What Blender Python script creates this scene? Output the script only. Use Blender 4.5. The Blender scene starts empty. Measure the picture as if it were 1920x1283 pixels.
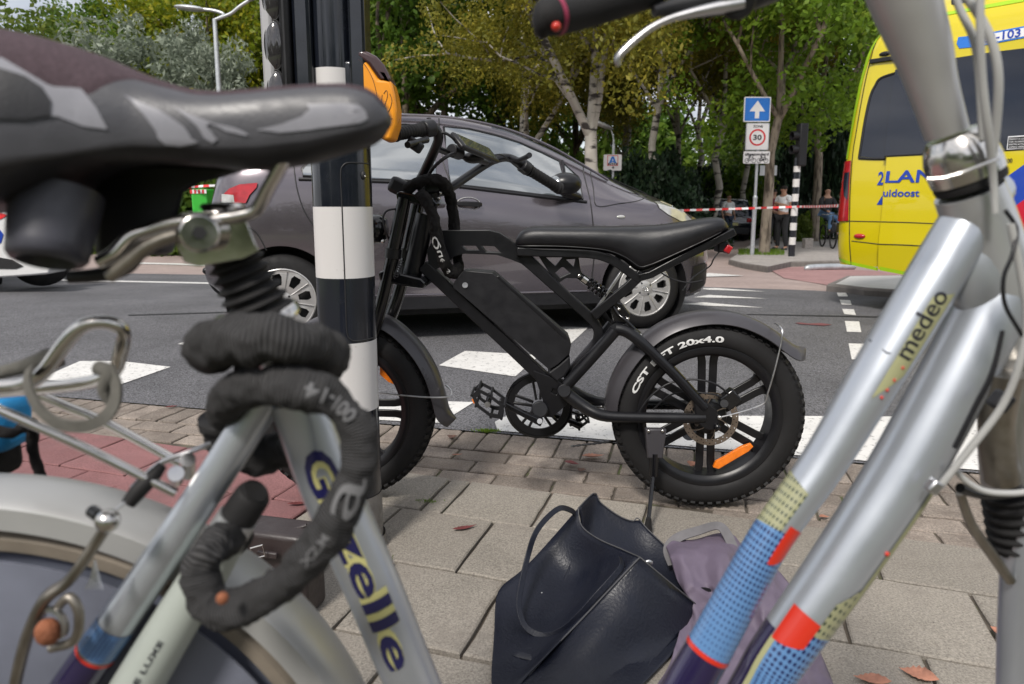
import bpy, bmesh, math, random
import numpy as np
from mathutils import Vector, Matrix, noise
from mathutils.geometry import tessellate_polygon
R = math.radians; PI = math.pi; cos = math.cos; sin = math.sin
rnd = random.Random(7)
SC = bpy.context.scene
COL = SC.collection

# ------------------------------------------------------------------ camera, light, exposure
F = 1280.0; CX = 960.0; CY = 588.0; PITCH = R(9.0); H = 0.93      # measured from the photograph (24 mm lens)
CAM = Vector((0, 0, H)); FWD = Vector((0, cos(PITCH), -sin(PITCH)))
cam_d = bpy.data.cameras.new('camera'); cam = bpy.data.objects.new('camera', cam_d); COL.objects.link(cam)
cam.location = CAM; cam.rotation_euler = (R(90) - PITCH, 0, 0)
cam_d.sensor_width = 36.0; cam_d.lens = 24.0; cam_d.shift_y = -(641.5 - CY) / 1920.0
cam_d.clip_start = 0.02; cam_d.clip_end = 600
cam_d.dof.use_dof = True; cam_d.dof.focus_distance = 2.1; cam_d.dof.aperture_fstop = 5.8
SC.camera = cam
SUN_EL, SUN_AZ = R(48), R(205)
w = bpy.data.worlds.new("World"); SC.world = w; w.use_nodes = True
nt = w.node_tree; nt.nodes.clear()
out = nt.nodes.new('ShaderNodeOutputWorld'); bg = nt.nodes.new('ShaderNodeBackground')
sky = nt.nodes.new('ShaderNodeTexSky'); sky.sky_type = 'NISHITA'; sky.sun_disc = False
sky.sun_elevation = SUN_EL; sky.sun_rotation = SUN_AZ; sky.dust_density = 2.0; sky.air_density = 1.0
tc = nt.nodes.new('ShaderNodeTexCoord'); mp = nt.nodes.new('ShaderNodeMapping'); mp.inputs['Scale'].default_value = (1, 1, 2.6)
ns = nt.nodes.new('ShaderNodeTexNoise'); ns.inputs['Scale'].default_value = 2.3; ns.inputs['Detail'].default_value = 7; ns.inputs['Roughness'].default_value = .58
rp = nt.nodes.new('ShaderNodeValToRGB'); rp.color_ramp.elements[0].position = .36; rp.color_ramp.elements[1].position = .56
rp.color_ramp.elements[0].color = (.35, .35, .35, 1); rp.color_ramp.elements[1].color = (1, 1, 1, 1)
ns2 = nt.nodes.new('ShaderNodeTexNoise'); ns2.inputs['Scale'].default_value = 5; ns2.inputs['Detail'].default_value = 6
cr = nt.nodes.new('ShaderNodeValToRGB'); cr.color_ramp.elements[0].position = .35; cr.color_ramp.elements[1].position = .68
cr.color_ramp.elements[0].color = (4.6, 4.75, 5.2, 1); cr.color_ramp.elements[1].color = (10.6, 10.6, 10.8, 1)
mx = nt.nodes.new('ShaderNodeMixRGB')
nt.links.new(tc.outputs['Generated'], mp.inputs['Vector']); nt.links.new(mp.outputs[0], ns.inputs['Vector']); nt.links.new(mp.outputs[0], ns2.inputs['Vector'])
nt.links.new(ns.outputs['Fac'], rp.inputs[0]); nt.links.new(ns2.outputs['Fac'], cr.inputs[0])
nt.links.new(rp.outputs[0], mx.inputs[0]); nt.links.new(sky.outputs[0], mx.inputs[1]); nt.links.new(cr.outputs[0], mx.inputs[2])
nt.links.new(mx.outputs[0], bg.inputs[0]); bg.inputs[1].default_value = 0.10
nt.links.new(bg.outputs[0], out.inputs[0])
sun_d = bpy.data.lights.new('sun', 'SUN'); sun = bpy.data.objects.new('sun', sun_d); COL.objects.link(sun)
sun_d.energy = 2.7; sun_d.angle = R(10); sun_d.color = (1, .95, .88)
# nishita rotation: azimuth measured from +Y clockwise
_d = Vector((sin(SUN_AZ) * cos(SUN_EL), cos(SUN_AZ) * cos(SUN_EL), sin(SUN_EL)))
sun.rotation_euler = _d.to_track_quat('Z', 'Y').to_euler()
SC.view_settings.view_transform = 'Standard'; SC.view_settings.look = 'None'; SC.view_settings.gamma = 1
SC.view_settings.exposure = 0.42; SC.view_settings.use_curve_mapping = False
SC.render.engine = 'CYCLES'; SC.cycles.use_denoising = True
SC.cycles.max_bounces = 6; SC.cycles.transparent_max_bounces = 12; SC.cycles.sample_clamp_indirect = 6
SC.cycles.caustics_reflective = False; SC.cycles.caustics_refractive = False

# ------------------------------------------------------------------ measuring: photograph position + known distance -> real place
def ray(px, py):
    x = (px - CX) / F; u = -(py - CY) / F
    return Vector((x, cos(PITCH) + sin(PITCH) * u, -sin(PITCH) + cos(PITCH) * u))
def at(px, py, Y):
    r = ray(px, py); return CAM + r * (Y / r.y)
def gp(px, py, z=0.0):
    r = ray(px, py); return CAM + r * ((z - H) / r.z)
def terr(y):
    t = min(1, max(0, (y - 6.5) / 10.0)); return -.42 * t * t * (3 - 2 * t)
def gt(px, py, dz=0.0):
    z = 0.0
    for _ in range(60):
        p = gp(px, py, z + dz); z += (terr(p.y) - z) * .6
    return p
def msz(n, p): return n * (p - CAM).dot(FWD) / F            # n photo pixels at place p, in metres
class Plane:
    def __init__(s, a, b):
        s.o = Vector((a[0], a[1], 0)); d = Vector((b[0] - a[0], b[1] - a[1], 0)); s.L = d.length; s.u = d.normalized()
        n = Vector((s.u.y, -s.u.x, 0)); s.n = n if n.dot(CAM - s.o) > 0 else -n
    def pt(s, px, py, w=0.0):
        r = ray(px, py); t = (s.o + s.n * w - CAM).dot(s.n) / r.dot(s.n); return CAM + r * t
    def sz(s, px, py, w=0.0):
        p = s.pt(px, py, w); return ((p - s.o).dot(s.u), p.z)
    def W(s, a, z, w=0.0): return s.o + s.u * a + s.n * w + Vector((0, 0, z))

# ------------------------------------------------------------------ mesh building
def catmull(P, k=6, closed=False):
    P = [tuple(p) for p in P]; n = len(P); out = []
    if n < 3: return [Vector(p) for p in P]
    rg = range(n) if closed else range(n - 1)
    for i in rg:
        g = (lambda j: P[j % n]) if closed else (lambda j: P[min(max(j, 0), n - 1)])
        a, b, c, d = g(i - 1), g(i), g(i + 1), g(i + 2)
        for q in range(k):
            t = q / k
            out.append(Vector([.5 * (2 * b[m] + (c[m] - a[m]) * t + (2 * a[m] - 5 * b[m] + 4 * c[m] - d[m]) * t * t + (3 * b[m] - a[m] - 3 * c[m] + d[m]) * t ** 3) for m in range(len(b))]))
    if not closed: out.append(Vector(P[-1]))
    return out
def lerp(a, b, t): return a + (b - a) * t
def table(T, x):
    if x <= T[0][0]: return T[0][1]
    for (a, b), (c, d) in zip(T, T[1:]):
        if x <= c: return b + (d - b) * (x - a) / (c - a)
    return T[-1][1]
def basis(d, up=Vector((0, 0, 1))):
    d = Vector(d).normalized()
    if abs(d.dot(up)) > .97: up = Vector((1, 0, 0)) if abs(d.x) < .9 else Vector((0, 1, 0))
    a = up.cross(d).normalized(); return a, d.cross(a).normalized(), d
class MB:
    def __init__(s): s.v = []; s.f = []; s.mi = []; s.m = 0
    def add(s, V, Fc):
        b = len(s.v); s.v += [tuple(v) for v in V]; s.f += [tuple(i + b for i in f) for f in Fc]; s.mi += [s.m] * len(Fc); return s
    def hexa(s, P):       # 8 points: bottom ring 4, top ring 4
        return s.add(P, [(0, 3, 2, 1), (4, 5, 6, 7), (0, 1, 5, 4), (1, 2, 6, 5), (2, 3, 7, 6), (3, 0, 4, 7)])
    def box(s, c, sz, rot=None):
        c = Vector(c); x, y, z = [q / 2 for q in sz]; P = [Vector(p) for p in ((-x, -y, -z), (x, -y, -z), (x, y, -z), (-x, y, -z), (-x, -y, z), (x, -y, z), (x, y, z), (-x, y, z))]
        if rot: P = [rot @ p for p in P]
        return s.hexa([c + p for p in P])
    def sweep(s, path, prof, up=None, scales=None, caps=True, closed=False):
        path = [Vector(p) for p in path]; n = len(path); m = len(prof); V = []; prev = None
        for i, p in enumerate(path):
            if closed: d = path[(i + 1) % n] - path[i - 1]
            else: d = path[min(i + 1, n - 1)] - path[max(i - 1, 0)]
            if d.length < 1e-9: d = Vector((0, 0, 1))
            d.normalize()
            if up is not None:
                a = Vector(up).cross(d)
                a = a.normalized() if a.length > 1e-4 else prev
                prev = a
            elif prev is None: a = basis(d)[0]; prev = a
            else:
                a = prev - d * prev.dot(d); a = a.normalized() if a.length > 1e-6 else basis(d)[0]; prev = a
            b = d.cross(a); k = scales[i] if scales else 1
            k = k if isinstance(k, (tuple, list)) else (k, k)
            V += [p + a * (q[0] * k[0]) + b * (q[1] * k[1]) for q in prof]
        Fc = []
        for i in range(n if closed else n - 1):
            for j in range(m):
                a0 = i * m + j; a1 = i * m + (j + 1) % m; b0 = ((i + 1) % n) * m + j; b1 = ((i + 1) % n) * m + (j + 1) % m
                Fc.append((a0, a1, b1, b0))
        if caps and not closed: Fc.append(tuple(range(m - 1, -1, -1))); Fc.append(tuple((n - 1) * m + j for j in range(m)))
        return s.add(V, Fc)
    def tube(s, path, r, n=12, caps=True, up=None, closed=False):
        prof = [(cos(2 * PI * j / n), sin(2 * PI * j / n)) for j in range(n)]
        L = len(path); sc = list(r) if isinstance(r, list) else [r] * L
        if isinstance(r, list) and len(r) != L:
            sc = []
            for i in range(L):
                t = i / (L - 1) * (len(r) - 1); k = min(int(t), len(r) - 2)
                a, b = r[k], r[k + 1]
                sc.append(lerp(a, b, t - k) if not isinstance(a, tuple) else (lerp(a[0], b[0], t - k), lerp(a[1], b[1], t - k)))
        return s.sweep(path, prof, up, sc, caps, closed)
    def lathe(s, prof, o, ax, n=32, a0=0, a1=2 * PI, closed=False, up=Vector((0, 0, 1))):   # prof: (radius, height along ax)
        o = Vector(o); a, b, d = basis(ax, up); full = abs(a1 - a0 - 2 * PI) < 1e-6; m = len(prof); V = []; N = n if full else n + 1
        for i in range(N):
            t = a0 + (a1 - a0) * i / n
            V += [o + a * (cos(t) * r) + b * (sin(t) * r) + d * h for r, h in prof]
        Fc = []
        for i in range(n):
            for j in range(m if closed else m - 1):
                p = i * m + j; q = i * m + (j + 1) % m; u = ((i + 1) % N) * m + j; v_ = ((i + 1) % N) * m + (j + 1) % m
                Fc.append((p, u, v_, q))
        if not full and closed: Fc.append(tuple(range(m))); Fc.append(tuple((N - 1) * m + j for j in range(m - 1, -1, -1)))
        return s.add(V, Fc)
    def plate(s, poly, fn, w0, w1, holes=()):   # fn(a, b, w) -> place
        loops = [list(poly)] + [list(h) for h in holes]; flat = [p for l in loops for p in l]
        tri = tessellate_polygon([[Vector((p[0], p[1], 0)) for p in l] for l in loops]); n = len(flat)
        V = [fn(p[0], p[1], w1) for p in flat] + [fn(p[0], p[1], w0) for p in flat]
        Fc = [tuple(t) for t in tri] + [tuple(n + i for i in reversed(t)) for t in tri]; b = 0
        for l in loops:
            k = len(l); Fc += [(b + j, b + (j + 1) % k, n + b + (j + 1) % k, n + b + j) for j in range(k)]; b += k
        return s.add(V, Fc)
    def ball(s, c, r, n=12, m=8, ax=None):
        c = Vector(c); r = r if isinstance(r, (tuple, list)) else (r, r, r); V = []
        A = ax or (Vector((1, 0, 0)), Vector((0, 1, 0)), Vector((0, 0, 1)))
        for i in range(m + 1):
            t = PI * i / m
            for j in range(n):
                q = 2 * PI * j / n; V.append(c + A[0] * (r[0] * sin(t) * cos(q)) + A[1] * (r[1] * sin(t) * sin(q)) + A[2] * (r[2] * cos(t)))
        return s.add(V, [(i * n + j, (i + 1) * n + j, (i + 1) * n + (j + 1) % n, i * n + (j + 1) % n) for i in range(m) for j in range(n)])
    def cyl(s, a, b, r, n=16): return s.tube([a, b], r, n)
def rootof(o):
    while o.parent: o = o.parent
    return o
def tag(o, label=None, cat=None, group=None, kind=None):
    if label: o['label'] = label
    if cat: o['category'] = cat
    if group: o['group'] = group
    if kind: o['kind'] = kind
    return o
def build(mb, name, mats, parent=None, loc=None, smooth=True, ang=38, bevel=0, seg=2, kind=None, fixn=True, sub=0, weld=True):
    me = bpy.data.meshes.new(name)
    off = Vector(rootof(parent)['_loc']) if parent is not None else Vector(loc or (0, 0, 0))
    V = [(v[0] - off.x, v[1] - off.y, v[2] - off.z) for v in mb.v]
    me.from_pydata(V, [], mb.f)
    if not isinstance(mats, (list, tuple)): mats = [mats]
    for m in mats: me.materials.append(m)
    if len(mats) > 1: me.polygons.foreach_set('material_index', mb.mi)
    if fixn:
        bm = bmesh.new(); bm.from_mesh(me)
        if weld: bmesh.ops.remove_doubles(bm, verts=bm.verts, dist=1e-6)
        bmesh.ops.recalc_face_normals(bm, faces=bm.faces); bm.to_mesh(me); bm.free()
    if smooth: me.shade_smooth(); me.set_sharp_from_angle(angle=R(ang))
    me.update()
    o = bpy.data.objects.new(name, me); COL.objects.link(o)
    if parent is None: o.location = off; o['_loc'] = tuple(off)
    else: o.parent = parent
    if sub:
        md = o.modifiers.new('subdivision', 'SUBSURF'); md.levels = sub; md.render_levels = sub
    if bevel:
        md = o.modifiers.new('bevel', 'BEVEL'); md.width = bevel; md.segments = seg; md.limit_method = 'ANGLE'; md.angle_limit = R(40); md.harden_normals = False
    if kind: o['kind'] = kind
    return o
def thing(name, label, cat, loc=(0, 0, 0), group=None):
    o = bpy.data.objects.new(name, None); COL.objects.link(o); o.location = Vector(loc); o['_loc'] = tuple(loc)
    o.empty_display_size = .1
    return tag(o, label, cat, group)
def dup(root, loc, rz=0.0, sc=1.0, label=None):
    r = root.copy(); COL.objects.link(r); r.location = Vector(loc); r.rotation_euler = (0, 0, rz)
    r.scale = (sc, sc, sc) if not isinstance(sc, tuple) else sc
    if label: r['label'] = label
    for ch in list(root.children):
        c = ch.copy(); COL.objects.link(c); c.parent = r
        for g in list(ch.children):
            d = g.copy(); COL.objects.link(d); d.parent = c
    return r
_tc = {}
def textmesh(body, spacing=1.0, bold=0.0, res=3):
    key = (body, spacing, bold)
    if key in _tc: return _tc[key]
    cu = bpy.data.curves.new('lettering', 'FONT'); cu.body = body; cu.size = 1; cu.space_character = spacing; cu.offset = bold; cu.resolution_u = res
    ob = bpy.data.objects.new('lettering', cu); COL.objects.link(ob)
    bpy.context.view_layer.update(); dg = bpy.context.evaluated_depsgraph_get(); me = bpy.data.meshes.new_from_object(ob.evaluated_get(dg))
    bm = bmesh.new(); bm.from_mesh(me); bmesh.ops.triangulate(bm, faces=bm.faces)
    for _ in range(4):
        lg = [e for e in bm.edges if e.calc_length() > .10]
        if not lg: break
        bmesh.ops.subdivide_edges(bm, edges=lg, cuts=1); bmesh.ops.triangulate(bm, faces=bm.faces)
    bm.to_mesh(me); bm.free()
    V = [(v.co.x, v.co.y) for v in me.vertices]; Fc = [tuple(p.vertices) for p in me.polygons]
    bpy.data.objects.remove(ob); bpy.data.curves.remove(cu); bpy.data.meshes.remove(me)
    x0 = min(v[0] for v in V); x1 = max(v[0] for v in V); y0 = min(v[1] for v in V); y1 = max(v[1] for v in V)
    _tc[key] = ([((v[0] - x0) / (x1 - x0), (v[1] - y0) / (y1 - y0)) for v in V], Fc, (x1 - x0) / (y1 - y0)); return _tc[key]
def lettering(body, fn, name, m, parent, bold=0.0, spacing=1.0):    # fn(a, b) maps the unit box of the word onto its surface
    V, Fc, _ = textmesh(body, spacing, bold); mb = MB(); mb.add([fn(a, b) for a, b in V], Fc)
    return build(mb, name, m, parent, smooth=False, fixn=False)
def evalmesh(o):
    bpy.context.view_layer.update(); dg = bpy.context.evaluated_depsgraph_get()
    return bpy.data.meshes.new_from_object(o.evaluated_get(dg))

# ------------------------------------------------------------------ materials
def mat(name, col, rough=.5, metal=0.0, var=.12, vs=8.0, bump=0.0, bs=150.0, coat=0.0, rvar=.1, spec=.5, objvar=0.0, speck=None, stretch=None, world=False, coatr=.05):
    m = bpy.data.materials.new(name); m.use_nodes = True; t = m.node_tree; N = t.nodes; L = t.links
    b = N['Principled BSDF']; b.inputs['Metallic'].default_value = metal; b.inputs['Roughness'].default_value = rough
    b.inputs['Specular IOR Level'].default_value = spec
    b.inputs['Coat Weight'].default_value = coat; b.inputs['Coat Roughness'].default_value = coatr
    if world:
        g = N.new('ShaderNodeNewGeometry'); src = g.outputs['Position']
    else:
        g = N.new('ShaderNodeTexCoord'); src = g.outputs['Object']
    if stretch:
        mpn = N.new('ShaderNodeMapping'); mpn.inputs['Scale'].default_value = stretch; L.new(src, mpn.inputs[0]); src = mpn.outputs[0]
    n1 = N.new('ShaderNodeTexNoise'); n1.inputs['Scale'].default_value = vs; n1.inputs['Detail'].default_value = 5; L.new(src, n1.inputs['Vector'])
    mr = N.new('ShaderNodeMapRange'); mr.inputs[1].default_value = .3; mr.inputs[2].default_value = .7; mr.inputs[3].default_value = 1 - var; mr.inputs[4].default_value = 1 + var
    L.new(n1.outputs['Fac'], mr.inputs[0])
    hs = N.new('ShaderNodeHueSaturation'); hs.inputs['Color'].default_value = (*col, 1); last = mr.outputs[0]
    if objvar:
        oi = N.new('ShaderNodeObjectInfo'); m2 = N.new('ShaderNodeMapRange'); m2.inputs[3].default_value = 1 - objvar; m2.inputs[4].default_value = 1 + objvar
        L.new(oi.outputs['Random'], m2.inputs[0]); mu = N.new('ShaderNodeMath'); mu.operation = 'MULTIPLY'; L.new(last, mu.inputs[0]); L.new(m2.outputs[0], mu.inputs[1]); last = mu.outputs[0]
    if speck:
        n3 = N.new('ShaderNodeTexNoise'); n3.inputs['Scale'].default_value = speck[0]; n3.inputs['Detail'].default_value = 3; n3.inputs['Roughness'].default_value = .7; L.new(src, n3.inputs['Vector'])
        m3 = N.new('ShaderNodeMapRange'); m3.inputs[1].default_value = .35; m3.inputs[2].default_value = .65; m3.inputs[3].default_value = 1 - speck[1]; m3.inputs[4].default_value = 1 + speck[1]
        L.new(n3.outputs['Fac'], m3.inputs[0]); mu = N.new('ShaderNodeMath'); mu.operation = 'MULTIPLY'; L.new(last, mu.inputs[0]); L.new(m3.outputs[0], mu.inputs[1]); last = mu.outputs[0]
    L.new(last, hs.inputs['Value']); L.new(hs.outputs[0], b.inputs['Base Color'])
    if rvar:
        m4 = N.new('ShaderNodeMapRange'); m4.inputs[1].default_value = .3; m4.inputs[2].default_value = .7; m4.inputs[3].default_value = max(0, rough - rvar); m4.inputs[4].default_value = min(1, rough + rvar)
        n4 = N.new('ShaderNodeTexNoise'); n4.inputs['Scale'].default_value = vs * 2.3; n4.inputs['Detail'].default_value = 4; L.new(src, n4.inputs['Vector']); L.new(n4.outputs['Fac'], m4.inputs[0]); L.new(m4.outputs[0], b.inputs['Roughness'])
    if bump:
        n2 = N.new('ShaderNodeTexNoise'); n2.inputs['Scale'].default_value = bs; n2.inputs['Detail'].default_value = 3; L.new(src, n2.inputs['Vector'])
        bp = N.new('ShaderNodeBump'); bp.inputs['Strength'].default_value = bump; bp.inputs['Distance'].default_value = .002; L.new(n2.outputs['Fac'], bp.inputs['Height']); L.new(bp.outputs[0], b.inputs['Normal'])
    return m
def noisemix(m, col2, scale, lo, hi, amount=1.0, detail=6, world=True):
    """second colour in patches (stains, moss, wear) over a mat()"""
    t = m.node_tree; N = t.nodes; L = t.links; b = N['Principled BSDF']; src = b.inputs['Base Color'].links[0].from_socket
    g = N.new('ShaderNodeNewGeometry') if world else N.new('ShaderNodeTexCoord'); so = g.outputs['Position'] if world else g.outputs['Object']
    n = N.new('ShaderNodeTexNoise'); n.inputs['Scale'].default_value = scale; n.inputs['Detail'].default_value = detail; n.inputs['Roughness'].default_value = .65; L.new(so, n.inputs['Vector'])
    r = N.new('ShaderNodeMapRange'); r.inputs[1].default_value = lo; r.inputs[2].default_value = hi; r.inputs[3].default_value = 0; r.inputs[4].default_value = amount; L.new(n.outputs['Fac'], r.inputs[0])
    x = N.new('ShaderNodeMixRGB'); x.inputs[2].default_value = (*col2, 1); L.new(r.outputs[0], x.inputs[0]); L.new(src, x.inputs[1]); L.new(x.outputs[0], b.inputs['Base Color']); return m
M = {}
def defm(k, *a, **kw): M[k] = mat(k, *a, **kw); return M[k]
defm('asphalt', (.104, .103, .110), .85, var=.16, vs=1.2, bump=1.0, bs=170, speck=(140, .85), world=True, spec=.35)
noisemix(M['asphalt'], (.05, .05, .054), .9, .5, .75, .6); noisemix(M['asphalt'], (.24, .235, .23), 190, .66, .72, .7, 2)
defm('paint', (.62, .61, .59), .75, var=.08, vs=7, bump=.7, bs=220, world=True); noisemix(M['paint'], (.10, .098, .10), 38, .56, .66, .85)
defm('slab', (.262, .238, .205), .88, var=.18, vs=5, bump=.8, bs=300, objvar=.11, speck=(190, .30), world=True, spec=.3)
noisemix(M['slab'], (.15, .132, .115), 5, .45, .72, .75); noisemix(M['slab'], (.11, .09, .075), 150, .6, .68, .7, 3); noisemix(M['slab'], (.10, .085, .07), 1.7, .55, .75, .5)
defm('brick', (.215, .182, .155), .9, var=.2, vs=8, bump=.9, bs=260, objvar=.22, speck=(170, .32), world=True, spec=.3)
noisemix(M['brick'], (.12, .095, .08), 9, .48, .72, .7)
defm('redtile', (.205, .098, .098), .88, var=.14, vs=5, bump=.7, bs=300, objvar=.10, speck=(200, .25), world=True, spec=.3)
noisemix(M['redtile'], (.15, .085, .085), 6, .52, .75, .6)
defm('bed', (.085, .07, .055), .95, var=.35, vs=14, bump=1, bs=180, world=True); noisemix(M['bed'], (.075, .095, .025), 6, .53, .63, .8)
defm('soil', (.10, .12, .05), .95, var=.3, vs=.6, bump=1, bs=30, world=True)
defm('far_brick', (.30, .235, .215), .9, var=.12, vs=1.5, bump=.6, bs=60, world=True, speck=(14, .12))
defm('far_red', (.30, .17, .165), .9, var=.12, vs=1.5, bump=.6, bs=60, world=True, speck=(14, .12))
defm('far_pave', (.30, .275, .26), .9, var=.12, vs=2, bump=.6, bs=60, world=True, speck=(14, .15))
defm('kerbstone', (.16, .145, .135), .9, var=.2, vs=6, bump=.8, bs=120, world=True)
defm('black_satin', (.0065, .0065, .008), .34, var=.15, vs=12, bump=.03, bs=400, spec=.42, rvar=.06)
defm('black_gloss', (.005, .005, .006), .14, var=.15, vs=12, rvar=.05)
defm('black_plastic', (.010, .010, .012), .46, var=.15, vs=14, bump=.1, bs=700, spec=.4)
defm('rubber', (.0125, .012, .0125), .7, var=.25, vs=9, bump=.2, bs=500, spec=.3)
defm('seat_vinyl', (.007, .007, .009), .38, var=.12, vs=20, bump=.25, bs=900, rvar=.05)
defm('chrome', (.62, .60, .57), .18, 1.0, var=.06, vs=20, rvar=.08)
defm('alu', (.50, .50, .51), .34, 1.0, var=.07, vs=15, bump=.05, bs=300, rvar=.1)
defm('steel_dull', (.30, .275, .24), .42, 1.0, var=.25, vs=25, rvar=.14)
defm('disc_steel', (.36, .30, .25), .35, 1.0, var=.15, vs=40)
defm('rust', (.24, .085, .04), .8, .2, var=.35, vs=60, bump=.8, bs=300)
defm('frame_silver', (.47, .50, .545), .34, .70, var=.04, vs=9, coat=.15, coatr=.12, rvar=.05)
defm('frame_grey', (.46, .47, .48), .35, .6, var=.05, vs=6, coat=.4)
defm('stem_grey', (.42, .415, .41), .42, .55, var=.06, vs=14, rvar=.06)
defm('cable_grey', (.36, .36, .35), .45, 0, var=.06)
defm('white', (.74, .74, .73), .45, var=.04)
defm('sign_white', (.74, .74, .75), .4, var=.03)
defm('sign_blue', (.02, .17, .60), .35, var=.04)
defm('sign_red', (.60, .02, .03), .4, var=.04)
defm('ink', (.012, .012, .02), .5, var=.05)
defm('galv', (.50, .52, .54), .45, .7, var=.12, vs=9)
defm('orange_refl', (.85, .20, .01), .18, var=.12, vs=60, bump=.6, bs=350, coat=.8)
defm('orange_plastic', (.80, .30, .015), .32, var=.06, vs=12, bump=.05)
defm('red_lens', (.36, .008, .015), .12, var=.25, vs=25, coat=.6)
defm('red_tape', (.66, .03, .035), .4, var=.05)
defm('pole_black', (.009, .011, .017), .2, var=.18, vs=8, rvar=.08, coat=.3)
defm('pole_white', (.60, .585, .575), .38, var=.05, vs=6, stretch=(1, 1, .25)); noisemix(M['pole_white'], (.36, .33, .31), 55, .68, .76, .5, 4)
defm('fabric_black', (.010, .009, .009), .95, var=.25, vs=60, bump=.5, bs=900, spec=.25)
# ================================================================== SETTING
def sheet(name, near, far, m, dz, nv=24, sub=6, kind='structure', parent=None):
    A = catmull([(p[0], p[1]) for p in near], sub) if sub > 1 else [Vector(p) for p in near]
    B = catmull([(p[0], p[1]) for p in far], sub) if sub > 1 else [Vector(p) for p in far]
    mb = MB(); V = []
    for a, b in zip(A, B):
        for j in range(nv + 1):
            t = j / nv; x = lerp(a[0], b[0], t); y = lerp(a[1], b[1], t); V.append((x, y, terr(y) + dz))
    Fc = [(i * (nv + 1) + j, (i + 1) * (nv + 1) + j, (i + 1) * (nv + 1) + j + 1, i * (nv + 1) + j + 1) for i in range(len(A) - 1) for j in range(nv)]
    mb.add(V, Fc); return build(mb, name, m, parent, kind=kind)
KY = lambda x: 2.72 - .25 * (x + .05)                     # edge between road and pavement
sheet('ground', [(-200, -60), (200, -60)], [(-200, 240), (200, 240)], M['soil'], -.075, nv=400, sub=1)
RF = [(-40, 21), (-20, 16.2), (-6.5, 11.7), (2.33, 8.11), (4.01, 7.17), (9, 3.4), (14, -3)]
road = sheet('road', [(x, KY(x)) for x in (-40, -14, -5, 1.5, 4, 8, 12)], RF, M['asphalt'], -.004)
sheet('side_street', RF, [(-44, 60), (-22, 60), (-8, 60), (4, 60), (10, 60), (24, 60), (44, 60)], M['far_brick'], -.012, nv=60)
pave = sheet('pavement', [(-6, -3), (8, -3)], [(-6, KY(-6) - .003), (8, KY(8) - .003)], M['bed'], -.013, nv=4, sub=1)
pave['_loc'] = (0, 0, 0)
e1 = Vector((cos(R(18)), -sin(R(18)), 0)); e2 = Vector((sin(R(18)), cos(R(18)), 0))
k1 = Vector((1, -.25, 0)).normalized(); k2 = Vector((.25, 1, 0)).normalized(); K0 = Vector((-.05, 2.72, 0))
def slabmesh(name, w, d, m, seed, g=.0045, top=.0, jag=.0022):
    q = random.Random(seed); mb = MB(); hw, hd = w / 2 - g, d / 2 - g; n = 5; ring = []
    for (ax, ay, bx, by) in ((-hw, -hd, hw, -hd), (hw, -hd, hw, hd), (hw, hd, -hw, hd), (-hw, hd, -hw, -hd)):
        for i in range(n): t = i / n; ring.append((lerp(ax, bx, t) + q.uniform(-jag, jag), lerp(ay, by, t) + q.uniform(-jag, jag)))
    r1 = [(x * (1 - .004 / hw), y * (1 - .004 / hd)) for x, y in ring]; N = len(ring)
    V = [(x, y, -.03) for x, y in ring] + [(x, y, -.0035) for x, y in ring] + [(x, y, top) for x, y in r1]
    Fc = [(k * N + i, k * N + (i + 1) % N, (k + 1) * N + (i + 1) % N, (k + 1) * N + i) for k in range(2) for i in range(N)] + [tuple(range(2 * N, 3 * N))]
    mb.add(V, Fc); o = build(mb, name, m, smooth=False); me = o.data; bpy.data.objects.remove(o); return me
_sm = {}
def slab(name, u, v, w, d, m, E1, E2, org, z=0.0):
    k = (name, round(w, 2), round(d, 2), rnd.randrange(4))
    if k not in _sm: _sm[k] = slabmesh(name, w, d, M[m], hash(k[1:]) & 999)
    o = bpy.data.objects.new(name, _sm[k]); COL.objects.link(o); o.parent = pave
    p = org + E1 * u + E2 * v; o.location = (p.x, p.y, z + rnd.uniform(-.0016, .0016))
    o.rotation_euler = (rnd.gauss(0, .004), rnd.gauss(0, .004), math.atan2(E1.y, E1.x) + rnd.gauss(0, .003) + (PI if rnd.random() < .5 else 0)); return o
O0 = Vector((0, 0, 0)); JC = [-.89, -.816, -.53] + [-.22 + .307 * i for i in range(11)]
for v0, v1, js in [(1.806, 2.066, [-1.22] + JC)] + [(1.806 - .303 * (i + 1), 1.806 - .303 * i, [-1.22] + [j for j in [-.643 + .307 * k + (.14 if i % 2 else 0) for k in range(-3, 12)] if j > -1.12]) for i in range(5)]:
    for a, b in zip(js, js[1:]): slab('paving_slab', (a + b) / 2, (v0 + v1) / 2, b - a, v1 - v0, 'slab', e1, e2, O0)
for i in range(6):
    v1 = 2.035 - .303 * i
    for k in range(8): u0 = -1.22 - .307 * (k + 1) + (0 if i % 2 else .153); u1 = min(u0 + .307, -1.223); slab('red_tile', (u0 + u1) / 2, v1 - .1515, u1 - u0, .303, 'redtile', e1, e2, O0)
def vat(p): return p.dot(e2)
for k in range(-30, 28):
    p = K0 + k1 * (k * .104) - k2 * .108
    if vat(p) > 2.02: slab('paving_brick', k * .104, -.108, .104, .205, 'brick', k1, k2, K0, -.003)
for r in range(4):
    for k in range(-14, 14):
        u = k * .207 + (.1 if r % 2 else 0); v = -.265 - .105 * r; p = K0 + k1 * u + k2 * v
        if vat(p) > (2.045 if p.dot(e1) > -1.22 else 2.03): slab('paving_brick', u, v, .207, .105, 'brick', k1, k2, K0, -.005)
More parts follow.
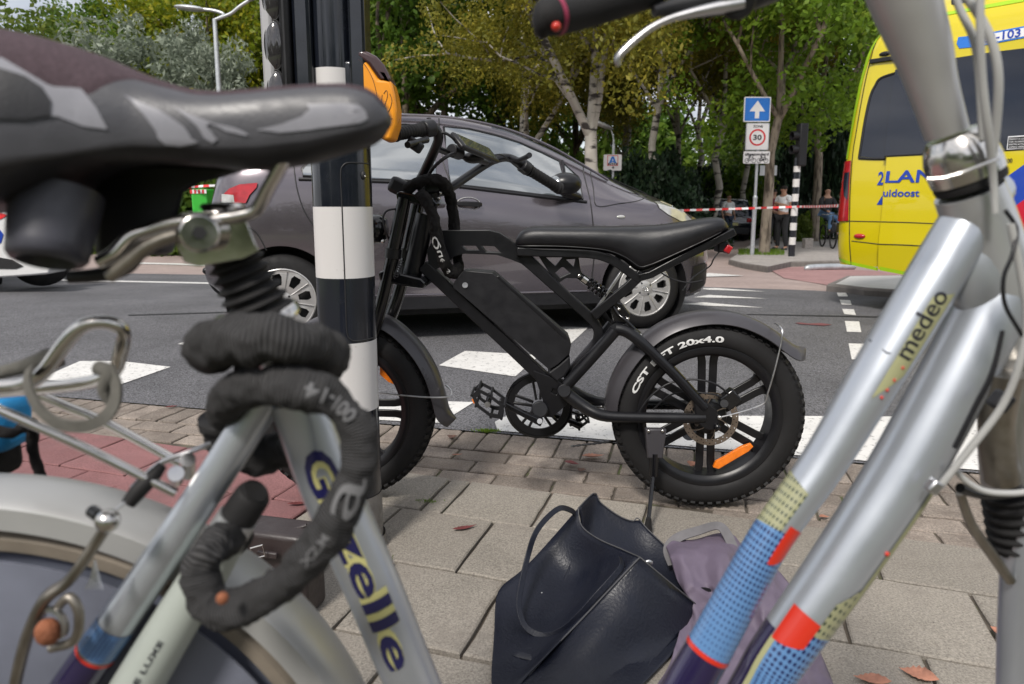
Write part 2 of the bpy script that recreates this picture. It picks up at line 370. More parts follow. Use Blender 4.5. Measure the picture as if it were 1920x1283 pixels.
# ---- painted markings
def mark(px, name='road_marking', dz=.0, m='paint', world=None):
    P = world or [gt(*p) for p in px]; mb = MB()
    mb.add([(p[0], p[1], terr(p[1]) + dz) for p in P], [tuple(range(len(P)))]); return build(mb, name, M[m], smooth=False, kind='structure')
mark(0, world=[(-.06, KY(-.06) + .02), (1.5, KY(1.5) + .02), (3.2, KY(3.2) + .02), (3.2, 2.90), (1.5, 2.94), (-.02, 2.96), (-.075, 2.86)])
for q in [[(823, 685), (872, 658), (1012, 666), (966, 706)], [(700, 787), (700, 752), (740, 750), (889, 754), (826, 793)], [(1000, 640), (1040, 612), (1103, 614), (1064, 650)],
          [(70, 712), (150, 677), (226, 677), (320, 688), (226, 721)], [(333, 645), (382, 630), (450, 633), (440, 660)], [(560, 600), (600, 580), (700, 584), (690, 604)],
          [(1145, 722), (1160, 705), (1240, 708), (1220, 730)],
          [(1569, 549), (1586, 549), (1590, 556), (1572, 556)], [(1574, 562), (1594, 563), (1597, 572), (1578, 571)], [(1579, 579), (1601, 580), (1605, 591), (1583, 589)],
          [(1584, 602), (1611, 603), (1615, 623), (1588, 622)], [(1591, 644), (1626, 645), (1631, 675), (1597, 674)],
          [(1270, 562), (1330, 553), (1438, 560), (1300, 557.5)], [(1280, 570), (1320, 567), (1432, 577), (1320, 573)], [(1310, 541), (1340, 540), (1438, 547), (1330, 543.5)], [(1290, 515), (1330, 512), (1395, 517), (1320, 519)],
          [(60, 523), (400, 530), (560, 534), (560, 536.5), (400, 532.5), (60, 525)], [(250, 492), (335, 494), (420, 497), (420, 499.5), (335, 496.5), (250, 494.5)]]: mark(q)
stain = mark([(1490, 606), (1500, 605), (1515, 607), (1540, 606), (1560, 609), (1545, 611), (1500, 608)], 'red_stain', .001, 'sign_red'); M['stain'] = mat('stain', (.15, .05, .055), .8); stain.data.materials[0] = M['stain']
M['tar'] = mat('tar', (.025, .025, .027), .6); mark([(1400, 589), (1520, 591), (1680, 594), (1680, 596), (1520, 592.6), (1400, 590)], 'tar_seam', .001, 'tar'); mark([(240, 590), (480, 583), (480, 584.5), (240, 592)], 'tar_seam', .001, 'tar')
q = random.Random(21); mb = MB()
for i in range(2600):
    x = q.uniform(-2.6, 2.8); y_ = KY(x) + q.choice((q.gauss(.0, .012), q.gauss(-.21, .006), q.uniform(-.6, .08), q.uniform(-1.6, .3))); s_ = q.uniform(.0008, .0028); c_ = Vector((x, y_, .001)); mb.add([c_ + Vector((q.uniform(-1, 1), q.uniform(-1, 1), 0)) * s_, c_ + Vector((q.uniform(-1, 1), q.uniform(-1, 1), 0)) * s_, c_ + Vector((0, 0, s_ * 1.2)), c_ + Vector((-s_, s_ * .5, 0))], [(0, 1, 2), (0, 3, 2), (1, 3, 2)])
o = build(mb, 'grit', M['kerbstone'], smooth=False, fixn=False); tag(o, 'loose grit along the joints and the road edge', 'grit', kind='stuff')
# ---- far corner pavement with kerb
def island(name, px, h, mtop, mside, label=None):
    P = [gt(*p, h) for p in px]; mb = MB(); n = len(P); c = sum(P, Vector()) / n
    inner = [p + (c - p).normalized() * .14 for p in P]
    lo = [(p.x, p.y, terr(p.y) - .05) for p in P]; hi = [(p.x, p.y, terr(p.y) + h - .02) for p in P]; h2 = [(p.x + (c - p).normalized().x * .02, p.y + (c - p).normalized().y * .02, terr(p.y) + h) for p in P]
    h3 = [(p.x, p.y, terr(p.y) + h) for p in inner]
    V = lo + hi + h2 + h3; Fc = []
    for k in range(3): Fc += [(k * n + i, k * n + (i + 1) % n, (k + 1) * n + (i + 1) % n, (k + 1) * n + i) for i in range(n)]
    mb.add(V, Fc); mb.m = 1; mb.add(h3, [tuple(range(n))]); return build(mb, name, [M[mside], M[mtop]], smooth=False, kind='structure')
island('far_pavement', [(1366, 487), (1395, 494), (1440, 500), (1484, 491), (1570, 489), (1720, 487), (1760, 440), (1600, 420), (1500, 416), (1448, 420), (1430, 440), (1395, 466)], .10, 'far_pave', 'kerbstone')
mark([(1440, 503), (1500, 500), (1600, 506), (1720, 512), (1700, 520), (1600, 520), (1552, 534), (1470, 521)], 'red_cycle_path', -.004, 'far_red')
island('traffic_island', [(1550, 533), (1620, 541), (1720, 548), (1760, 530), (1690, 516), (1588, 517)], .07, 'pole_white', 'kerbstone')

# ================================================================== TREES AND SHRUBS
def leafmat(name, c1, c2, c3, trans=.35):
    m = bpy.data.materials.new(name); m.use_nodes = True; t = m.node_tree; N = t.nodes; L = t.links; N.clear()
    o = N.new('ShaderNodeOutputMaterial'); d = N.new('ShaderNodeBsdfPrincipled'); d.inputs['Roughness'].default_value = .5; d.inputs['Specular IOR Level'].default_value = .25
    tr = N.new('ShaderNodeBsdfTranslucent'); mxs = N.new('ShaderNodeMixShader'); mxs.inputs[0].default_value = trans
    g = N.new('ShaderNodeNewGeometry'); r = N.new('ShaderNodeValToRGB'); r.color_ramp.elements[0].color = (*c1, 1); r.color_ramp.elements[1].color = (*c3, 1)
    e = r.color_ramp.elements.new(.6); e.color = (*c2, 1)
    n = N.new('ShaderNodeTexNoise'); n.inputs['Scale'].default_value = .55; L.new(g.outputs['Position'], n.inputs['Vector'])
    a = N.new('ShaderNodeMath'); a.operation = 'MULTIPLY_ADD'; a.inputs[1].default_value = .55; L.new(g.outputs['Random Per Island'], a.inputs[0])
    b = N.new('ShaderNodeMapRange'); b.inputs[1].default_value = .3; b.inputs[2].default_value = .7; b.inputs[3].default_value = 0; b.inputs[4].default_value = .45; L.new(n.outputs['Fac'], b.inputs[0]); L.new(b.outputs[0], a.inputs[2])
    L.new(a.outputs[0], r.inputs[0]); L.new(r.outputs[0], d.inputs['Base Color']); L.new(r.outputs[0], tr.inputs[0]); L.new(d.outputs[0], mxs.inputs[1]); L.new(tr.outputs[0], mxs.inputs[2]); L.new(mxs.outputs[0], o.inputs[0]); return m
LM = {'dark': leafmat('leaf_dark', (.036, .080, .010), (.09, .165, .020), (.21, .29, .035), .45),
      'birch': leafmat('leaf_birch', (.10, .115, .016), (.225, .215, .028), (.46, .38, .05), .45),
      'ash': leafmat('leaf_ash', (.08, .15, .014), (.16, .27, .025), (.32, .42, .05), .5),
      'yellow': leafmat('leaf_yellow', (.09, .14, .012), (.21, .26, .018), (.50, .42, .025), .45),
      'willow': leafmat('leaf_willow', (.15, .18, .13), (.26, .30, .23), (.42, .46, .38)),
      'olive': leafmat('leaf_olive', (.055, .095, .014), (.12, .17, .028), (.25, .28, .055), .45),
      'conifer': leafmat('leaf_conifer', (.008, .020, .010), (.016, .036, .016), (.035, .06, .022), .1)}
def barkmat(name, c1, c2, sc, lo, hi, st):
    m = mat(name, c1, .85, var=.2, vs=3, bump=.8, bs=40)
    t = m.node_tree; N = t.nodes; L = t.links; b = N['Principled BSDF']; src = b.inputs['Base Color'].links[0].from_socket
    g = N.new('ShaderNodeNewGeometry'); mpn = N.new('ShaderNodeMapping'); mpn.inputs['Scale'].default_value = st; L.new(g.outputs['Position'], mpn.inputs[0])
    n = N.new('ShaderNodeTexNoise'); n.inputs['Scale'].default_value = sc; n.inputs['Detail'].default_value = 5; L.new(mpn.outputs[0], n.inputs['Vector'])
    r = N.new('ShaderNodeMapRange'); r.inputs[1].default_value = lo; r.inputs[2].default_value = hi; L.new(n.outputs['Fac'], r.inputs[0])
    x = N.new('ShaderNodeMixRGB'); x.inputs[2].default_value = (*c2, 1); L.new(r.outputs[0], x.inputs[0]); L.new(src, x.inputs[1]); L.new(x.outputs[0], b.inputs['Base Color']); return m
BK = {'birch': barkmat('bark_birch', (.33, .31, .275), (.035, .03, .028), 1.0, .52, .60, (2.2, 2.2, 7)), 'brown': barkmat('bark_brown', (.16, .125, .09), (.045, .035, .025), 2.5, .45, .6, (4, 4, 1)), 'grey': barkmat('bark_grey', (.24, .20, .155), (.07, .055, .04), 2.5, .48, .62, (5, 5, 1))}
def leafcloud(name, centers, radii, n, size, m, seed, elong=1.9, droop=0.0):
    g = np.random.default_rng(seed); k = len(centers); C_ = np.array(centers, dtype=float); R_ = np.array(radii, dtype=float).reshape(k, -1)
    if R_.shape[1] == 1: R_ = np.repeat(R_, 3, 1)
    wt = (R_.prod(1)) ** .66; idx = g.choice(k, n, p=wt / wt.sum())
    d = g.normal(size=(n, 3)); d /= np.linalg.norm(d, axis=1)[:, None]; rr = g.random(n) ** .42
    P = C_[idx] + d * R_[idx] * rr[:, None]
    a = g.normal(size=(n, 3)); a[:, 2] -= droop; a /= np.linalg.norm(a, axis=1)[:, None]
    b = np.cross(a, g.normal(size=(n, 3))); b /= np.linalg.norm(b, axis=1)[:, None]
    s = size * g.uniform(.6, 1.35, n)[:, None]; L_ = a * s * elong * .5; W_ = b * s * .5
    V = np.stack([P - L_, P + W_ - L_ * .1, P + L_, P - W_ - L_ * .1], 1).reshape(-1, 3)
    me = bpy.data.meshes.new(name); me.vertices.add(4 * n); me.vertices.foreach_set('co', V.ravel().astype(np.float32)); me.loops.add(4 * n); me.loops.foreach_set('vertex_index', np.arange(4 * n, dtype=np.int32))
    me.polygons.add(n); me.polygons.foreach_set('loop_start', np.arange(0, 4 * n, 4, dtype=np.int32)); me.update(calc_edges=True); me.materials.append(m); return me
def grow(mb, p, d, r, L, depth, q, tips, wob=.18, split=3, up=.25):
    pts = [p]; n = 4; dd = d.copy()
    for i in range(n):
        dd = (dd + Vector((q.gauss(0, wob), q.gauss(0, wob), q.gauss(0, wob * .5) + up * .15))).normalized(); pts.append(pts[-1] + dd * (L / n))
    mb.tube(pts, [r, r * .8, r * .62], n=10 if depth > 2 else 6, caps=False); tips += [(pts[-1], r), (pts[2], r)]
    if depth <= 0 or r < .012: return
    for k in range(split):
        t = q.choice((2, 3, 4)); a = q.uniform(0, 2 * PI); side = basis(dd)[0] * cos(a) + basis(dd)[1] * sin(a)
        grow(mb, pts[t], (dd * q.uniform(.5, 1) + side * q.uniform(.5, 1) + Vector((0, 0, up))).normalized(), r * q.uniform(.42, .62), L * q.uniform(.55, .8), depth - 1, q, tips, wob, split, up)
def treeproto(kind, bark, seed, h, trunk_h, r0, crown_r, n, size, droop=0, depth=3, fork=3, spread=.75, base_low=.35, elong=1.9):
    q = random.Random(seed); mb = MB(); tips = []
    pts = [Vector((0, 0, -.3)), Vector((0, 0, 0))]
    for i in range(1, 5): pts.append(Vector((q.gauss(0, .05) * i * .6, q.gauss(0, .05) * i * .6, trunk_h * i / 4)))
    mb.tube(pts, [r0 * 1.5, r0 * 1.15, r0, r0 * .92, r0 * .85], n=14, caps=False)
    for k in range(fork):
        a = 2 * PI * k / fork + q.uniform(-.4, .4); grow(mb, pts[-1] - Vector((0, 0, .1)), Vector((cos(a) * spread, sin(a) * spread, 1)).normalized(), r0 * q.uniform(.5, .7), (h - trunk_h) * .42, depth, q, tips)
    mb.tube([pts[-1] - Vector((0, 0, .1)), pts[-1] + Vector((q.gauss(0, .2), q.gauss(0, .2), (h - trunk_h) * .5)), pts[-1] + Vector((q.gauss(0, .3), q.gauss(0, .3), (h - trunk_h) * .9))], [r0 * .7, r0 * .35, r0 * .08], n=8, caps=False)
    cz = lerp(trunk_h * (1 - base_low), h, .52); hz = (h - trunk_h * (1 - base_low)) * .5
    cs = []; rs = []
    for p, r in tips:
        if p.z > trunk_h * .6: cs.append(tuple(p)); rs.append(q.uniform(.35, .8) * crown_r * .22)
    for i in range(70):
        d = Vector((q.gauss(0, 1), q.gauss(0, 1), q.gauss(0, 1))).normalized(); rr = q.uniform(.45, 1) ** .6 * q.uniform(.75, 1.12)
        cs.append((d.x * crown_r * rr, d.y * crown_r * rr, cz + d.z * hz * rr)); rs.append(q.uniform(.12, .30) * crown_r)
    trunk = build(mb, 'trunk', BK[bark], ang=60, weld=False); tm = trunk.data; bpy.data.objects.remove(trunk)
    return tm, leafcloud('crown', cs, rs, n, size, LM[kind], seed, elong, droop)
_tp = {}
TP = {'dark': ('dark', 'brown', 11, 13, 3.4, .20, 3.6, 17000, .125), 'dark2': ('dark', 'brown', 12, 12, 2.4, .18, 3.9, 18000, .12), 'birch': ('birch', 'birch', 13, 11, 3.0, .165, 3.6, 38000, .062),
      'birch2': ('birch', 'birch', 14, 12, 4.2, .12, 3.1, 27000, .07), 'ash': ('ash', 'grey', 15, 10.5, 3.6, .13, 3.6, 25000, .095), 'yellow': ('yellow', 'brown', 16, 12, 2.5, .18, 3.6, 19000, .12),
      'willow': ('willow', 'brown', 17, 8.5, 1.2, .16, 2.6, 24000, .075), 'olive': ('olive', 'brown', 18, 11, 2.2, .18, 3.9, 20000, .125)}
def tree(kind, px, Y, label, rz=0, sc=1.0, name='tree', group='trees behind the road', leaf=True):
    if kind not in _tp:
        k, bk, sd, h, th, r0, cr_, n, s = TP[kind]; _tp[kind] = treeproto(k, bk, sd, h, th, r0, cr_, n, s, droop=1.2 if kind == 'willow' else .5 if 'birch' in kind else 0, depth=2 if 'birch' in kind else 3, base_low=-.35 if 'birch' in kind else .75 if kind in ('willow', 'olive', 'dark2') else .3, elong=3.2 if kind == 'willow' else 1.9)
    x = at(px, 385, Y).x; t = thing(name, label, 'tree', (x, Y, terr(Y)), group); t.rotation_euler.z = rz; t.scale = (sc, sc, sc) if not isinstance(sc, tuple) else sc
    for nm, me in zip(('trunk', 'crown'), _tp[kind]):
        if nm == 'crown' and not leaf: continue
        o = bpy.data.objects.new(nm, me); COL.objects.link(o); o.parent = t
    return t
tree('birch', 1112, 15.0, 'thick white-barked birch just behind the grey hatchback windscreen, forking low into bare limbs', 2.2, (.92, .92, .95), 'birch_tree')
tree('birch2', 1222, 21, 'slim white birch trunk between the blue shop sign and the round road sign', .5, 1.0, 'birch_tree')
tree('birch2', 1340, 23, 'white birch leaning over the black parked estate car', 1.5, (1, 1, .92), 'birch_tree')
tree('birch2', 1268, 27, 'thin pale birch deep in the wood left of the leaning birch', 3.1, .95, 'birch_tree')
tree('birch2', 1395, 27, 'thin pale birch behind the maroon shirted man', 4.1, .9, 'birch_tree')
tree('birch', 985, 24, 'yellowing birch whose crown hangs over the car roof', 4.4, (1, 1, 1.05), 'birch_tree')
tree('birch', 1170, 31, 'brownish birch crown filling the gap between the two nearest birches', 1.1, 1.15, 'birch_tree')
tree('birch2', 1310, 33, 'brownish birch far behind the black parked car', 5.1, 1.15, 'birch_tree')
tree('ash', 1438, 17.9, 'slender lichen-flecked ash rising directly behind the blue one-way sign', .6, (.95, .95, 1.0), 'ash_tree')
tree('ash', 1530, 24, 'bright green ash between the striped signal pole and the ambulance', 2.6, 1.1, 'ash_tree')
tree('ash', 1575, 36, 'small green tree beside the ambulance tail lamp', 4.0, (.8, .8, .72), 'ash_tree')
for i, (k, px, Y, rz, s, lb) in enumerate([
    ('dark', 760, 26, 0, 1.1, 'dense dark green tree right beside the striped pole top'), ('dark2', 850, 30, 2, 1.2, 'dark green tree above the middle of the hatchback roof'),
    ('dark', 940, 33, 4, 1.2, 'dark green tree behind the yellowing birch'), ('dark2', 680, 34, 1, 1.2, 'dark tree half hidden behind the striped pole'), ('dark', 1080, 36, 3, 1.25, 'dark tree far behind the thick birch'),
    ('dark2', 1480, 38, 5, 1.1, 'dark tree between ash trunk and striped signal pole'), ('olive', 1420, 44, 2, 1.1, 'olive tree far back over the standing people'),
    ('olive', 20, 27, 0, (1.05, 1.05, .86), 'olive green tree at the left edge above the saddle'), ('olive', 120, 31, 3, (1.1, 1.1, .78), 'lower olive tree above the saddle hump'),
    ('dark2', 250, 33, 1, (1, 1, .92), 'dark green tree behind the silvery willow, left side'), ('dark', 330, 34, 2, (1, 1, .95), 'dark green tree behind the silvery willow, right side'), ('yellow', 405, 30, 0, 1.02, 'yellow-green tree directly behind the tall street lamp'),
    ('yellow', 490, 33, 3, (1, 1, .95), 'yellow-green tree next to the traffic light housing'), ('dark', 560, 36, 5, 1.1, 'dark tree behind the traffic light housing'),
    ('olive', -120, 30, 2, 1.1, 'olive tree left of the police car'), ('dark2', 200, 42, 4, 1.15, 'dark tree far behind the olive trees')]): tree(k, px, Y, lb, rz, s, 'broadleaf_tree')
tree('willow', 318, 24, 'silvery grey willow left of the tall street lamp', 0, (1.2, 1.2, .88), 'willow_tree')
tree('willow', 395, 25, 'narrower silvery willow touching the street lamp pole', 2, (.9, .9, .86), 'willow_tree')
tree('willow', 262, 26, 'low silvery willow above the saddle dip', 4, (.8, .8, .55), 'willow_tree')
# understorey
def shrubmesh(kind, seed, n, size):
    q = random.Random(seed); cs = []; rs = []
    for i in range(34):
        a = q.uniform(0, 2 * PI); r = q.uniform(0, 1); cs.append((cos(a) * r, sin(a) * r * .7, q.uniform(.1, 1.0) * (1.15 - r * .5))); rs.append(q.uniform(.22, .42))
    return leafcloud('foliage', cs, rs, n, size, LM[kind], seed)
SH = {k: shrubmesh(k, s, n, z) for k, s, n, z in (('dark', 31, 5200, .07), ('conifer', 32, 7000, .06), ('ash', 33, 4500, .075), ('olive', 34, 5000, .07))}
def shrub(k, px, Y, w, h, label):
    x = at(px, 385, Y).x; o = bpy.data.objects.new('shrub', SH[k]); COL.objects.link(o); o.location = (x, Y, terr(Y) - .05); o.scale = (w / 2, w / 2.4, h); o.rotation_euler.z = rnd.uniform(0, 6); tag(o, label, 'shrub', 'shrubs under the trees')
for k, px, Y, w_, h_, lb in [('conifer', 1180, 20, 3, 2.3, 'dark evergreen shrub at the foot of the blue shop sign'), ('conifer', 1260, 24, 4, 2.6, 'dark evergreen shrub left of the leaning birch'), ('conifer', 1300, 21.5, 3, 1.9, 'dark shrub behind the round road sign'),
    ('dark', 1390, 29, 4, 2.6, 'green shrub behind the parked black car'), ('dark', 1130, 24, 4, 3.0, 'green shrub behind the hatchback bonnet'), ('conifer', 1500, 30, 3.4, 3.6, 'dark evergreen right of the striped signal pole'),
    ('ash', 1524, 25, 1.6, 1.0, 'bright green garden shrub between signal pole and cyclist'), ('olive', 1508, 24, 1.2, .8, 'olive garden shrub low beside the signal pole'), ('conifer', 1560, 26, 3, 5.5, 'tall dark conifer against the ambulance rear'),
    ('dark', 1010, 26, 5, 3.2, 'green shrub hidden low behind the hatchback'), ('dark', 840, 25, 5, 3.2, 'green shrub behind the hatchback roof'), ('dark', 720, 24, 4, 3.2, 'green shrub right of the striped pole'),
    ('dark', 440, 20, 4, 2.4, 'green shrub above the hatchback tail'), ('dark', 360, 19, 3, 2.0, 'green shrub left of the hatchback tail'), ('olive', 250, 20, 4, 2.2, 'shrub below the saddle rails'), ('dark', 140, 21, 5, 2.2, 'shrub behind the saddle spring'), ('dark', 20, 22, 5, 2.6, 'shrub behind the police car'),
    ('conifer', 1440, 34, 5, 3.4, 'dark shrub behind the tree trunk'), ('ash', 1590, 40, 5, 4, 'light green shrub far behind the cyclist'), ('conifer', 1345, 31, 4, 2.6, 'dark shrub behind the leaning birch')]: shrub(k, px, Y, w_, h_, lb)
q = random.Random(5); cs = []; rs = []
for i in range(420):
    x = q.uniform(-52, 48); cs.append((x, q.uniform(50, 60), q.uniform(0, 8.6 + 1.5 * sin(x * .3)))); rs.append(q.uniform(1.0, 2.2))
bo = bpy.data.objects.new('woodland', leafcloud('woodland', cs, rs, 90000, .30, LM['dark'], 9)); COL.objects.link(bo); tag(bo, 'dark wood closing the view behind all the trees', 'woodland', kind='stuff')
q = random.Random(11); cs = []; rs = []
for i in range(330):       # unseen leaves added behind the camera to darken reflections and block sky
    a = q.uniform(-1.35, 1.35); d_ = q.uniform(15, 20); cs.append((sin(a) * d_ * 1.5, -cos(a) * d_ - 1, q.uniform(0, 5.0 + 1.2 * sin(a * 9)))); rs.append(q.uniform(.9, 1.7))
bo = bpy.data.objects.new('hedgerow', leafcloud('hedgerow', cs, rs, 42000, .28, LM['dark'], 19)); COL.objects.link(bo); tag(bo, 'unseen green hedge added behind the camera, mirrored in car paint and glass', 'hedgerow', kind='stuff')
# ================================================================== GREY HATCHBACK
defm('car_paint', (.135, .120, .135), .22, .65, var=.03, vs=3, coat=1.0, coatr=.02, rvar=.03)
defm('glass', (.055, .07, .075), .04, 0, var=.03, spec=1.0, coat=1.0, coatr=.02, rvar=.01); M['glass'].node_tree.nodes['Principled BSDF'].inputs['IOR'].default_value = 2.3
defm('dark_glass', (.008, .012, .024), .04, 0, var=.03, spec=.5, coat=.0, rvar=.01); M['dark_glass'].node_tree.nodes['Principled BSDF'].inputs['IOR'].default_value = 1.55
defm('seam', (.012, .012, .013), .6, var=.05)
defm('hubcap', (.50, .49, .48), .36, .55, var=.05, coat=.3)
defm('lamp_glass', (.50, .50, .48), .06, .35, var=.2, vs=18, coat=1)
CA = Plane(gp(535, 652), gp(1207, 618)); CK = CA.L / 2.46
def sm(T): return lambda s: sum(table(T, s + d * .05) for d in (-1.5, -.75, 0, .75, 1.5)) / 5
cW = sm([(-.47, .56), (-.44, .66), (-.36, .755), (-.15, .82), (.3, .845), (2.2, .8475), (2.6, .83), (2.85, .78), (3.0, .70), (3.12, .57), (3.2, .40), (3.26, .15)])
cT = sm([(-.47, .60), (-.45, .98), (-.40, 1.12), (-.30, 1.36), (-.22, 1.455), (0, 1.48), (.5, 1.51), (.9, 1.515), (1.24, 1.48), (1.52, 1.425), (1.81, 1.315), (2.01, 1.215), (2.22, 1.11), (2.47, 1.01), (2.64, .965), (2.84, .895), (3.0, .82), (3.12, .71), (3.2, .58), (3.26, .45)])
cB = sm([(-.47, .42), (-.40, .32), (-.2, .24), (0, .21), (2.5, .20), (3.0, .20), (3.2, .26), (3.26, .40)])
cL = sm([(-.47, .58), (-.40, 1.02), (0, 1.09), (.57, 1.06), (1.09, 1.015), (1.98, .92), (2.3, .90), (2.64, .885), (2.84, .82), (3.0, .75), (3.12, .65), (3.2, .53), (3.26, .44)])
cR = sm([(-.47, .40), (-.40, .50), (-.2, .54), (0, .56), (1, .575), (1.8, .585), (2.2, .65), (2.6, .66), (2.9, .56), (3.1, .38), (3.26, .12)])
def csec(s):
    W_, T, B, b, r = cW(s), cT(s), cB(s), cL(s), cR(s); b = min(b, T - .05); h = b - B
    P = [(0, B), (W_ * .86, B), (W_ * .955, B + .03), (W_ * .975, B + .08), (W_ * .985, B + h * .20), (W_ * .992, B + h * .36), (W_ * 1.0, B + h * .50), (W_ * 1.004, B + h * .62), (W_ * .990, B + h * .78), (W_ * .972, B + h * .90), (W_ * .950, b)]
    y0 = W_ * .950; z1 = T - .045
    for t in (.12, .3, .5, .7, .87, 1.0): P.append((lerp(y0, r, t ** 1.12), lerp(b, z1, t ** .96)))
    P += [(r * .93, T - .024), (r * .8, T - .012), (r * .5, T - .003), (0, T)]
    return P
def cY(s, z):
    P = csec(s)[3:16]
    for (a, b), (c, d) in zip(P, P[1:]):
        if z <= d: return a + (c - a) * max(0, (z - b)) / max(1e-6, d - b)
    return P[-1][0]
def CW_(s, y, z): return CA.o + CA.u * (s * CK) + CA.n * ((y - .83) * CK) + Vector((0, 0, z * CK))
def csz(px, py):
    w = 0.0
    for _ in range(8):
        a, z = CA.sz(px, py, w); s = a / CK; z = z / CK; w = (cY(s, z) - .83) * CK * .6 + w * .4
    return (s, z)
def conform(mb, poly, fn, off, n=3):     # poly in surface coordinates, laid over a curved surface at height off
    tri = tessellate_polygon([[Vector((p[0], p[1], 0)) for p in poly]]); T = [[Vector(poly[i]) for i in t] for t in tri]
    for _ in range(n):
        T = [q for a, b, c in T for q in ((a, (a + b) / 2, (a + c) / 2), ((a + b) / 2, b, (b + c) / 2), ((a + c) / 2, (b + c) / 2, c), ((a + b) / 2, (b + c) / 2, (a + c) / 2))]
    V = []; Fc = []; ix = {}
    for t in T:
        f = []
        for p in t:
            k = (round(p[0], 5), round(p[1], 5))
            if k not in ix: ix[k] = len(V); V.append(fn(p[0], p[1], off))
            f.append(ix[k])
        Fc.append(tuple(f))
    return mb.add(V, Fc)
cfn = lambda s, z, o: CW_(s, cY(s, z) + o, z)
def cseam(pts, wd=.007, off=.001, raw=False, k=5):
    P = pts if raw else [csz(*p) for p in pts]; P = catmull(P, k) if len(P) > 2 else [Vector(P[0]).lerp(Vector(P[1]), i / 6) for i in range(7)]
    return [cfn(p[0], p[1], off) for p in P]
CL_ = tuple(CW_(1.2, 0, 0)); car = thing('parked_car', 'taupe grey hatchback stopped on the road behind the fat-tyre bike, seen side on', 'car', CL_)
mb = MB(); ST = [-.47, -.46, -.45, -.43, -.40, -.36, -.30, -.24] + [-.2 + .1 * i for i in range(32)] + [3.0, 3.05, 3.1, 3.14, 3.18, 3.22, 3.25, 3.26]; ST = sorted(set(round(x, 3) for x in ST))
V = []; m_ = 0
for s in ST:
    P = csec(s); P = P + [(-y, z) for y, z in reversed(P[1:-1])]; m_ = len(P); V += [CW_(s, y, z) for y, z in P]
for i in range(len(ST) - 1):
    for j in range(m_):
        jj = (j + 1) % m_; mid = (ST[i] + ST[i + 1]) / 2
        top = 16 <= j <= m_ - 17
        mb.m = 1 if top and (1.42 < mid < 2.25 or -.40 < mid < -.24) else 0
        mb.f.append((i * m_ + j, (i + 1) * m_ + j, (i + 1) * m_ + jj, i * m_ + jj)); mb.mi.append(mb.m)
mb.v = [tuple(v) for v in V]; mb.m = 0; mb.f += [tuple(range(m_)), tuple((len(ST) - 1) * m_ + j for j in reversed(range(m_)))]; mb.mi += [0, 0]
body = build(mb, 'body', [M['car_paint'], M['dark_glass']], car, ang=45, weld=False)
cut = MB()
for s in (0, 2.46):
    for sg in (1, -1): cut.lathe([(0, 0), (.338 * CK, 0), (.338 * CK, .34 * CK), (0, .34 * CK)], CW_(s, sg * .56, .30), CA.n * sg, 48)
co = build(cut, 'cutter', M['seam'], car, smooth=False)
bo_ = body.modifiers.new('arches', 'BOOLEAN'); bo_.object = co; bo_.solver = 'EXACT'
nm = evalmesh(body); body.modifiers.clear(); body.data = nm; bpy.data.objects.remove(co); nm.shade_smooth(); nm.set_sharp_from_angle(angle=R(40))
for s in (0, 2.46):
    for sg in (1, -1): build(MB().lathe([(.02, .01), (.334 * CK, .01), (.334 * CK, .262 * CK)], CW_(s, sg * .56, .30), CA.n * sg, 40), 'wheel_arch_liner', M['seam'], car)
build(MB().box(CW_(1.25, 0, .20), (3.2, 1.3, .12), Matrix(((CA.u.x, -CA.n.x * 1, 0), (CA.u.y, -CA.n.y, 0), (0, 0, 1)))), 'underbody', M['seam'], car)
# side glass
def glass(px, name='side_window', m='glass', off=.003, n=4, parent=None):
    P = [csz(*p) for p in px]; o = build(conform(MB(), P, cfn, off, n), name, M[m], parent or car, fixn=True); return o, P
for px in ([(566, 317), (568, 330), (640, 334), (818, 341), (812, 238), (760, 234), (700, 236), (640, 248), (600, 280)],
           [(844, 345), (930, 355), (1000, 364), (1062, 371), (1049, 303), (1015, 286), (975, 268), (930, 254), (880, 242), (832, 238)],
           [(1068, 371), (1092, 374), (1084, 332), (1056, 306)]):
    g_, P = glass(px); fr = cseam(px + [px[0]], raw=False); Pn = [csz(*p) for p in px]
    mb = MB(); mb.tube([cfn(p[0], p[1], .002) for p in Pn], .0085, 6, closed=True); build(mb, 'window_seal', M['black_plastic'], g_)
mb = MB(); mb.tube(cseam([(560, 336), (700, 340), (820, 346), (940, 360), (1100, 379)]), .012, 6); build(mb, 'window_trim', M['black_plastic'], car)
glass([(1052, 300), (1064, 372), (1068, 372), (1056, 300)], 'window_divider', 'black_plastic', .006, 2)
mb = MB(); mb.tube(cseam([(1108, 318), (1140, 333), (1185, 352), (1208, 362), (1212, 368), (1195, 377), (1160, 382), (1118, 386), (1112, 350), (1108, 320)], k=4), .0035, 6); build(mb, 'panel_seam', M['seam'], car)
for px in ([(823, 222), (830, 300), (845, 350), (850, 450), (838, 548)], [(1094, 306), (1103, 360), (1112, 420), (1114, 480), (1106, 545)], [(550, 300), (556, 350), (570, 395), (592, 430)], [(1150, 340), (1190, 360), (1215, 375)],
           [(800, 222), (808, 222)], [(410, 430), (470, 428), (500, 470)], [(1240, 420), (1275, 440), (1285, 470)]):
    build(MB().tube(cseam(px), .0045, 5), 'panel_seam', M['seam'], car)
build(MB().tube(cseam([(640, 556), (723, 554), (880, 551), (1040, 547), (1100, 546)]), .006, 6), 'sill_strip', M['car_paint'], car)
mb = MB(); conform(mb, [(.34, .215), (2.12, .205), (2.12, .285), (.34, .295)], cfn, .004, 3); build(mb, 'sill_panel', M['black_plastic'], car)
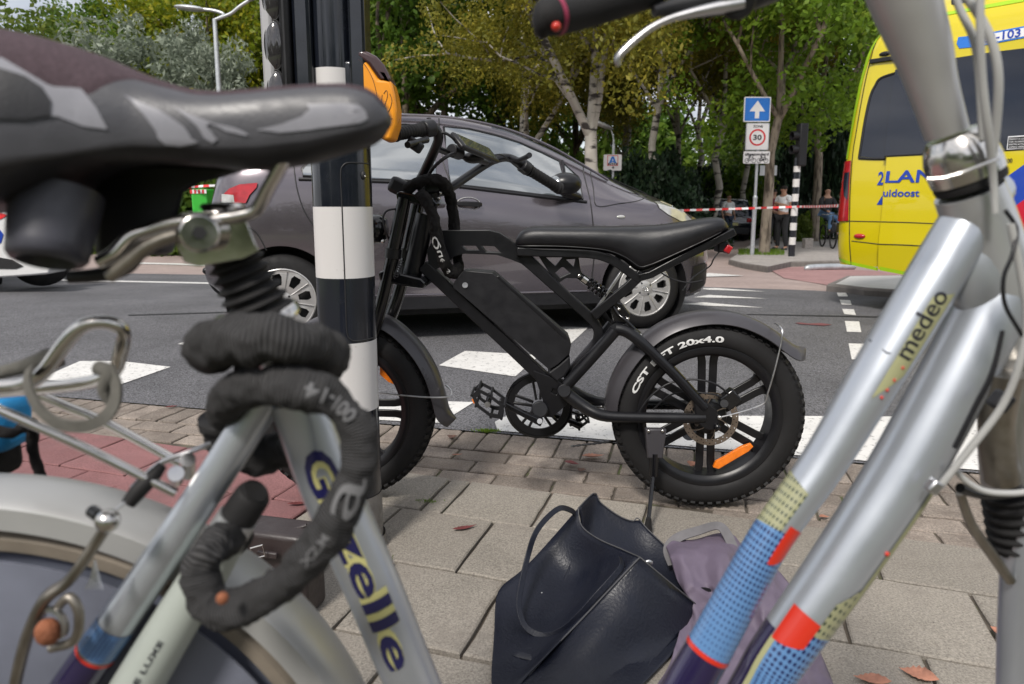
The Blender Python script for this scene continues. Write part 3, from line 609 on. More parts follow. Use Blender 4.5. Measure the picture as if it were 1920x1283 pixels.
# handles, indicator, mirror, lamps, bumper bits
def ce(px, py, o): s, z = csz(px, py); return cfn(s, z, o)
for (x0, y0, x1, y1) in ((849, 381, 901, 384), (590, 369, 632, 371)):
    c = ce((x0 + x1) / 2 + 3, (y0 + y1) / 2, .0); A3 = (CA.u, Vector((0, 0, 1)), CA.n)
    rc = build(MB().ball(c - CA.n * .004, (.085, .047, .010), 20, 10, A3), 'handle_recess', M['car_paint'], car); build(MB().tube([c + CA.n * .004 + CA.u * (cos(j * PI / 16) * .082) + Vector((0, 0, sin(j * PI / 16) * .044)) for j in range(32)], .003, 6, closed=True), 'recess_edge', M['hubcap'], rc)
    h = MB(); p0 = ce(x0, y0, .02); p1 = ce(x1, y1, .02); h.sweep([p0, p0.lerp(p1, .12) + CA.n * .012, p0.lerp(p1, .88) + CA.n * .012, p1], [(.014, -.014), (.014, .014), (-.014, .014), (-.014, -.014)], up=Vector((0, 0, 1)), scales=[.7, 1, 1.3, .9]); build(h, 'door_handle', M['black_plastic'], car, bevel=.004)
build(MB().ball(ce(1164, 407, .002), (.034, .014, .010), 16, 8, (CA.u, Vector((0, 0, 1)), CA.n)), 'side_indicator', M['lamp_glass'], car)
mc = CW_(csz(1058, 346)[0] + .02, .93, .985); mc = CA.pt(1060, 345, (.96 - .83) * CK)
mir = build(MB().ball(mc, (.115, .10, .078), 20, 14, (CA.u, CA.n, Vector((0, 0, 1)))).tube([mc - CA.n * .03 + Vector((0, 0, -.05)), ce(1085, 370, -.01)], [.035, .03], 10), 'wing_mirror', M['black_satin'], car)
build(MB().ball(mc - CA.u * .055, (.07, .085, .06), 16, 10, (CA.u, CA.n, Vector((0, 0, 1)))), 'mirror_glass', M['glass'], mir)
glass([(1226, 378), (1240, 377), (1262, 386), (1284, 400), (1296, 412), (1296, 420), (1275, 414), (1252, 402), (1236, 390)], 'headlamp', 'lamp_glass', .006, 3)
tl, P = glass([(415, 376), (418, 366), (430, 354), (450, 346), (483, 343), (481, 352), (468, 366), (461, 381), (440, 382)], 'tail_lamp', 'red_lens', .012, 3)
glass([(416, 364), (438, 366), (440, 380), (416, 381)], 'tail_lamp_reversing_lens', 'lamp_glass', .014, 2)
mb = MB(); conform(mb, [(2.86, .24), (3.16, .30), (3.18, .40), (3.02, .46), (2.88, .44)], cfn, .004, 3); build(mb, 'bumper_grille', M['black_plastic'], car)
mb = MB(); conform(mb, [(-.46, .43), (-.36, .43), (-.36, .62), (-.46, .62)], cfn, .003, 2); build(mb, 'rear_reflector', M['car_paint'], car)
a_ = CA.pt(388, 512, -.45); mb = MB(); mb.tube(catmull([CA.pt(440, 560, -.45), CA.pt(410, 548, -.45), CA.pt(395, 530, -.45), CA.pt(388, 512, -.45)], 4), .014, 8); mb.ball(CA.pt(387, 508, -.45), .026, 12, 8); build(mb, 'tow_hook', M['black_satin'], car)
build(MB().tube(cseam([(745, 216), (815, 218), (880, 226), (955, 244), (1030, 274), (1090, 308), (1140, 338)]), .010, 6), 'roof_strip', M['car_paint'], car)
# wheels
def carwheel(s, sg):
    c = CW_(s, sg * .815, .296); n = CA.n * sg; k = CK
    wl = build(MB().lathe([(.19 * k, .0), (.205 * k, .012), (.24 * k, .010), (.272 * k, -.006), (.288 * k, -.03), (.292 * k, -.10), (.286 * k, -.15), (.25 * k, -.17)], c, n, 56), 'wheel', M['rubber'], car)
    build(MB().lathe([(.205 * k, .008), (.196 * k, .014), (.188 * k, .004), (.18 * k, -.05)], c, n, 48), 'rim', M['hubcap'], wl)
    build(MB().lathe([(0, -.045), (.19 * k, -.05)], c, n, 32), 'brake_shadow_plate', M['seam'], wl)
    a, b, d = basis(n); q = MB()
    fn = lambda u, v, w: c + a * (u * k) + b * (v * k) + d * w
    slots = []
    for i in range(8):
        t = 2 * PI * i / 8 + .2; slots.append([(cos(t - .17) * .098, sin(t - .17) * .098), (cos(t + .17) * .098, sin(t + .17) * .098), (cos(t + .20) * .150, sin(t + .20) * .150), (cos(t + .13) * .172, sin(t + .13) * .172), (cos(t - .13) * .172, sin(t - .13) * .172), (cos(t - .20) * .150, sin(t - .20) * .150)])
    dish = lambda u, v, w: fn(u, v, w + .014 - .9 * (math.hypot(u, v) - .11) ** 2)
    build(MB().plate([(cos(t * PI / 24) * .193, sin(t * PI / 24) * .193) for t in range(48)], dish, -.014, .0, slots), 'hubcap', M['hubcap'], wl, ang=25)
    for i in range(8):
        t = 2 * PI * (i + .5) / 8 + .2; build(MB().tube([fn(cos(t) * .06, sin(t) * .06, .012), fn(cos(t) * .12, sin(t) * .12, .017), fn(cos(t) * .185, sin(t) * .185, .010)], [(.004, .004), (.005, .003), (.010, .003)], 8), 'hubcap_rib', M['hubcap'], wl)
    build(MB().lathe([(0, .018), (.05 * k, .017), (.062 * k, .010), (.066 * k, -.01)], c, n, 32), 'hub_centre', M['hubcap'], wl)
    q = MB()
    for i in range(4):
        t = 2 * PI * i / 4 + .6; q2 = MB().ball(fn(cos(t) * .047, sin(t) * .047, .014), .0085, 8, 6); build(q2, 'wheel_nut', M['seam'], wl)
    for (rx, ry, oy) in ((.024, .016, 0), (.008, .016, 0), (.018, .007, .007)):
        q.tube([fn(cos(j * PI / 8) * rx, sin(j * PI / 8) * ry + oy, .019) for j in range(16)], .0012, 5, closed=True)
    build(q, 'hub_emblem', M['alu'], wl)
for s in (0, 2.46):
    for sg in (1, -1): carwheel(s, sg)

# ================================================================== AMBULANCE
defm('amb_yellow', (.60, .49, .003), .32, 0, var=.03, vs=1.5, coat=.7, coatr=.04, rvar=.03)
defm('amb_green', (.33, .55, .01), .4, 0, var=.04); defm('amb_blue', (.012, .05, .36), .35, 0, var=.04); defm('amb_red', (.52, .008, .03), .35, 0, var=.04)
_p = at(1562, 560, 6.2); AM = Plane((_p.x, _p.y), (_p.x + .63, _p.y - .776))
def aw(z): return -.13 * max(0, (z - .95) / 1.6) ** 1.4 - (.0 if z < 2.25 else .35 * ((z - 2.25) / .45) ** 2.2) - (.03 * max(0, (.6 - z) / .2) if z < .6 else 0)
def asz(px, py, off=0.0):
    w_ = 0
    for _ in range(8): s, z = AM.sz(px, py, w_ + off); w_ = w_ * .5 + aw(z) * .5
    return s, z
rear_px = [(1662, 40), (1648, 52), (1628, 75), (1612, 108), (1598, 160), (1587, 220), (1574, 300), (1566, 360), (1561, 410), (1559, 450), (1559, 478), (1562, 490)]
rT = sorted([(asz(*p)[1], asz(*p)[0]) for p in rear_px])
a_s0 = lambda z: table(rT, z)
ZB = lambda s: table([(-.1, asz(1562, 490)[1]), (.5, asz(1650, 512)[1]), (2, asz(1650, 512)[1] - .02)], s)
AL = AM.o + AM.u * 1.0 - AM.n * 1.0; amb = thing('ambulance', 'rear half of a yellow ambulance van at the right edge, its sliding door slid open', 'ambulance', tuple(AL))
def afn(s, z, o):
    s0 = a_s0(z); r = .16; w_ = aw(z)
    if s < s0 + r:
        t = max(0, min(1, (s0 + r - s) / r)); th = math.asin(t); return AM.W(s0 + r - r * sin(th) - o * sin(th), z, w_ - r * (1 - cos(th)) + o * cos(th))
    return AM.W(s, z, w_ + o)
zs = sorted([.40, .43, .47, .52, .6, .8, 1.0, 1.2, 1.4, 1.6, 1.8, 2.0, 2.15, 2.25, 2.33, 2.41, 2.49, 2.56, 2.62, 2.66, 2.69])
V = []; mb = MB(); row = 0
for z in zs:
    s0 = a_s0(z); w_ = aw(z); r = .16; P = [(3.3, w_), (2.2, w_), (1.2, w_), (.7, w_)]
    for j in range(7): th = PI / 2 * j / 6; P.append((s0 + r - r * sin(th), w_ - r * (1 - cos(th))))
    P += [(s0 - .01, w_ - .6), (s0 - .01, -1.35 - w_), (s0 + .1, -1.9 - w_), (.8, -1.95 - w_), (3.3, -1.95 - w_)]; row = len(P); V += [AM.W(a, z, b) for a, b in P]
mb.v = [tuple(v) for v in V]
for i in range(len(zs) - 1):
    for j in range(row): mb.f.append((i * row + j, i * row + (j + 1) % row, (i + 1) * row + (j + 1) % row, (i + 1) * row + j)); mb.mi.append(0)
mb.f += [tuple(range(row)), tuple((len(zs) - 1) * row + j for j in range(row))]; mb.mi += [0, 0]
build(mb, 'body', M['amb_yellow'], amb, ang=50, weld=False)
def apanel(px, name, m, off=.004, n=3, parent=None, base=0.0):
    P = [asz(*p, base) for p in px]; return build(conform(MB(), P, lambda s, z, o: afn(s, z, o + base), off, n), name, M[m], parent or amb)
def aseam(px, name='panel_seam', m='seam', r=.004, base=0.0, parent=None):
    P = catmull([asz(*p, base) for p in px], 5); return build(MB().tube([afn(a, b, .001 + base) for a, b in P], r, 6), name, M[m], parent or amb)
DB = .055
D = [(1690, 96), (1684, 125), (1672, 220), (1662, 300), (1655, 380), (1648, 450), (1646, 505), (1760, 528), (1960, 560), (1960, 40), (1800, 74)]
P = [asz(*p, DB) for p in D]; Pf = [(a, b) for a, b in P]
mb = MB(); conform(mb, Pf, lambda s, z, o: afn(s, z, o), DB, 4); n0 = len(Pf)
mb.add([afn(a, b, DB) for a, b in Pf] + [afn(a, b, -.01) for a, b in Pf], [(i, (i + 1) % n0, n0 + (i + 1) % n0, n0 + i) for i in range(n0)])
door = build(mb, 'sliding_door', M['amb_yellow'], amb, ang=40, weld=False)
rw = apanel([(1612, 294), (1615, 272), (1622, 230), (1632, 184), (1642, 162), (1652, 149), (1684, 138), (1680, 160), (1668, 240), (1660, 297)], 'rear_side_window', 'dark_glass', .004)
aseam([(1611, 297), (1615, 272), (1622, 228), (1632, 182), (1642, 160), (1652, 147), (1684, 136)], 'window_seal', 'black_plastic', .012, parent=rw)
aseam([(1611, 297), (1635, 298), (1660, 298)], 'window_seal', 'black_plastic', .012, parent=rw)
dw = apanel([(1679, 131), (1667, 215), (1659, 292), (1760, 287), (1860, 282), (1960, 276), (1960, 86), (1860, 98), (1760, 114)], 'sliding_door_window', 'dark_glass', .005, 4, door, DB)
aseam([(1659, 293), (1760, 288), (1860, 283), (1960, 277)], 'window_seal', 'black_plastic', .008, DB, dw)
tlm = apanel([(1568, 304), (1597, 301), (1595, 330), (1592, 414), (1561, 416), (1562, 380)], 'tail_lamp', 'red_lens', .012, 4)
apanel([(1583, 324), (1594, 323), (1591, 376), (1583, 366), (1581, 345)], 'tail_lamp_inner_lens', 'dark_glass', .016, 2)
aseam([(1647, 60), (1623, 144), (1605, 244), (1597, 301), (1593, 414), (1596, 497)])
aseam([(1560, 414), (1600, 415), (1652, 416)]); aseam([(1652, 416), (1740, 419), (1960, 432)], base=DB, parent=door); aseam([(1597, 452), (1648, 458)]); aseam([(1647, 458), (1740, 462), (1960, 480)], base=DB, parent=door)
ss_ = apanel([(1562, 482), (1596, 491), (1646, 502), (1646, 508), (1596, 497), (1562, 487)], 'reflective_strip', 'amb_green', .003)
apanel([(1650, 500), (1760, 522), (1960, 552), (1960, 559), (1760, 528), (1650, 507)], 'reflective_strip', 'amb_green', .003, 3, None, DB)
rpx = [(1655, 48), (1640, 64), (1622, 96), (1607, 145), (1594, 205), (1583, 260), (1577, 298)]
P = [asz(*p) for p in rpx]; Q_ = P + [(a + .045, b) for a, b in reversed(P)]; build(conform(MB(), Q_, afn, .003, 3), 'reflective_strip', M['amb_green'], amb)
apanel([(1670, 42), (1800, 18), (1960, -12), (1960, -4), (1800, 24), (1670, 48)], 'reflective_strip', 'amb_green', .003, 3)
build(MB().sweep([afn(*asz(1632, 116), .01), afn(*asz(1686, 108), .01)], [(.02, -.018), (.02, .018), (-.02, .018), (-.02, -.018)]), 'door_rail', M['black_plastic'], amb, bevel=.005)
build(MB().ball(afn(*asz(1660, 101), .005), (.05, .02, .015), 14, 8, (AM.u, Vector((0, 0, 1)), AM.n)), 'marker_lamp', M['black_plastic'], amb)
build(MB().ball(afn(*asz(1612, 443), .005), (.05, .022, .015), 14, 8, (AM.u, Vector((0, 0, 1)), AM.n)), 'side_marker_lamp', M['red_lens'], amb)
mb = MB(); p_ = AM.pt(1656, 42, -.35); mb.box(p_ + AM.u * .1, (.22, .3, .10), Matrix(((AM.u.x, AM.n.x, 0), (AM.u.y, AM.n.y, 0), (0, 0, 1)))); build(mb, 'beacon', M['dark_glass'], amb, bevel=.02)
mb = MB(); p_ = AM.pt(1835, 8, -.5); mb.box(p_ + AM.u * .15, (.55, .5, .22), Matrix(((AM.u.x, AM.n.x, 0), (AM.u.y, AM.n.y, 0), (0, 0, 1)))); build(mb, 'roof_unit', M['black_plastic'], amb, bevel=.03)
mb = MB(); mb.box(AM.pt(1566, 427, .02), (.05, .05, .09), Matrix(((AM.u.x, AM.n.x, 0), (AM.u.y, AM.n.y, 0), (0, 0, 1)))); build(mb, 'rear_bumper_corner', M['black_plastic'], amb, bevel=.01)
# side lettering and stripes on the sliding door
def aflat(px, off, base): s, z = asz(px[0], px[1], base); return afn(s, z, off + base)
def aword(t, q, name, m, base=DB, off=.006, bold=.02, parent=None):   # q: photo corners bl, br, tr, tl
    def fn(a, b):
        x = lerp(lerp(q[0][0], q[1][0], a), lerp(q[3][0], q[2][0], a), b); y = lerp(lerp(q[0][1], q[1][1], a), lerp(q[3][1], q[2][1], a), b); return aflat((x, y), off, base)
    return lettering(t, fn, name, M[m], parent or door, bold)
aword('LANCE', [(1660, 343), (1812, 342), (1816, 314), (1663, 321)], 'lettering', 'amb_blue')
aword('2', [(1645, 347), (1656, 347), (1659, 322), (1648, 322)], 'lettering', 'amb_blue', 0, parent=amb)
aword('uidoost', [(1656, 369), (1724, 369), (1725, 355), (1657, 355)], 'lettering', 'amb_blue')
apanel([(1644, 384), (1655, 384), (1655, 366)], 'emblem', 'amb_blue', .004, 1)
np_ = apanel([(1797, 70), (1830, 66), (1960, 42), (1960, 64), (1830, 88), (1799, 91), (1794, 82)], 'number_strip', 'sign_blue', .005, 3, door, DB)
apanel([(1832, 69), (1960, 45), (1960, 61), (1832, 85)], 'number_panel', 'sign_white', .007, 3, np_, DB)
aword('22-103', [(1840, 82), (1914, 69), (1915, 53), (1841, 66)], 'lettering', 'amb_blue', DB, .010, .02, np_)
apanel([(1874, 342), (1930, 302), (1930, 368), (1889, 397)], 'blue_stripe', 'amb_blue', .006, 2, door, DB)
apanel([(1889, 397), (1930, 368), (1930, 450), (1905, 428)], 'red_stripe', 'amb_red', .006, 2, door, DB)
np2 = apanel([(1888, 281), (1925, 280), (1925, 254), (1891, 256)], 'window_notice', 'sign_white', .008, 1, dw, DB)
apanel([(1890, 279), (1923, 278), (1923, 256), (1892, 258)], 'window_notice_panel', 'seam', .010, 1, dw, DB)
for i, t in enumerate(('DIRECT A LA', 'VIA ALARM', 'INSTRUCTIE', 'OPEN HIER')): aword(t, [(1893, 263 + i * 5), (1921, 262 + i * 5), (1921, 259 + i * 5), (1893, 260 + i * 5)], 'lettering', 'sign_white', DB, .012, 0, dw)
aword('300', [(1884, 306), (1899, 305), (1899, 297), (1884, 298)], 'lettering', 'seam')
# rear wheel
c = AM.pt(1800, 545, -.12); c.z = .34; wl = build(MB().lathe([(.20, -.02), (.22, .0), (.30, .0), (.335, -.03), (.34, -.1), (.335, -.2), (.2, -.2)], c, AM.n, 40), 'wheel', M['rubber'], amb); build(MB().lathe([(0, .0), (.1, -.01), (.2, -.04), (.22, 0)], c, AM.n, 32), 'rim', M['alu'], wl)
build(MB().box(AM.W(2.1, .40, -1.05), (2.6, 1.5, .16), Matrix(((AM.u.x, AM.n.x, 0), (AM.u.y, AM.n.y, 0), (0, 0, 1)))), 'underbody', M['seam'], amb)
# ================================================================== FAT-TYRE ELECTRIC BIKE
EB = Plane(gp(1325, 943), gp(645, 930)); EL = tuple(EB.W(.55, 0, 0))
eb = thing('electric_bike', 'black fat-tyre electric bike standing on its kickstand in the middle of the photo', 'bicycle', EL)
def E(px, py, w=0.0): return EB.pt(px, py, w)
def mir_(p): d = (p - EB.o).dot(EB.n); return p - EB.n * (2 * d)
Z = Vector((0, 0, 1))
defm('tyre_white', (.60, .60, .59), .6, var=.12, vs=60)
def bar(path, hh, hw, name, m='black_satin', up=None, bevel=.003, parent=None, scales=None):     # rectangular tube: hh in the bike's plane, hw across it
    mb = MB(); mb.sweep(path, [(hw, -hh), (hw, hh), (-hw, hh), (-hw, -hh)], up=None if up is None else up, scales=scales); return build(mb, name, M[m], parent or eb, bevel=bevel, ang=30)
def etube(pts, r, name, m='black_satin', k=5, n=12, parent=None, smooth_=True):
    P = [E(*p) if len(p) < 4 else at(p[0], p[1], p[3]) for p in pts]; P = catmull(P, k) if smooth_ and len(P) > 2 else P
    return build(MB().tube(P, r, n), name, M[m], parent or eb)
def eplate(px, w0, w1, name, m='black_satin', holes=(), bevel=.002, parent=None):
    wm = (w0 + w1) / 2; f = lambda p: EB.sz(p[0], p[1], w1)
    return build(MB().plate([f(p) for p in px], lambda a, b, w: EB.W(a, b, w), w0, w1, [[f(p) for p in h] for h in holes]), name, M[m], parent or eb, smooth=False, bevel=bevel)
def fatwheel(pc, name, rot, disc):
    c = E(*pc); n = EB.n; a = EB.u; fn = lambda r, t, w: c + a * (cos(t) * r) + Z * (sin(t) * r) + n * w     # t=0 towards the front
    prof = [(.214, -.036), (.222, -.046), (.238, -.0515), (.256, -.050), (.272, -.043), (.283, -.032), (.287, -.016), (.288, 0), (.287, .016), (.283, .032), (.272, .043), (.256, .050), (.238, .0515), (.222, .046), (.214, .036)]
    wl = build(MB().lathe(prof, c, n, 96), name, M['rubber'], eb)
    mb = MB(); N = 66
    for i in range(N):
        for row, (r, w, sx, sw) in enumerate(((.2875, .0, .010, .016), (.286, .021, .009, .009), (.286, -.021, .009, .009), (.279, .037, .008, .009), (.279, -.037, .008, .009))):
            t = 2 * PI * (i + (.5 if row in (1, 2) else 0)) / N; th = math.atan2(w, .07) if row > 2 else 0
            rad = (a * cos(t) + Z * sin(t)); tan = (-a * sin(t) + Z * cos(t)); ra = (rad * cos(th * 1.3) + n * sin(th * 1.3)).normalized(); sa = ra.cross(tan).normalized()
            Rm = Matrix((tan, sa, ra)).transposed(); mb.box(fn(r, t, w) + ra * .0005, (sx * 1.7, sw * 2, .008), Rm)
    build(mb, 'tread', M['rubber'], wl, smooth=False, kind='stuff')
    rim = build(MB().lathe([(.196, -.040), (.219, -.044), (.221, -.036), (.200, -.030), (.192, 0), (.200, .030), (.221, .036), (.219, .044), (.211, .046), (.196, .040), (.190, .034), (.188, 0), (.190, -.034)], c, n, 80, closed=True), 'rim', M['black_satin'], wl)
    for i in range(6):
        t0 = rot + i * PI / 3; rad = a * cos(t0) + Z * sin(t0); tan = -a * sin(t0) + Z * cos(t0)
        for sg in (1, -1):
            P = [c + rad * .040 + tan * (sg * .0155), c + rad * .10 + tan * (sg * .0165), c + rad * .165 + tan * (sg * .0175), c + rad * .183 + tan * (sg * .0205), c + rad * .193 + tan * (sg * .028)]
            mb = MB().sweep(P, [(.012, -.0048), (.012, .0048), (-.012, .0048), (-.012, -.0048)], up=n, scales=[(1, 1.3), (1, 1), (1, .95), (1, 1.2), (1, 1.7)]); build(mb, 'spoke', M['black_satin'], wl, bevel=.002)
    build(MB().lathe([(0, -.058), (.022, -.058), (.05, -.048), (.056, -.03), (.056, .03), (.05, .045), (.03, .05), (.016, .066), (0, .066)] if disc else [(0, -.055), (.02, -.055), (.03, -.04), (.028, .04), (.02, .055), (0, .055)], c, n, 40), 'hub', M['black_satin'], wl)
    return wl, c, fn
wr_, rc_, rfn = fatwheel((1324, 775, 0), 'rear_wheel', R(90) - R(1), True)
wf_, fc_, ffn = fatwheel((645, 764, 0), 'front_wheel', R(60), False)
# lettering on the tyre wall: t measured from the front (left in the photo), so the word starts low on the front side
LT = 'CST BFT 20x4.0'
def tyrefn(a, b):
    t = R(18) + R(79) * a; r = .2345 + .0185 * b; w = .0520 - .010 * max(0, (r - .244) / .02) ** 2
    return rfn(r, t, w + .0012)
lettering(LT, tyrefn, 'lettering', M['tyre_white'], wr_, .035)
# brake disc
mb = MB(); ring = [(cos(t * PI / 32) * .083, sin(t * PI / 32) * .083) for t in range(64)]; inner = [(cos(t * PI / 24) * .064, sin(t * PI / 24) * .064) for t in range(48)]
holes = [inner]
for i in range(26):
    for rr, o in ((.069, 0), (.0775, .5)): t = 2 * PI * (i + o) / 26; holes.append([(cos(t) * rr + cos(j * PI / 3) * .0021, sin(t) * rr + sin(j * PI / 3) * .0021) for j in range(6)])
dc = rc_ + EB.n * .0; mb.plate(ring, lambda x, y, w: dc + EB.u * x + Z * y + EB.n * w, .0560, .0582, holes)
for i in range(6):
    t = i * PI / 3; P = [dc + EB.u * (cos(t + k * .16) * r) + Z * (sin(t + k * .16) * r) + EB.n * .057 for k, r in enumerate((.025, .038, .052, .065))]; mb.sweep(P, [(.001, -.0035), (.001, .0035), (-.001, .0035), (-.001, -.0035)], up=EB.n)
build(mb, 'brake_disc', M['disc_steel'], wr_, smooth=False)
ref = eplate([(1337, 877), (1342, 866), (1360, 856), (1390, 838), (1408, 832), (1413, 838), (1404, 847), (1375, 864), (1348, 880)], .012, .024, 'wheel_reflector', 'orange_refl', parent=wr_)
eplate([(712, 683), (722, 686), (738, 712), (740, 722), (728, 717), (712, 703)], .012, .022, 'wheel_reflector', 'orange_refl', parent=wf_)
# swing arm and frame
for far in (0, 1):
    f = (lambda P: [mir_(p) for p in P]) if far else (lambda P: P)
    lo = f(catmull([E(1060, 737, .040), E(1091, 760, .052), E(1117, 775, .066), E(1142, 781, .07), E(1195, 783, .07), E(1276, 784, .07), E(1322, 784, .07)], 5))
    build(MB().tube(lo, [.0195, .019, .018, .017, .0165, .016, .014], 14), 'chainstay', M['black_satin'], eb)
    up = f(catmull([E(1062, 722, .040), E(1092, 690, .042), E(1130, 647, .045), E(1154, 619, .048)], 5)); build(MB().tube(up, .0185, 14), 'swing_arm', M['black_satin'], eb)
    st = f(catmull([E(1154, 617, .048), E(1175, 622, .052), E(1205, 645, .062), E(1262, 700, .07), E(1322, 765, .07)], 5)); build(MB().tube(st, [.019, .0185, .017, .0155, .014], 14), 'seatstay', M['black_satin'], eb)
    P = [EB.sz(x, y, .07) for x, y in [(1300, 752), (1318, 750), (1342, 766), (1349, 782), (1347, 802), (1330, 806), (1316, 800), (1305, 790)]]; sg = -1 if far else 1
    build(MB().plate(P, lambda a, b, w: EB.W(a, b, w * sg), .062, .078), 'dropout', M['black_satin'], eb, smooth=False, bevel=.003)
build(MB().cyl(E(1058, 733, .062), E(1058, 733, -.062), .021, 24), 'pivot', M['black_satin'], eb, bevel=.003)
build(MB().cyl(E(1156, 618, .05), E(1156, 618, -.05), .019, 20), 'swing_arm_bridge', M['black_satin'], eb)
bar([E(794, 497), E(830, 530), E(870, 568), E(935, 628), E(1000, 690), E(1046, 733)], .0185, .024, 'down_tube')
eplate([(1000, 695), (1030, 706), (1060, 722), (1074, 736), (1062, 760), (1036, 783), (1016, 782), (1018, 752), (1008, 722)], -.03, .03, 'motor_bracket', holes=[[(1036, 728), (1047, 733), (1043, 741), (1033, 736)]])
sb = catmull([E(973, 474), E(997, 495), E(1045, 540), E(1082, 573), E(1106, 595), E(1119, 613), E(1122, 632), E(1115, 652), E(1090, 680), E(1066, 708)], 4)
bar(sb, .0145, .022, 'seat_beam', scales=[(1, lerp(1.45, 1, min(1, i / 9))) for i in range(len(sb))])
eplate([(822, 432), (917, 432), (936, 437), (955, 449), (972, 463), (980, 480), (985, 498), (958, 487), (931, 478), (870, 476), (850, 482), (836, 497), (806, 510), (800, 470), (812, 450)], -.022, .022, 'top_beam',
       holes=[[(864, 461), (892, 461), (899, 470), (874, 470)], [(901, 461), (927, 462), (939, 474), (911, 473)]], bevel=.004)
eplate([(1010, 481), (1085, 481), (1088, 503), (1092, 515), (1085, 522), (1061, 522), (1049, 530), (1030, 512)], -.006, .014, 'gusset', holes=[[(1023, 483), (1055, 483), (1041, 499)], [(1061, 487), (1079, 486), (1076, 501)], [(1055, 500), (1069, 512), (1050, 521), (1041, 512)]])
rail = [E(970, 470), E(1000, 471.5), E(1060, 473), E(1105, 475), E(1132, 481), E(1155, 492), E(1176, 508), E(1197, 522)]
bar(catmull(rail, 4), .0125, .046, 'seat_rail'); bar([E(1192, 519), E(1215, 513), E(1260, 489), E(1320, 459), E(1371, 433)], .011, .046, 'seat_rail')
for w0 in (.036, -.036): bar([E(1204, 512, w0), E(1178, 538, w0), E(1145, 565, w0), E(1112, 593, w0)], .0145, .009, 'seat_strut')
bar([E(1168, 506, .03), E(1145, 540, .03), E(1114, 586, .03)], .004, .008, 'strut_brace', 'alu', bevel=.001)
# saddle
S = [(966, 453, 461, .35), (971, 441, 465, .62), (982, 431, 466.5, .8), (1005, 425.5, 467, .9), (1060, 425.5, 468, .95), (1120, 425, 473, 1), (1150, 425, 480, 1), (1175, 424.5, 493, 1.02), (1198, 424, 511, 1.05), (1216, 423, 508, 1.06), (1240, 421.5, 497, 1.1), (1280, 416, 477, 1.12), (1320, 409.5, 457, 1.08), (1345, 407.5, 444, .95), (1358, 411, 437, .75), (1367, 422, 432, .4)]
S2 = catmull(S, 4); mb = MB(); V = []; m_ = 20
for s in S2:
    s0, zt = EB.sz(s[0], s[1], .03); _, zb_ = EB.sz(s[0], s[2], .06); hw = .062 * s[3]
    for j in range(m_):
        t = 2 * PI * j / m_; cx_ = abs(cos(t)) ** .62 * (1 if cos(t) > 0 else -1); sy = abs(sin(t)) ** .8 * (1 if sin(t) > 0 else -1)
        V.append(EB.W(s0, (zt + zb_) / 2 + sy * (zt - zb_) / 2, cx_ * hw))
mb.add(V, [(i * m_ + j, i * m_ + (j + 1) % m_, (i + 1) * m_ + (j + 1) % m_, (i + 1) * m_ + j) for i in range(len(S2) - 1) for j in range(m_)] + [tuple(range(m_)), tuple((len(S2) - 1) * m_ + j for j in reversed(range(m_)))])
sad = build(mb, 'saddle', M['seat_vinyl'], eb, ang=60)
P = [EB.W(EB.sz(s[0], s[2], .06)[0], EB.sz(s[0], lerp(s[2], s[1], .13), .06)[1], .0622 * s[3]) for s in S2[3:-6]]; build(MB().tube(P, .0016, 6), 'piping', M['black_plastic'], sad)
tl = build(MB().box(E(1352, 463), (.03, .05, .03)), 'tail_light', M['black_plastic'], eb, bevel=.004); build(MB().box(E(1362, 467, .01), (.020, .045, .024), Matrix.Rotation(R(30), 3, 'Y')), 'tail_light_lens', M['red_lens'], tl, bevel=.004)
etube([(1350, 470, .02), (1338, 486, .02), (1330, 500, .01), (1300, 520, 0), (1280, 545, 0)], .0022, 'light_wire', 'black_plastic', n=6); etube([(1240, 512, .02), (1262, 524, .02), (1290, 530, .02), (1318, 526, .01)], .0025, 'light_wire', 'black_plastic', n=6)
# shock absorber
a_, b_ = E(1086, 517, .02), E(1148, 562, .02); sh = build(MB().cyl(a_, a_.lerp(b_, .35), .0115).cyl(a_.lerp(b_, .3), b_, .006), 'shock_absorber', M['black_gloss'], eb); build(MB().cyl(a_.lerp(b_, .10), a_.lerp(b_, .24), .0128), 'shock_collar', M['chrome'], sh)
d = (b_ - a_); u_, v_, _w = basis(d); P = [a_ + d * lerp(.28, .95, i / 90) + (u_ * cos(i * .42) + v_ * sin(i * .42)) * .0155 for i in range(91)]; build(MB().tube(P, .0040, 6), 'coil_spring', M['black_gloss'], sh)
for px, py in ((1086, 517), (1148, 562), (1176, 598), (1160, 580), (1193, 625)): q_ = build(MB().ball(E(px, py, .034), .0065, 10, 8), 'bolt', M['chrome'], eb)
eplate([(1148, 566), (1168, 570), (1182, 590), (1180, 603), (1165, 612), (1152, 604), (1146, 585)], .008, .030, 'linkage', 'black_gloss', bevel=.004)
etube([(1150, 575, .03), (1160, 590, .04), (1172, 600, .05), (1190, 618, .055)], .005, 'linkage_arm', 'black_gloss')
# battery
bt = eplate([(849, 539), (852, 528), (867, 509), (880, 508), (924, 512), (1066, 633), (1071, 646), (1068, 664), (1046, 684), (1030, 694)], -.041, .043, 'battery', 'black_plastic', bevel=.011)
eplate([(1068, 666), (1070, 690), (1060, 706), (1044, 716), (1026, 700), (1045, 686)], -.036, .038, 'battery_dock', 'black_plastic', bevel=.006)
eplate([(930, 519), (935, 517), (1062, 628), (1064, 638), (1056, 634)], .040, .0445, 'battery_edge_trim', 'black_satin', parent=bt)
build(MB().cyl(E(872, 535, .042), E(872, 535, .0465), .0085, 20), 'battery_lock', M['alu'], bt)
for x in (878, 898, 914): build(MB().box(E(x, 510, .0), (.018, .05, .004), Matrix.Rotation(R(3), 3, 'Y')), 'battery_vent', M['seam'], bt)
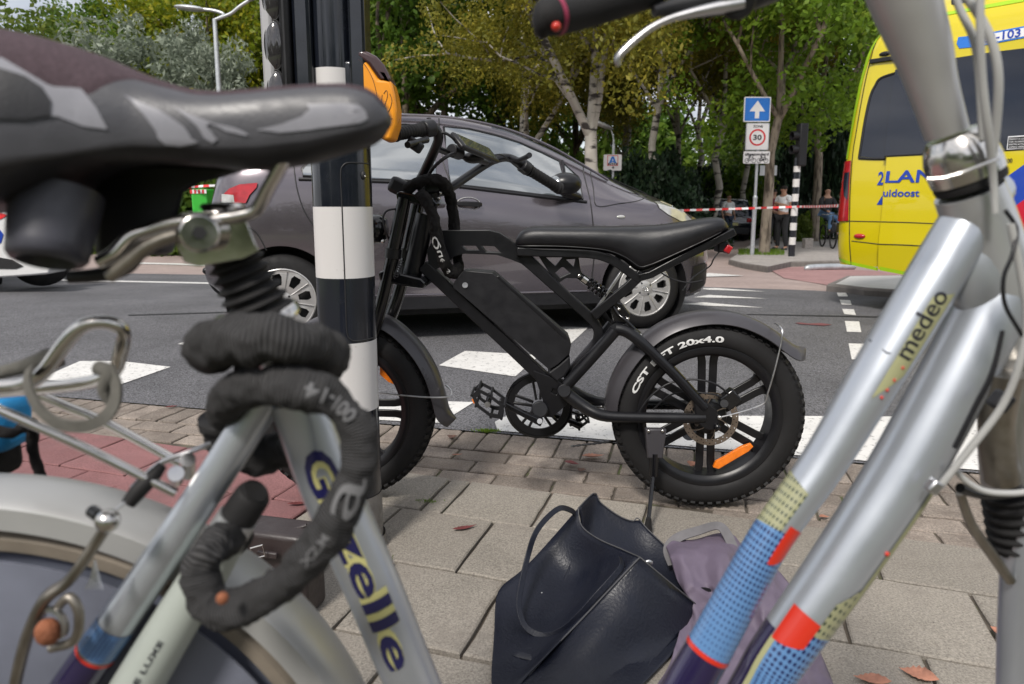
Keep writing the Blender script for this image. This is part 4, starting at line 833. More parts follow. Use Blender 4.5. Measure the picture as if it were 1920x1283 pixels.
# head tube, double-crown fork
etube([(799, 402, 0), (786, 460, 0), (770, 527, 0)], .029, 'head_tube', n=24, smooth_=False); build(MB().lathe([(.030, 0), (.033, .004), (.033, .016), (.030, .02)], E(771, 523), (E(799, 402) - E(771, 523)), 24), 'headset_ring', M['black_gloss'], eb)
for w_, dx in ((.072, 0), (-.072, 27)):
    nm = 'fork_leg'; T_ = [(759 + dx, 372, w_), (738 + dx, 470, w_)]; leg = build(MB().cyl(E(*T_[0]), E(*T_[1]), .0205, 20), nm, M['black_gloss'], eb)
    build(MB().cyl(E(738 + dx, 466, w_), E(736 + dx, 484, w_), .0245, 20), 'fork_collar', M['black_satin'], leg)
    P = [E(736 + dx, 484, w_), E(718 + dx, 560, w_ * .97), E(690 + dx * .5, 660, w_ * .95), E(650, 764, w_ * .93)]; build(MB().tube(catmull(P, 4), [.0195, .020, .018, .014], 16), 'fork_slider', M['black_gloss'], leg)
eplate([(742, 362), (748, 358), (812, 372), (822, 382), (818, 392), (780, 384), (744, 376)], -.085, .085, 'fork_crown', 'black_gloss', bevel=.006)
eplate([(708, 512), (722, 506), (790, 522), (800, 532), (794, 542), (760, 538), (712, 528)], -.085, .085, 'fork_crown', 'black_gloss', bevel=.006)
P = [E(752, 492, .09) + (E(742, 520, .09) - E(752, 492, .09)) * (i / 60) + Vector((cos(i * .7), 0, sin(i * .7))) * .006 for i in range(61)]; build(MB().tube(P, .0016, 5), 'cable_spring', M['black_satin'], eb)
etube([(806, 400, 0), (810, 372, 0), (815, 346, 0)], .020, 'stem', n=18, smooth_=False); build(MB().box(E(812, 352), (.05, .055, .035), Matrix.Rotation(R(-12), 3, 'Y')), 'stem_clamp', M['black_satin'], eb, bevel=.006)
for px, py, w_ in ((822, 347, .03), (826, 362, .03), (823, 372, .03)): build(MB().ball(E(px, py, w_), .005, 8, 6), 'bolt', M['chrome'], eb)
hb = [(742, 252, 0, 1.86), (775, 246, 0, 1.92), (805, 240, 0, 1.97), (819, 246, 0, 1.99), (822, 262, 0, 2.0), (812, 288, 0, 2.03), (796, 322, 0, 2.08), (786, 344, 0, 2.12), (796, 358, 0, 2.15), (815, 362, 0, 2.17), (835, 358, 0, 2.19), (852, 348, 0, 2.21), (880, 329, 0, 2.26), (910, 309, 0, 2.31), (930, 299, 0, 2.34), (952, 296, 0, 2.37), (975, 306, 0, 2.40), (994, 320, 0, 2.42), (1020, 336, 0, 2.46), (1046, 352, 0, 2.50)]
hbr = etube(hb, .0140, 'handlebar', k=4)
etube([(817, 277, 0, 2.01), (838, 286, 0, 2.06), (862, 292, 0, 2.12), (890, 298, 0, 2.2), (912, 306, 0, 2.3)], .0095, 'handlebar_brace')
def grip(p, q, r0):
    P = [p.lerp(q, i / 40) for i in range(41)]; return build(MB().tube(P, [r0 * (1 if i % 4 < 2 else .93) * (1.12 if i < 3 or i > 36 else 1) for i in range(41)], 18), 'grip', M['rubber'], hbr)
grip(at(741, 252, 1.86), at(792, 243, 1.95), .0185); grip(at(992, 319, 2.42), at(1049, 354, 2.51), .0195)
build(MB().cyl(at(793, 243, 1.95), at(812, 240, 1.975), .024, 20), 'throttle', M['black_plastic'], hbr, bevel=.004); build(MB().cyl(at(978, 309, 2.40), at(990, 318, 2.42), .024, 20), 'switch_pod', M['black_plastic'], hbr, bevel=.004)
for pts in ([(800, 262, 0, 1.93), (778, 268, 0, 1.88), (764, 272, 0, 1.84)], [(960, 296, 0, 2.36), (972, 300, 0, 2.33), (984, 296, 0, 2.28), (993, 291, 0, 2.24)]): etube(pts, [.010, .008, .008, .009], 'brake_lever', 'black_plastic')
build(MB().box(at(778, 272, 1.9), (.045, .03, .03), Matrix.Rotation(R(35), 3, 'Y')), 'light_switch', M['black_plastic'], hbr, bevel=.006)
p0, p1 = at(855, 263, 2.00), at(925, 293, 2.16); dx_ = (p1 - p0).normalized(); nx = Vector((-.15, -.86, .50)); nx = (nx - dx_ * nx.dot(dx_)).normalized(); wy = nx.cross(dx_); Rm = Matrix((dx_, wy, nx)).transposed(); L_ = (p1 - p0).length
ds = build(MB().box((p0 + p1) / 2, (L_, .066, .016), Rm), 'display', M['black_plastic'], eb, bevel=.006); build(MB().box((p0 + p1) / 2 + nx * .0085, (L_ * .82, .050, .001), Rm), 'display_screen', M['glass'], ds, smooth=False)
build(MB().ball(at(888, 296, 2.13), (.034, .028, .018), 14, 8), 'display_mount', M['black_plastic'], ds)
build(MB().cyl(at(846, 282, 2.06), at(862, 288, 2.1), .02, 16), 'clamp', M['black_plastic'], hbr, bevel=.003)
etube([(822, 249, 0, 1.99), (835, 250, 0, 1.99), (848, 258, 0, 2.0), (856, 268, 0, 2.02)], .0042, 'brake_hose', 'black_plastic', n=8)
etube([(852, 288, 0, 2.02), (836, 295, 0, 2.0), (815, 312, 0, 2.02), (802, 332, 0, 2.06), (796, 350, 0, 2.1), (778, 420, 0, 2.09), (765, 470, 0, 2.08)], [(.0062 if i % 2 else .0046) for i in range(40)], 'brake_hose', 'black_plastic', n=8, k=7)
etube([(923, 292, 0, 2.16), (938, 290, 0, 2.2), (950, 297, 0, 2.28), (965, 310, 0, 2.33), (984, 324, 0, 2.38)], .0028, 'brake_hose', 'black_plastic', n=6)
etube([(742, 392, .08), (725, 396, .08), (718, 410, .08), (722, 430, .08), (730, 450, .07)], .003, 'lamp_wire', 'black_plastic', n=6)
hl = build(MB().lathe([(0, 0), (.03, .004), (.043, .02), (.045, .05), (.04, .06), (.034, .064), (0, .06)], E(728, 430, .0), EB.u, 28), 'headlight', M['black_gloss'], eb); build(MB().ball(E(718, 453, .06), .006, 10, 8), 'bolt', M['chrome'], hl)
# left mirror-like battery nose behind the crown, mudguards
build(MB().box(E(752, 352, -.02), (.07, .06, .05), Matrix.Rotation(R(25), 3, 'Y')), 'controller_box', M['black_plastic'], eb, bevel=.012)
def guard(px, hw, name, m='black_satin', tip=True):
    P = catmull([E(x, y, 0) for x, y in px], 4); n = len(P); prof = []; K = 8
    for j in range(K + 1): t = -1 + 2 * j / K; prof.append((t * hw, -.034 * (abs(t) ** 3.0)))
    for j in range(K, -1, -1): t = -1 + 2 * j / K; prof.append((t * hw * .96, -.034 * (abs(t) ** 3.0) - .0025))
    mb = MB(); V = []
    for i, p in enumerate(P):
        d = (P[min(i + 1, n - 1)] - P[max(i - 1, 0)]).normalized(); o_ = EB.n.cross(d).normalized()
        if o_.dot(p - (rc_ if px[0][0] > 1000 else fc_)) < 0: o_ = -o_
        k = 1.0 if not tip else min(1, .35 + (n - 1 - i) / 6); V += [p + EB.n * (a * k) + o_ * b for a, b in prof]
    m_ = len(prof); mb.add(V, [(i * m_ + j, i * m_ + (j + 1) % m_, (i + 1) * m_ + (j + 1) % m_, (i + 1) * m_ + j) for i in range(n - 1) for j in range(m_)] + [tuple(range(m_)), tuple((n - 1) * m_ + j for j in range(m_))]); return build(mb, name, M[m], eb, ang=50)
defm('guard', (.055, .052, .058), .36, .2, var=.08, vs=6, spec=.5)
gr_ = guard([(1132, 776), (1135, 740), (1148, 702), (1168, 668), (1195, 637), (1228, 611), (1262, 594), (1300, 584), (1340, 581), (1380, 586), (1415, 598), (1448, 616), (1474, 636), (1492, 648), (1509, 651)], .058, 'rear_mudguard', 'guard')
gf_ = guard([(560, 612), (600, 592), (650, 581), (700, 584), (738, 597), (772, 624), (802, 660), (824, 702), (836, 742), (843, 768), (856, 784)], .056, 'front_mudguard', 'guard')
etube([(1452, 606, .0), (1462, 612, .05), (1467, 622, .072), (1464, 645, .076), (1452, 695, .08), (1438, 742, .082), (1432, 756, .082), (1410, 766, .082), (1380, 775, .082), (1348, 783, .082)], .0026, 'mudguard_stay', 'alu', k=4, n=8, parent=gr_)
etube([(836, 722, 0), (846, 733, .05), (842, 744, .07), (800, 745, .078), (750, 741, .08), (700, 738, .08), (652, 762, .08)], .0026, 'mudguard_stay', 'alu', k=4, n=8, parent=gf_)
for px, py in ((1195, 636), (1201, 629)): build(MB().ball(E(px, py, .03), .006, 8, 6), 'bolt', M['chrome'], gr_)
# crank, chainring, pedals, chain
cc = E(1010, 760, -.045); mb = MB(); ring = lambda r, n=56: [(cos(2 * PI * t / n) * r, sin(2 * PI * t / n) * r) for t in range(n)]
tooth = [(cos(2 * PI * t / 104) * (.0975 if t % 2 else .1015), sin(2 * PI * t / 104) * (.0975 if t % 2 else .1015)) for t in range(104)]
fnc = lambda x, y, w: cc + EB.u * x + Z * y + EB.n * w
cr_ = build(MB().plate(tooth, fnc, -.004, .004, [ring(.078)]), 'chainring', M['black_satin'], eb, smooth=False)
for i in range(5):
    t = i * 2 * PI / 5 + R(14)
    for sg in (-.16, .16): build(MB().sweep([fnc(cos(t + sg * 2) * .02, sin(t + sg * 2) * .02, 0), fnc(cos(t + sg) * .082, sin(t + sg) * .082, 0)], [(.004, -.0055), (.004, .0055), (-.004, .0055), (-.004, -.0055)], up=EB.n), 'chainring_arm', M['black_satin'], cr_, bevel=.0015)
build(MB().lathe([(.104, -.006), (.109, -.004), (.109, .004), (.104, .006), (.0985, .005), (.0985, -.005)], cc, EB.n, 64, closed=True), 'chain_guard', M['black_gloss'], cr_)
build(MB().cyl(E(1012, 768, .055), E(1012, 768, -.06), .026, 24), 'bottom_bracket', M['black_satin'], eb, bevel=.004)
ca = build(MB().sweep([E(1016, 792, .085), E(980, 775, .087), E(936, 752, .09)], [(.008, -.012), (.008, .012), (-.008, .012), (-.008, -.012)], up=EB.n, scales=[(1.3, 1.3), (1, .95), (1, 1)]), 'crank_arm', M['black_gloss'], eb, bevel=.003); build(MB().cyl(E(1012, 790, .092), E(1012, 790, .102), .008, 16), 'crank_bolt', M['alu'], ca)
build(MB().sweep([E(1012, 768, -.06), E(1050, 782, -.075), E(1092, 798, -.08)], [(.007, -.011), (.007, .011), (-.007, .011), (-.007, -.011)], up=EB.n), 'crank_arm', M['black_gloss'], eb, bevel=.003)
def pedal(px, w0, w1):
    out_ = [EB.sz(x, y, w1) for x, y in px]; c = (sum(p[0] for p in out_) / len(out_), sum(p[1] for p in out_) / len(out_)); hl_ = []
    ax = ((px[1][0] - px[0][0]), (px[1][1] - px[0][1]))
    n = len(out_); h1 = [(lerp(c[0], out_[i][0], .72), lerp(c[1], out_[i][1], .72)) for i in range(n)]
    ped = build(MB().plate(out_, lambda a, b, w: EB.W(a, b, w), w1 - .008, w1, [h1]), 'pedal', M['black_plastic'], eb, smooth=False); build(MB().plate(out_, lambda a, b, w: EB.W(a, b, w), w0, w0 + .008, [h1]), 'pedal_inner_plate', M['black_plastic'], ped, smooth=False)
    for i in range(n): build(MB().cyl(EB.W(*out_[i], w0), EB.W(*out_[i], w1), .004, 8), 'pedal_bar', M['black_plastic'], ped)
    build(MB().cyl(EB.W(*c, w0 - .01), EB.W(*c, w1), .009, 14), 'pedal_axle', M['black_gloss'], ped); return ped, c
pd, c = pedal([(884, 742), (897, 730), (920, 742), (946, 762), (940, 786), (920, 783), (892, 762)], .10, .185)
build(MB().cyl(EB.W(*c, .186), EB.W(*c, .190), .0085, 18), 'spindle_cap', M['alu'], pd)
for a_, b_ in (((884, 742), (892, 762)), ((940, 786), (932, 779))): p, q_ = E(*a_, .180).lerp(E(*b_, .180), .3), E(*a_, .180).lerp(E(*b_, .180), .7); build(MB().sweep([p, q_], [(.002, -.003), (.002, .003), (-.002, .003), (-.002, -.003)]), 'pedal_reflector', M['orange_refl'], pd)
pedal([(1068, 770), (1092, 778), (1104, 792), (1086, 806), (1070, 798)], -.17, -.10)
for y0, y1 in ((718, 756), (792, 806)):
    a_, b_ = E(1070, y0 + 45, -.045), E(1300, y1 + 5, -.06); P = [a_.lerp(b_, i / 46) for i in range(47)]; build(MB().tube(P, [.0042 if i % 2 else .0026 for i in range(47)], 6), 'chain', M['black_gloss'], eb, kind='stuff')
build(MB().cyl(E(1292, 812, -.055), E(1292, 812, -.07), .024, 18), 'derailleur', M['black_gloss'], eb); build(MB().lathe([(.02, -.01), (.045, -.005), (.048, .005), (.02, .01)], rc_ - EB.n * .066, EB.n, 40), 'cassette', M['steel_dull'], eb)
# caliper and hoses
cl_ = build(MB().box(E(1368, 748, .062), (.052, .035, .05), Matrix.Rotation(R(-40), 3, 'Y')), 'brake_caliper', M['black_gloss'], eb, bevel=.006); build(MB().cyl(E(1358, 757, .08), E(1358, 757, .086), .012, 14), 'caliper_knob', M['black_plastic'], cl_); build(MB().ball(E(1349, 783, .084), .008, 10, 8), 'bolt', M['chrome'], eb); build(MB().ball(E(1345, 801, .082), .011, 10, 8), 'axle_nut', M['black_gloss'], eb)
etube([(1190, 790, .06), (1212, 752, .065), (1248, 722, .07), (1290, 712, .075), (1330, 716, .08), (1356, 730, .08), (1372, 748, .075)], .0030, 'brake_hose', 'black_plastic', n=8, parent=cl_)
etube([(1225, 768, .0), (1255, 742, .02), (1290, 735, .05), (1325, 738, .07), (1345, 742, .07), (1378, 758, .07)], .0026, 'brake_hose', 'black_plastic', n=8, parent=cl_)
# kickstand
kp = build(MB().sweep([at(1229, 803, 1.955), at(1227, 858, 1.95)], [(.030, -.012), (.030, .012), (-.030, .012), (-.030, -.012)], up=Vector((0, 1, 0)), scales=[(1.05, 1), (.75, 1)]), 'kickstand_bracket', M['guard'], eb, bevel=.004)
for dx in (-13, 13): build(MB().ball(at(1229 + dx, 808, 1.94), .0055, 10, 8), 'bolt', M['chrome'], kp)
gk = gp(1214, 1003); ks = build(MB().tube([at(1227, 850, 1.95), at(1225, 892, 1.945)], .014, 14).tube([at(1225, 888, 1.945), gk + Vector((0, 0, .02))], .0062, 12), 'kickstand', M['black_gloss'], eb); build(MB().tube([gk + Vector((.002, 0, .05)), gk + Vector((0, 0, .002))], [.008, .014], 12), 'kickstand_foot', M['rubber'], ks)
# fabric-sleeved lock hung on the handlebar stem
lk = thing('chain_lock', 'black cloth-sleeved bike lock looped over the stem of the fat-tyre bike, with white lettering', 'bike lock', tuple(E(820, 400)))
def sleeve(pts, r, name, m='fabric_black', parent=None, n=14, k=6, flat=1.0, seed=1, lump=.10):
    n = 36; P = catmull(pts, 14); L = len(P); mb = MB().tube(P, [(r, r * flat)] * L, n); V = []
    for i in range(L):
        for j in range(n):
            v = Vector(mb.v[i * n + j]); d = v - P[i]; p = v / r; wr_k = abs(noise.noise(p * .55 + Vector((seed, 0, 0)))); wr_k2 = abs(noise.noise(p * 1.35 + Vector((0, seed, 0)))); lo_ = noise.noise(Vector((i * .045, seed, 0)))
            V.append(P[i] + d * (1 + lump * lo_ * 1.2 + .24 * (.22 - wr_k) * 2 + .14 * (.22 - wr_k2) * 2))
    mb.v = [tuple(v) for v in V] + mb.v[L * n:]; al = [0.0]
    for a_, b_ in zip(P, P[1:]): al.append(al[-1] + (b_ - a_).length)
    o = build(mb, name, M[m], parent, ang=80, weld=False); ul = o.data.uv_layers.new(name='UVMap')
    for l in o.data.loops: i = l.vertex_index // n; ul.data[l.index].uv = (al[min(i, L - 1)], (l.vertex_index % n) / n)
    return o
sleeve([E(762, 356, .05), E(780, 346, .06), (E(802, 337, .06)), E(822, 338, .05), E(836, 350, .03), E(845, 372, -.02), E(850, 405, -.035), E(853, 440, -.04), E(858, 475, -.04), E(860, 503, -.035)], .0165, 'sleeve', parent=lk, seed=3)
A_ = [E(786, 362, .085), E(801, 378, .09), E(811, 400, .09), E(816, 430, .088), (E(822, 458, .08)), E(831, 485, .07), E(840, 505, .05), E(852, 513, .035), E(860, 503, -.0)]
sleeve(A_, .022, 'sleeve', parent=lk, flat=.75, seed=4)
AP = catmull(A_, 12)
def lockfn(a, b):
    t = lerp(.43, .80, a) * (len(AP) - 1); i = int(t); p = AP[i].lerp(AP[min(i + 1, len(AP) - 1)], t - i); d = (AP[min(i + 2, len(AP) - 1)] - AP[i - 1]).normalized(); s_ = EB.n.cross(d).normalized(); k = (b - .42) * .022
    return p + s_ * k * -1 + EB.n * (.0250 - abs(k) * .3)
lettering('Quees', lockfn, 'lettering', M['tyre_white'], lk, .01)
# ================================================================== STRIPED SIGNAL POLE WITH PUSH BUTTON
PY = 1.77; pc = at(652, 620, PY); PX_ = pc.x; pole = thing('traffic_light_pole', 'thick black and white banded pole standing in front of the fat-tyre front wheel', 'pole', (PX_, PY, 0))
zp = lambda py: at(650, py, PY - .07).z
PR = .0745
bands = [(-.0, .035, 'base'), (.035, zp(940), 'base'), (zp(940), zp(777), 'pole_black'), (zp(777), zp(645), 'pole_white'), (zp(645), zp(523), 'pole_black'), (zp(523), zp(388), 'pole_white'), (zp(388), zp(262), 'pole_black')]
defm('base', (.19, .18, .17), .5, .35, var=.25, vs=30, bump=.5, bs=80)
for a, b, m in bands:
    r = PR + (.0015 if m == 'base' else 0) + (.006 if a < .01 else 0)
    build(MB().lathe([(r, a), (r, b)], (PX_, PY, 0), Z, 48), 'base_sleeve' if m == 'base' else 'white_band' if m == 'pole_white' else 'black_band', M[m], pole, weld=False)
build(MB().lathe([(PR, 0), (.066, .012), (.060, .02)], (PX_, PY, zp(262)), Z, 48), 'pole_shoulder', M['pole_black'], pole)
U0 = PX_ - .010
for a, b, m in ((zp(262), zp(205), 'pole_black'), (zp(205), zp(123), 'pole_white'), (zp(123), 2.9, 'pole_black')): build(MB().lathe([(.055, a), (.055, b)], (U0, PY, 0), Z, 40), 'white_band' if m == 'pole_white' else 'black_band', M[m], pole, weld=False)
ch = MB().box((at(677, 100, PY).x, PY - .01, (zp(250) + 2.6) / 2 + .0), (.042, .075, 2.6 - zp(250))); build(ch, 'cable_channel', M['pole_black'], pole, bevel=.008)
def cylp(th, z, r=PR): return Vector((PX_ + r * sin(th), PY - r * cos(th), z))
thd = math.asin((at(646, 500, PY - .07).x - PX_) / PR); zt_, zb_ = zp(305), zp(640); P = []
for i in range(7): a = PI / 2 * i / 6; P.append((1.25 - (1.25 - thd - .28) * (1 - i / 6), zt_) if i < 6 else (thd + .25, zt_))
P = [(1.35, zt_), (.9, zt_), (thd + .28, zt_), (thd + .10, zt_ - .006), (thd, zt_ - .025), (thd, zt_ - .1), (thd, (zt_ + zb_) / 2), (thd, zb_ + .1), (thd, zb_ + .025), (thd + .10, zb_ + .006), (thd + .28, zb_), (.9, zb_), (1.35, zb_)]
build(MB().tube([cylp(a, z, PR + .0002) for a, z in catmull(P, 4)], .0016, 6), 'access_door_seam', M['seam'], pole)
th_ = math.asin(min(.99, (at(687, 328, PY).x - PX_) / PR)); kh = build(MB().ball(cylp(th_, zp(328), PR), (.007, .007, .011), 12, 8), 'access_door_lock', M['seam'], pole); build(MB().ball(cylp(th_, zp(330), PR + .006), .003, 8, 6), 'lock_pin', M['chrome'], kh)
# traffic light head
tlh = thing('traffic_light', 'black traffic light seen from its side, clamped to the banded pole above the saddle nose', 'traffic light', (at(566, 100, PY).x, PY, zp(220)))
xa, xb, xc = at(541, 100, PY).x, at(598, 100, PY).x, at(562, 100, PY).x
build(MB().box(((xa + xc) / 2, PY, 1.75), (xc - xa - .003, .15, 2 * (1.75 - zp(215)))), 'housing', M['black_plastic'], tlh, bevel=.01)
build(MB().box(((xb + xc) / 2, PY + .005, 1.75), (xb - xc - .002, .135, 2 * (1.75 - zp(222)))), 'mounting_box', M['pole_black'], tlh, bevel=.01)
defm('plate_grey', (.40, .40, .415), .45, .1, var=.08, vs=6); defm('lens_dark', (.03, .028, .03), .08, 0, var=.1, coat=1)
xl = at(516, 100, PY).x; mb = MB(); mb.box(((xa + xl) / 2 - .0, PY - .02, 1.75), (xa - xl, .10, 2 * (1.75 - zp(225))), Matrix.Rotation(R(-16), 3, 'Z')); build(mb, 'front_plate', M['plate_grey'], tlh, bevel=.008)
for yy in (-82, 84, 178, -170): 
    zc = zp(yy); c = Vector((at(519, 84, PY - .05).x, PY - .062, zc)); 
    if yy == -82: c.z = zp(-10)
    if yy == -170: c.z = zp(-104)
    if yy == 178: c.z = zp(178)
    ln = build(MB().ball(c, (.0235, .016, .058), 24, 16), 'lens', M['lens_dark'], tlh); build(MB().tube([c + Vector((cos(j * PI / 16) * .0232, -.004, sin(j * PI / 16) * .0575)) for j in range(32)], .0022, 6, closed=True), 'lens_ring', M['seam'], ln)
# push button
pb = thing('push_button_box', 'orange pedestrian push button box with a dark top cap, fixed to the banded pole', 'push button', (at(700, 180, PY).x, PY, zp(264)))
def pbf(a, b, w): p = at(a, b, PY - .03); return Vector((p.x, PY - .005 + w, p.z))
build(MB().plate([(672, 112), (690, 118), (712, 150), (735, 152), (742, 178), (746, 205), (745, 235), (736, 264), (722, 264), (700, 250), (672, 215)], pbf, -.042, .042), 'button_housing', M['orange_plastic'], pb, bevel=.009, seg=3)
defm('maroon', (.045, .018, .020), .25, var=.1, coat=.5)
build(MB().plate([(671, 108), (673, 98), (690, 99), (708, 108), (722, 124), (733, 146), (736, 153), (712, 151), (692, 122)], pbf, -.043, .043), 'button_cap', M['maroon'], pb, bevel=.008, seg=3)
build(MB().tube(catmull([pbf(a, b, -.0425) for a, b in ((674, 114), (688, 126), (701, 150), (709, 180), (712, 215), (712, 256))], 5), .0008, 5), 'housing_seam', M['maroon'], pb)
build(MB().box((at(662, 160, PY).x, PY - .01, zp(190)), (.03, .06, .20)), 'wall_bracket', M['pole_black'], pb, bevel=.006)
for pts in ([(722, 178), (727, 172), (729, 182), (724, 200), (722, 215), (727, 222)], [(715, 205), (722, 207), (728, 213), (734, 205), (737, 190), (733, 178)], [(716, 222), (720, 236), (726, 240), (732, 232), (728, 226)], [(718, 195), (719, 180)], [(725, 228), (738, 224)]):
    build(MB().tube(catmull([pbf(a, b, -.0426) for a, b in pts], 4), .0007, 5), 'scribble', M['ink'], pb)

# ================================================================== SILVER STEP-THROUGH BICYCLE, CLOSE TO THE CAMERA
Yf = lambda px: .50 + .1 * (px - 400) / 1400
fbk = thing('city_bicycle', 'silver step-through city bicycle, blurred in the foreground, saddle at left', 'bicycle', (-.1, .55, 0))
def T(pts, n=None): return [at(p[0], p[1], (p[3] if len(p) > 3 else Yf(p[0]))) for p in pts], [msz(p[2], at(p[0], p[1], (p[3] if len(p) > 3 else Yf(p[0])))) for p in pts]
def ftube(pts, name, m, k=5, seg=20, parent=None, flat=1.0, smooth_=True, sharp=60):
    P, r = T(pts)
    if smooth_ and len(pts) > 2: q_ = catmull([(*p, s) for p, s in zip(P, r)], k); P = [Vector(v[:3]) for v in q_]; r = [v[3] for v in q_]
    return build(MB().tube(P, [(a, a * flat) for a in r], seg), name, M[m] if isinstance(m, str) else m, parent or fbk, ang=sharp)
class Skin:            # a point on the surface of a round tube: t along, a around (0 = facing the camera)
    def __init__(s, pts, k=8, flat=1.0):
        P, r = T(pts); s.q = catmull([(*p, x) for p, x in zip(P, r)], k) if len(pts) > 2 else [Vector((*P[0], r[0])), Vector((*P[1], r[1]))]; s.flat = flat
    def pt(s, t, a, off=0.0):
        f = max(0, min(.99999, t)) * (len(s.q) - 1); i = int(f); q0, q1 = s.q[i], s.q[i + 1]; p = Vector(q0[:3]).lerp(Vector(q1[:3]), f - i); r = lerp(q0[3], q1[3], f - i) + off
        d = (Vector(s.q[min(i + 2, len(s.q) - 1)][:3]) - Vector(s.q[max(i - 1, 0)][:3])).normalized(); tc_ = (CAM - p); tc_ = (tc_ - d * tc_.dot(d)).normalized(); sd = d.cross(tc_); return p + tc_ * (cos(a) * r) + sd * (sin(a) * r)
    def find(s, px, py):   # t whose axis is nearest to the photo place
        best = min(range(401), key=lambda i: s._d(i / 400, px, py)); return best / 400
    def _d(s, t, px, py):
        p = s.pt(t, 0, 0); v = p - CAM; z = v.dot(FWD); x = CX + F * v.x / z; y = CY - F * v.dot(Vector((0, sin(PITCH), cos(PITCH)))) / z; return (x - px) ** 2 + (y - py) ** 2
def patch(sk, t0, t1, a0, a1, name, m, parent, off=.0004, nt_=24, na=18, edge0=None, edge1=None):
    me_v = []; uv = []
    for i in range(nt_ + 1):
        for j in range(na + 1):
            b = j / na; a = lerp(a0, a1, b); u0 = t0 + (edge0(b) if edge0 else 0); u1 = t1 + (edge1(b) if edge1 else 0); t = lerp(u0, u1, i / nt_); me_v.append(sk.pt(t, a, off)); uv.append((t, a))
    Fc = [(i * (na + 1) + j, (i + 1) * (na + 1) + j, (i + 1) * (na + 1) + j + 1, i * (na + 1) + j + 1) for i in range(nt_) for j in range(na)]
    o = build(MB().add(me_v, Fc), name, M[m] if isinstance(m, str) else m, parent, fixn=False, weld=False); ul = o.data.uv_layers.new(name='UVMap')
    for l in o.data.loops: ul.data[l.index].uv = uv[l.vertex_index]
    return o
def dotmat(name, c1, c2, su, sv, t_lo, t_hi, s_lo, s_hi):
    m = mat(name, c1, .3, 0, var=.06, coat=.5); t = m.node_tree; N = t.nodes; L = t.links; b = N['Principled BSDF']; src = b.inputs['Base Color'].links[0].from_socket
    uvn = N.new('ShaderNodeUVMap'); sp = N.new('ShaderNodeSeparateXYZ'); L.new(uvn.outputs[0], sp.inputs[0])
    def mth(op, a, b_=None):
        n = N.new('ShaderNodeMath'); n.operation = op
        for i, v in enumerate((a, b_)):
            if v is None: continue
            if isinstance(v, (int, float)): n.inputs[i].default_value = v
            else: L.new(v, n.inputs[i])
        return n.outputs[0]
    x = mth('MULTIPLY', sp.outputs[0], su); y = mth('MULTIPLY', sp.outputs[1], sv)
    p = mth('MULTIPLY', mth('SINE', mth('ADD', x, y)), mth('SINE', mth('SUBTRACT', x, y)))
    g = N.new('ShaderNodeMapRange'); g.inputs[1].default_value = t_lo; g.inputs[2].default_value = t_hi; g.inputs[3].default_value = s_lo; g.inputs[4].default_value = s_hi; L.new(sp.outputs[0], g.inputs[0])
    k = mth('GREATER_THAN', p, g.outputs[0]); xm = N.new('ShaderNodeMixRGB'); xm.inputs[2].default_value = (*c2, 1); L.new(k, xm.inputs[0]); L.new(src, xm.inputs[1]); L.new(xm.outputs[0], b.inputs['Base Color']); return m
defm('decal_olive', (.33, .33, .18), .4, 0, var=.05); defm('decal_red', (.52, .025, .010), .35, 0, var=.03, coat=.4); defm('decal_navy', (.012, .012, .07), .3, 0, var=.03, coat=.5); defm('frame_purple', (.022, .015, .06), .22, .3, var=.05, coat=.8)
defm('decal_yellow', (.50, .47, .20), .4, 0, var=.05)
# --- tubes of the frame
top_pts = [(1856, 352, 42, .625), (1818, 412, 48, .606), (1763, 503, 49), (1655, 683, 46), (1545, 866, 40), (1450, 1000, 37), (1390, 1105, 38), (1330, 1215, 40), (1270, 1320, 42), (1180, 1480, 42), (1000, 1790, 42)]
dwn_pts = [(1895, 500, 56), (1868, 555, 60), (1815, 660, 61), (1735, 810, 61), (1670, 921, 60), (1560, 1085, 55), (1457, 1232, 50), (1415, 1305, 49), (1300, 1500, 47), (1060, 1800, 46)]
tt = ftube(top_pts, 'top_tube', 'frame_silver', flat=1.0); dt = ftube(dwn_pts, 'down_tube', 'frame_silver'); TS = Skin(top_pts); DS = Skin(dwn_pts)
q_ = at(1818, 412, .606); build(MB().ball(q_, msz(48.5, q_), 28, 18), 'frame_weld', M['frame_silver'], fbk)
head_pts = [(1816, 358, 58), (1838, 420, 60), (1868, 520, 62), (1890, 600, 58), (1905, 650, 54)]; ht = ftube(head_pts, 'head_tube', 'frame_grey')
build(MB().ball(at(1845, 500, .6), (.030, .022, .05), 20, 14), 'frame_gusset', M['frame_silver'], fbk)
blue = dotmat('decal_blue_check', (.095, .205, .40), (.012, .022, .09), 330, 15.5, TS.find(1310, 1230), TS.find(1400, 1080), .85, .22)
oli = dotmat('decal_olive_dots', (.29, .29, .17), (.035, .05, .035), 330, 15.5, 0, 1, .45, .45)
f_ = TS.find; A1 = 1.45
patch(TS, f_(1575, 830), f_(1500, 930), A1 * .25, -A1, 'decal', oli, tt, edge0=lambda b: .035 * (1 - b) ** 2, off=.0004) if False else None
def tdec(sk, px0, px1, a0, a1, m, e0=None, e1=None, off=.0004, par=None, nt_=30): return patch(sk, sk.find(*px0), sk.find(*px1), a0, a1, 'decal', m, par or tt, off, nt_, 18, e0, e1)
SGN = 1 if (lambda v: v.x)(TS.pt(.5, .8) - TS.pt(.5, 0)) < 0 else -1      # SGN*a > 0 leans to the left side in the photo
tdec(TS, (1520, 905), (1450, 1000), SGN * 1.5, SGN * -.25, oli, lambda b: .012 * b)
tdec(TS, (1450, 1000), (1322, 1232), SGN * 1.5, SGN * -1.45, blue, lambda b: -.012 * b, off=.0006)
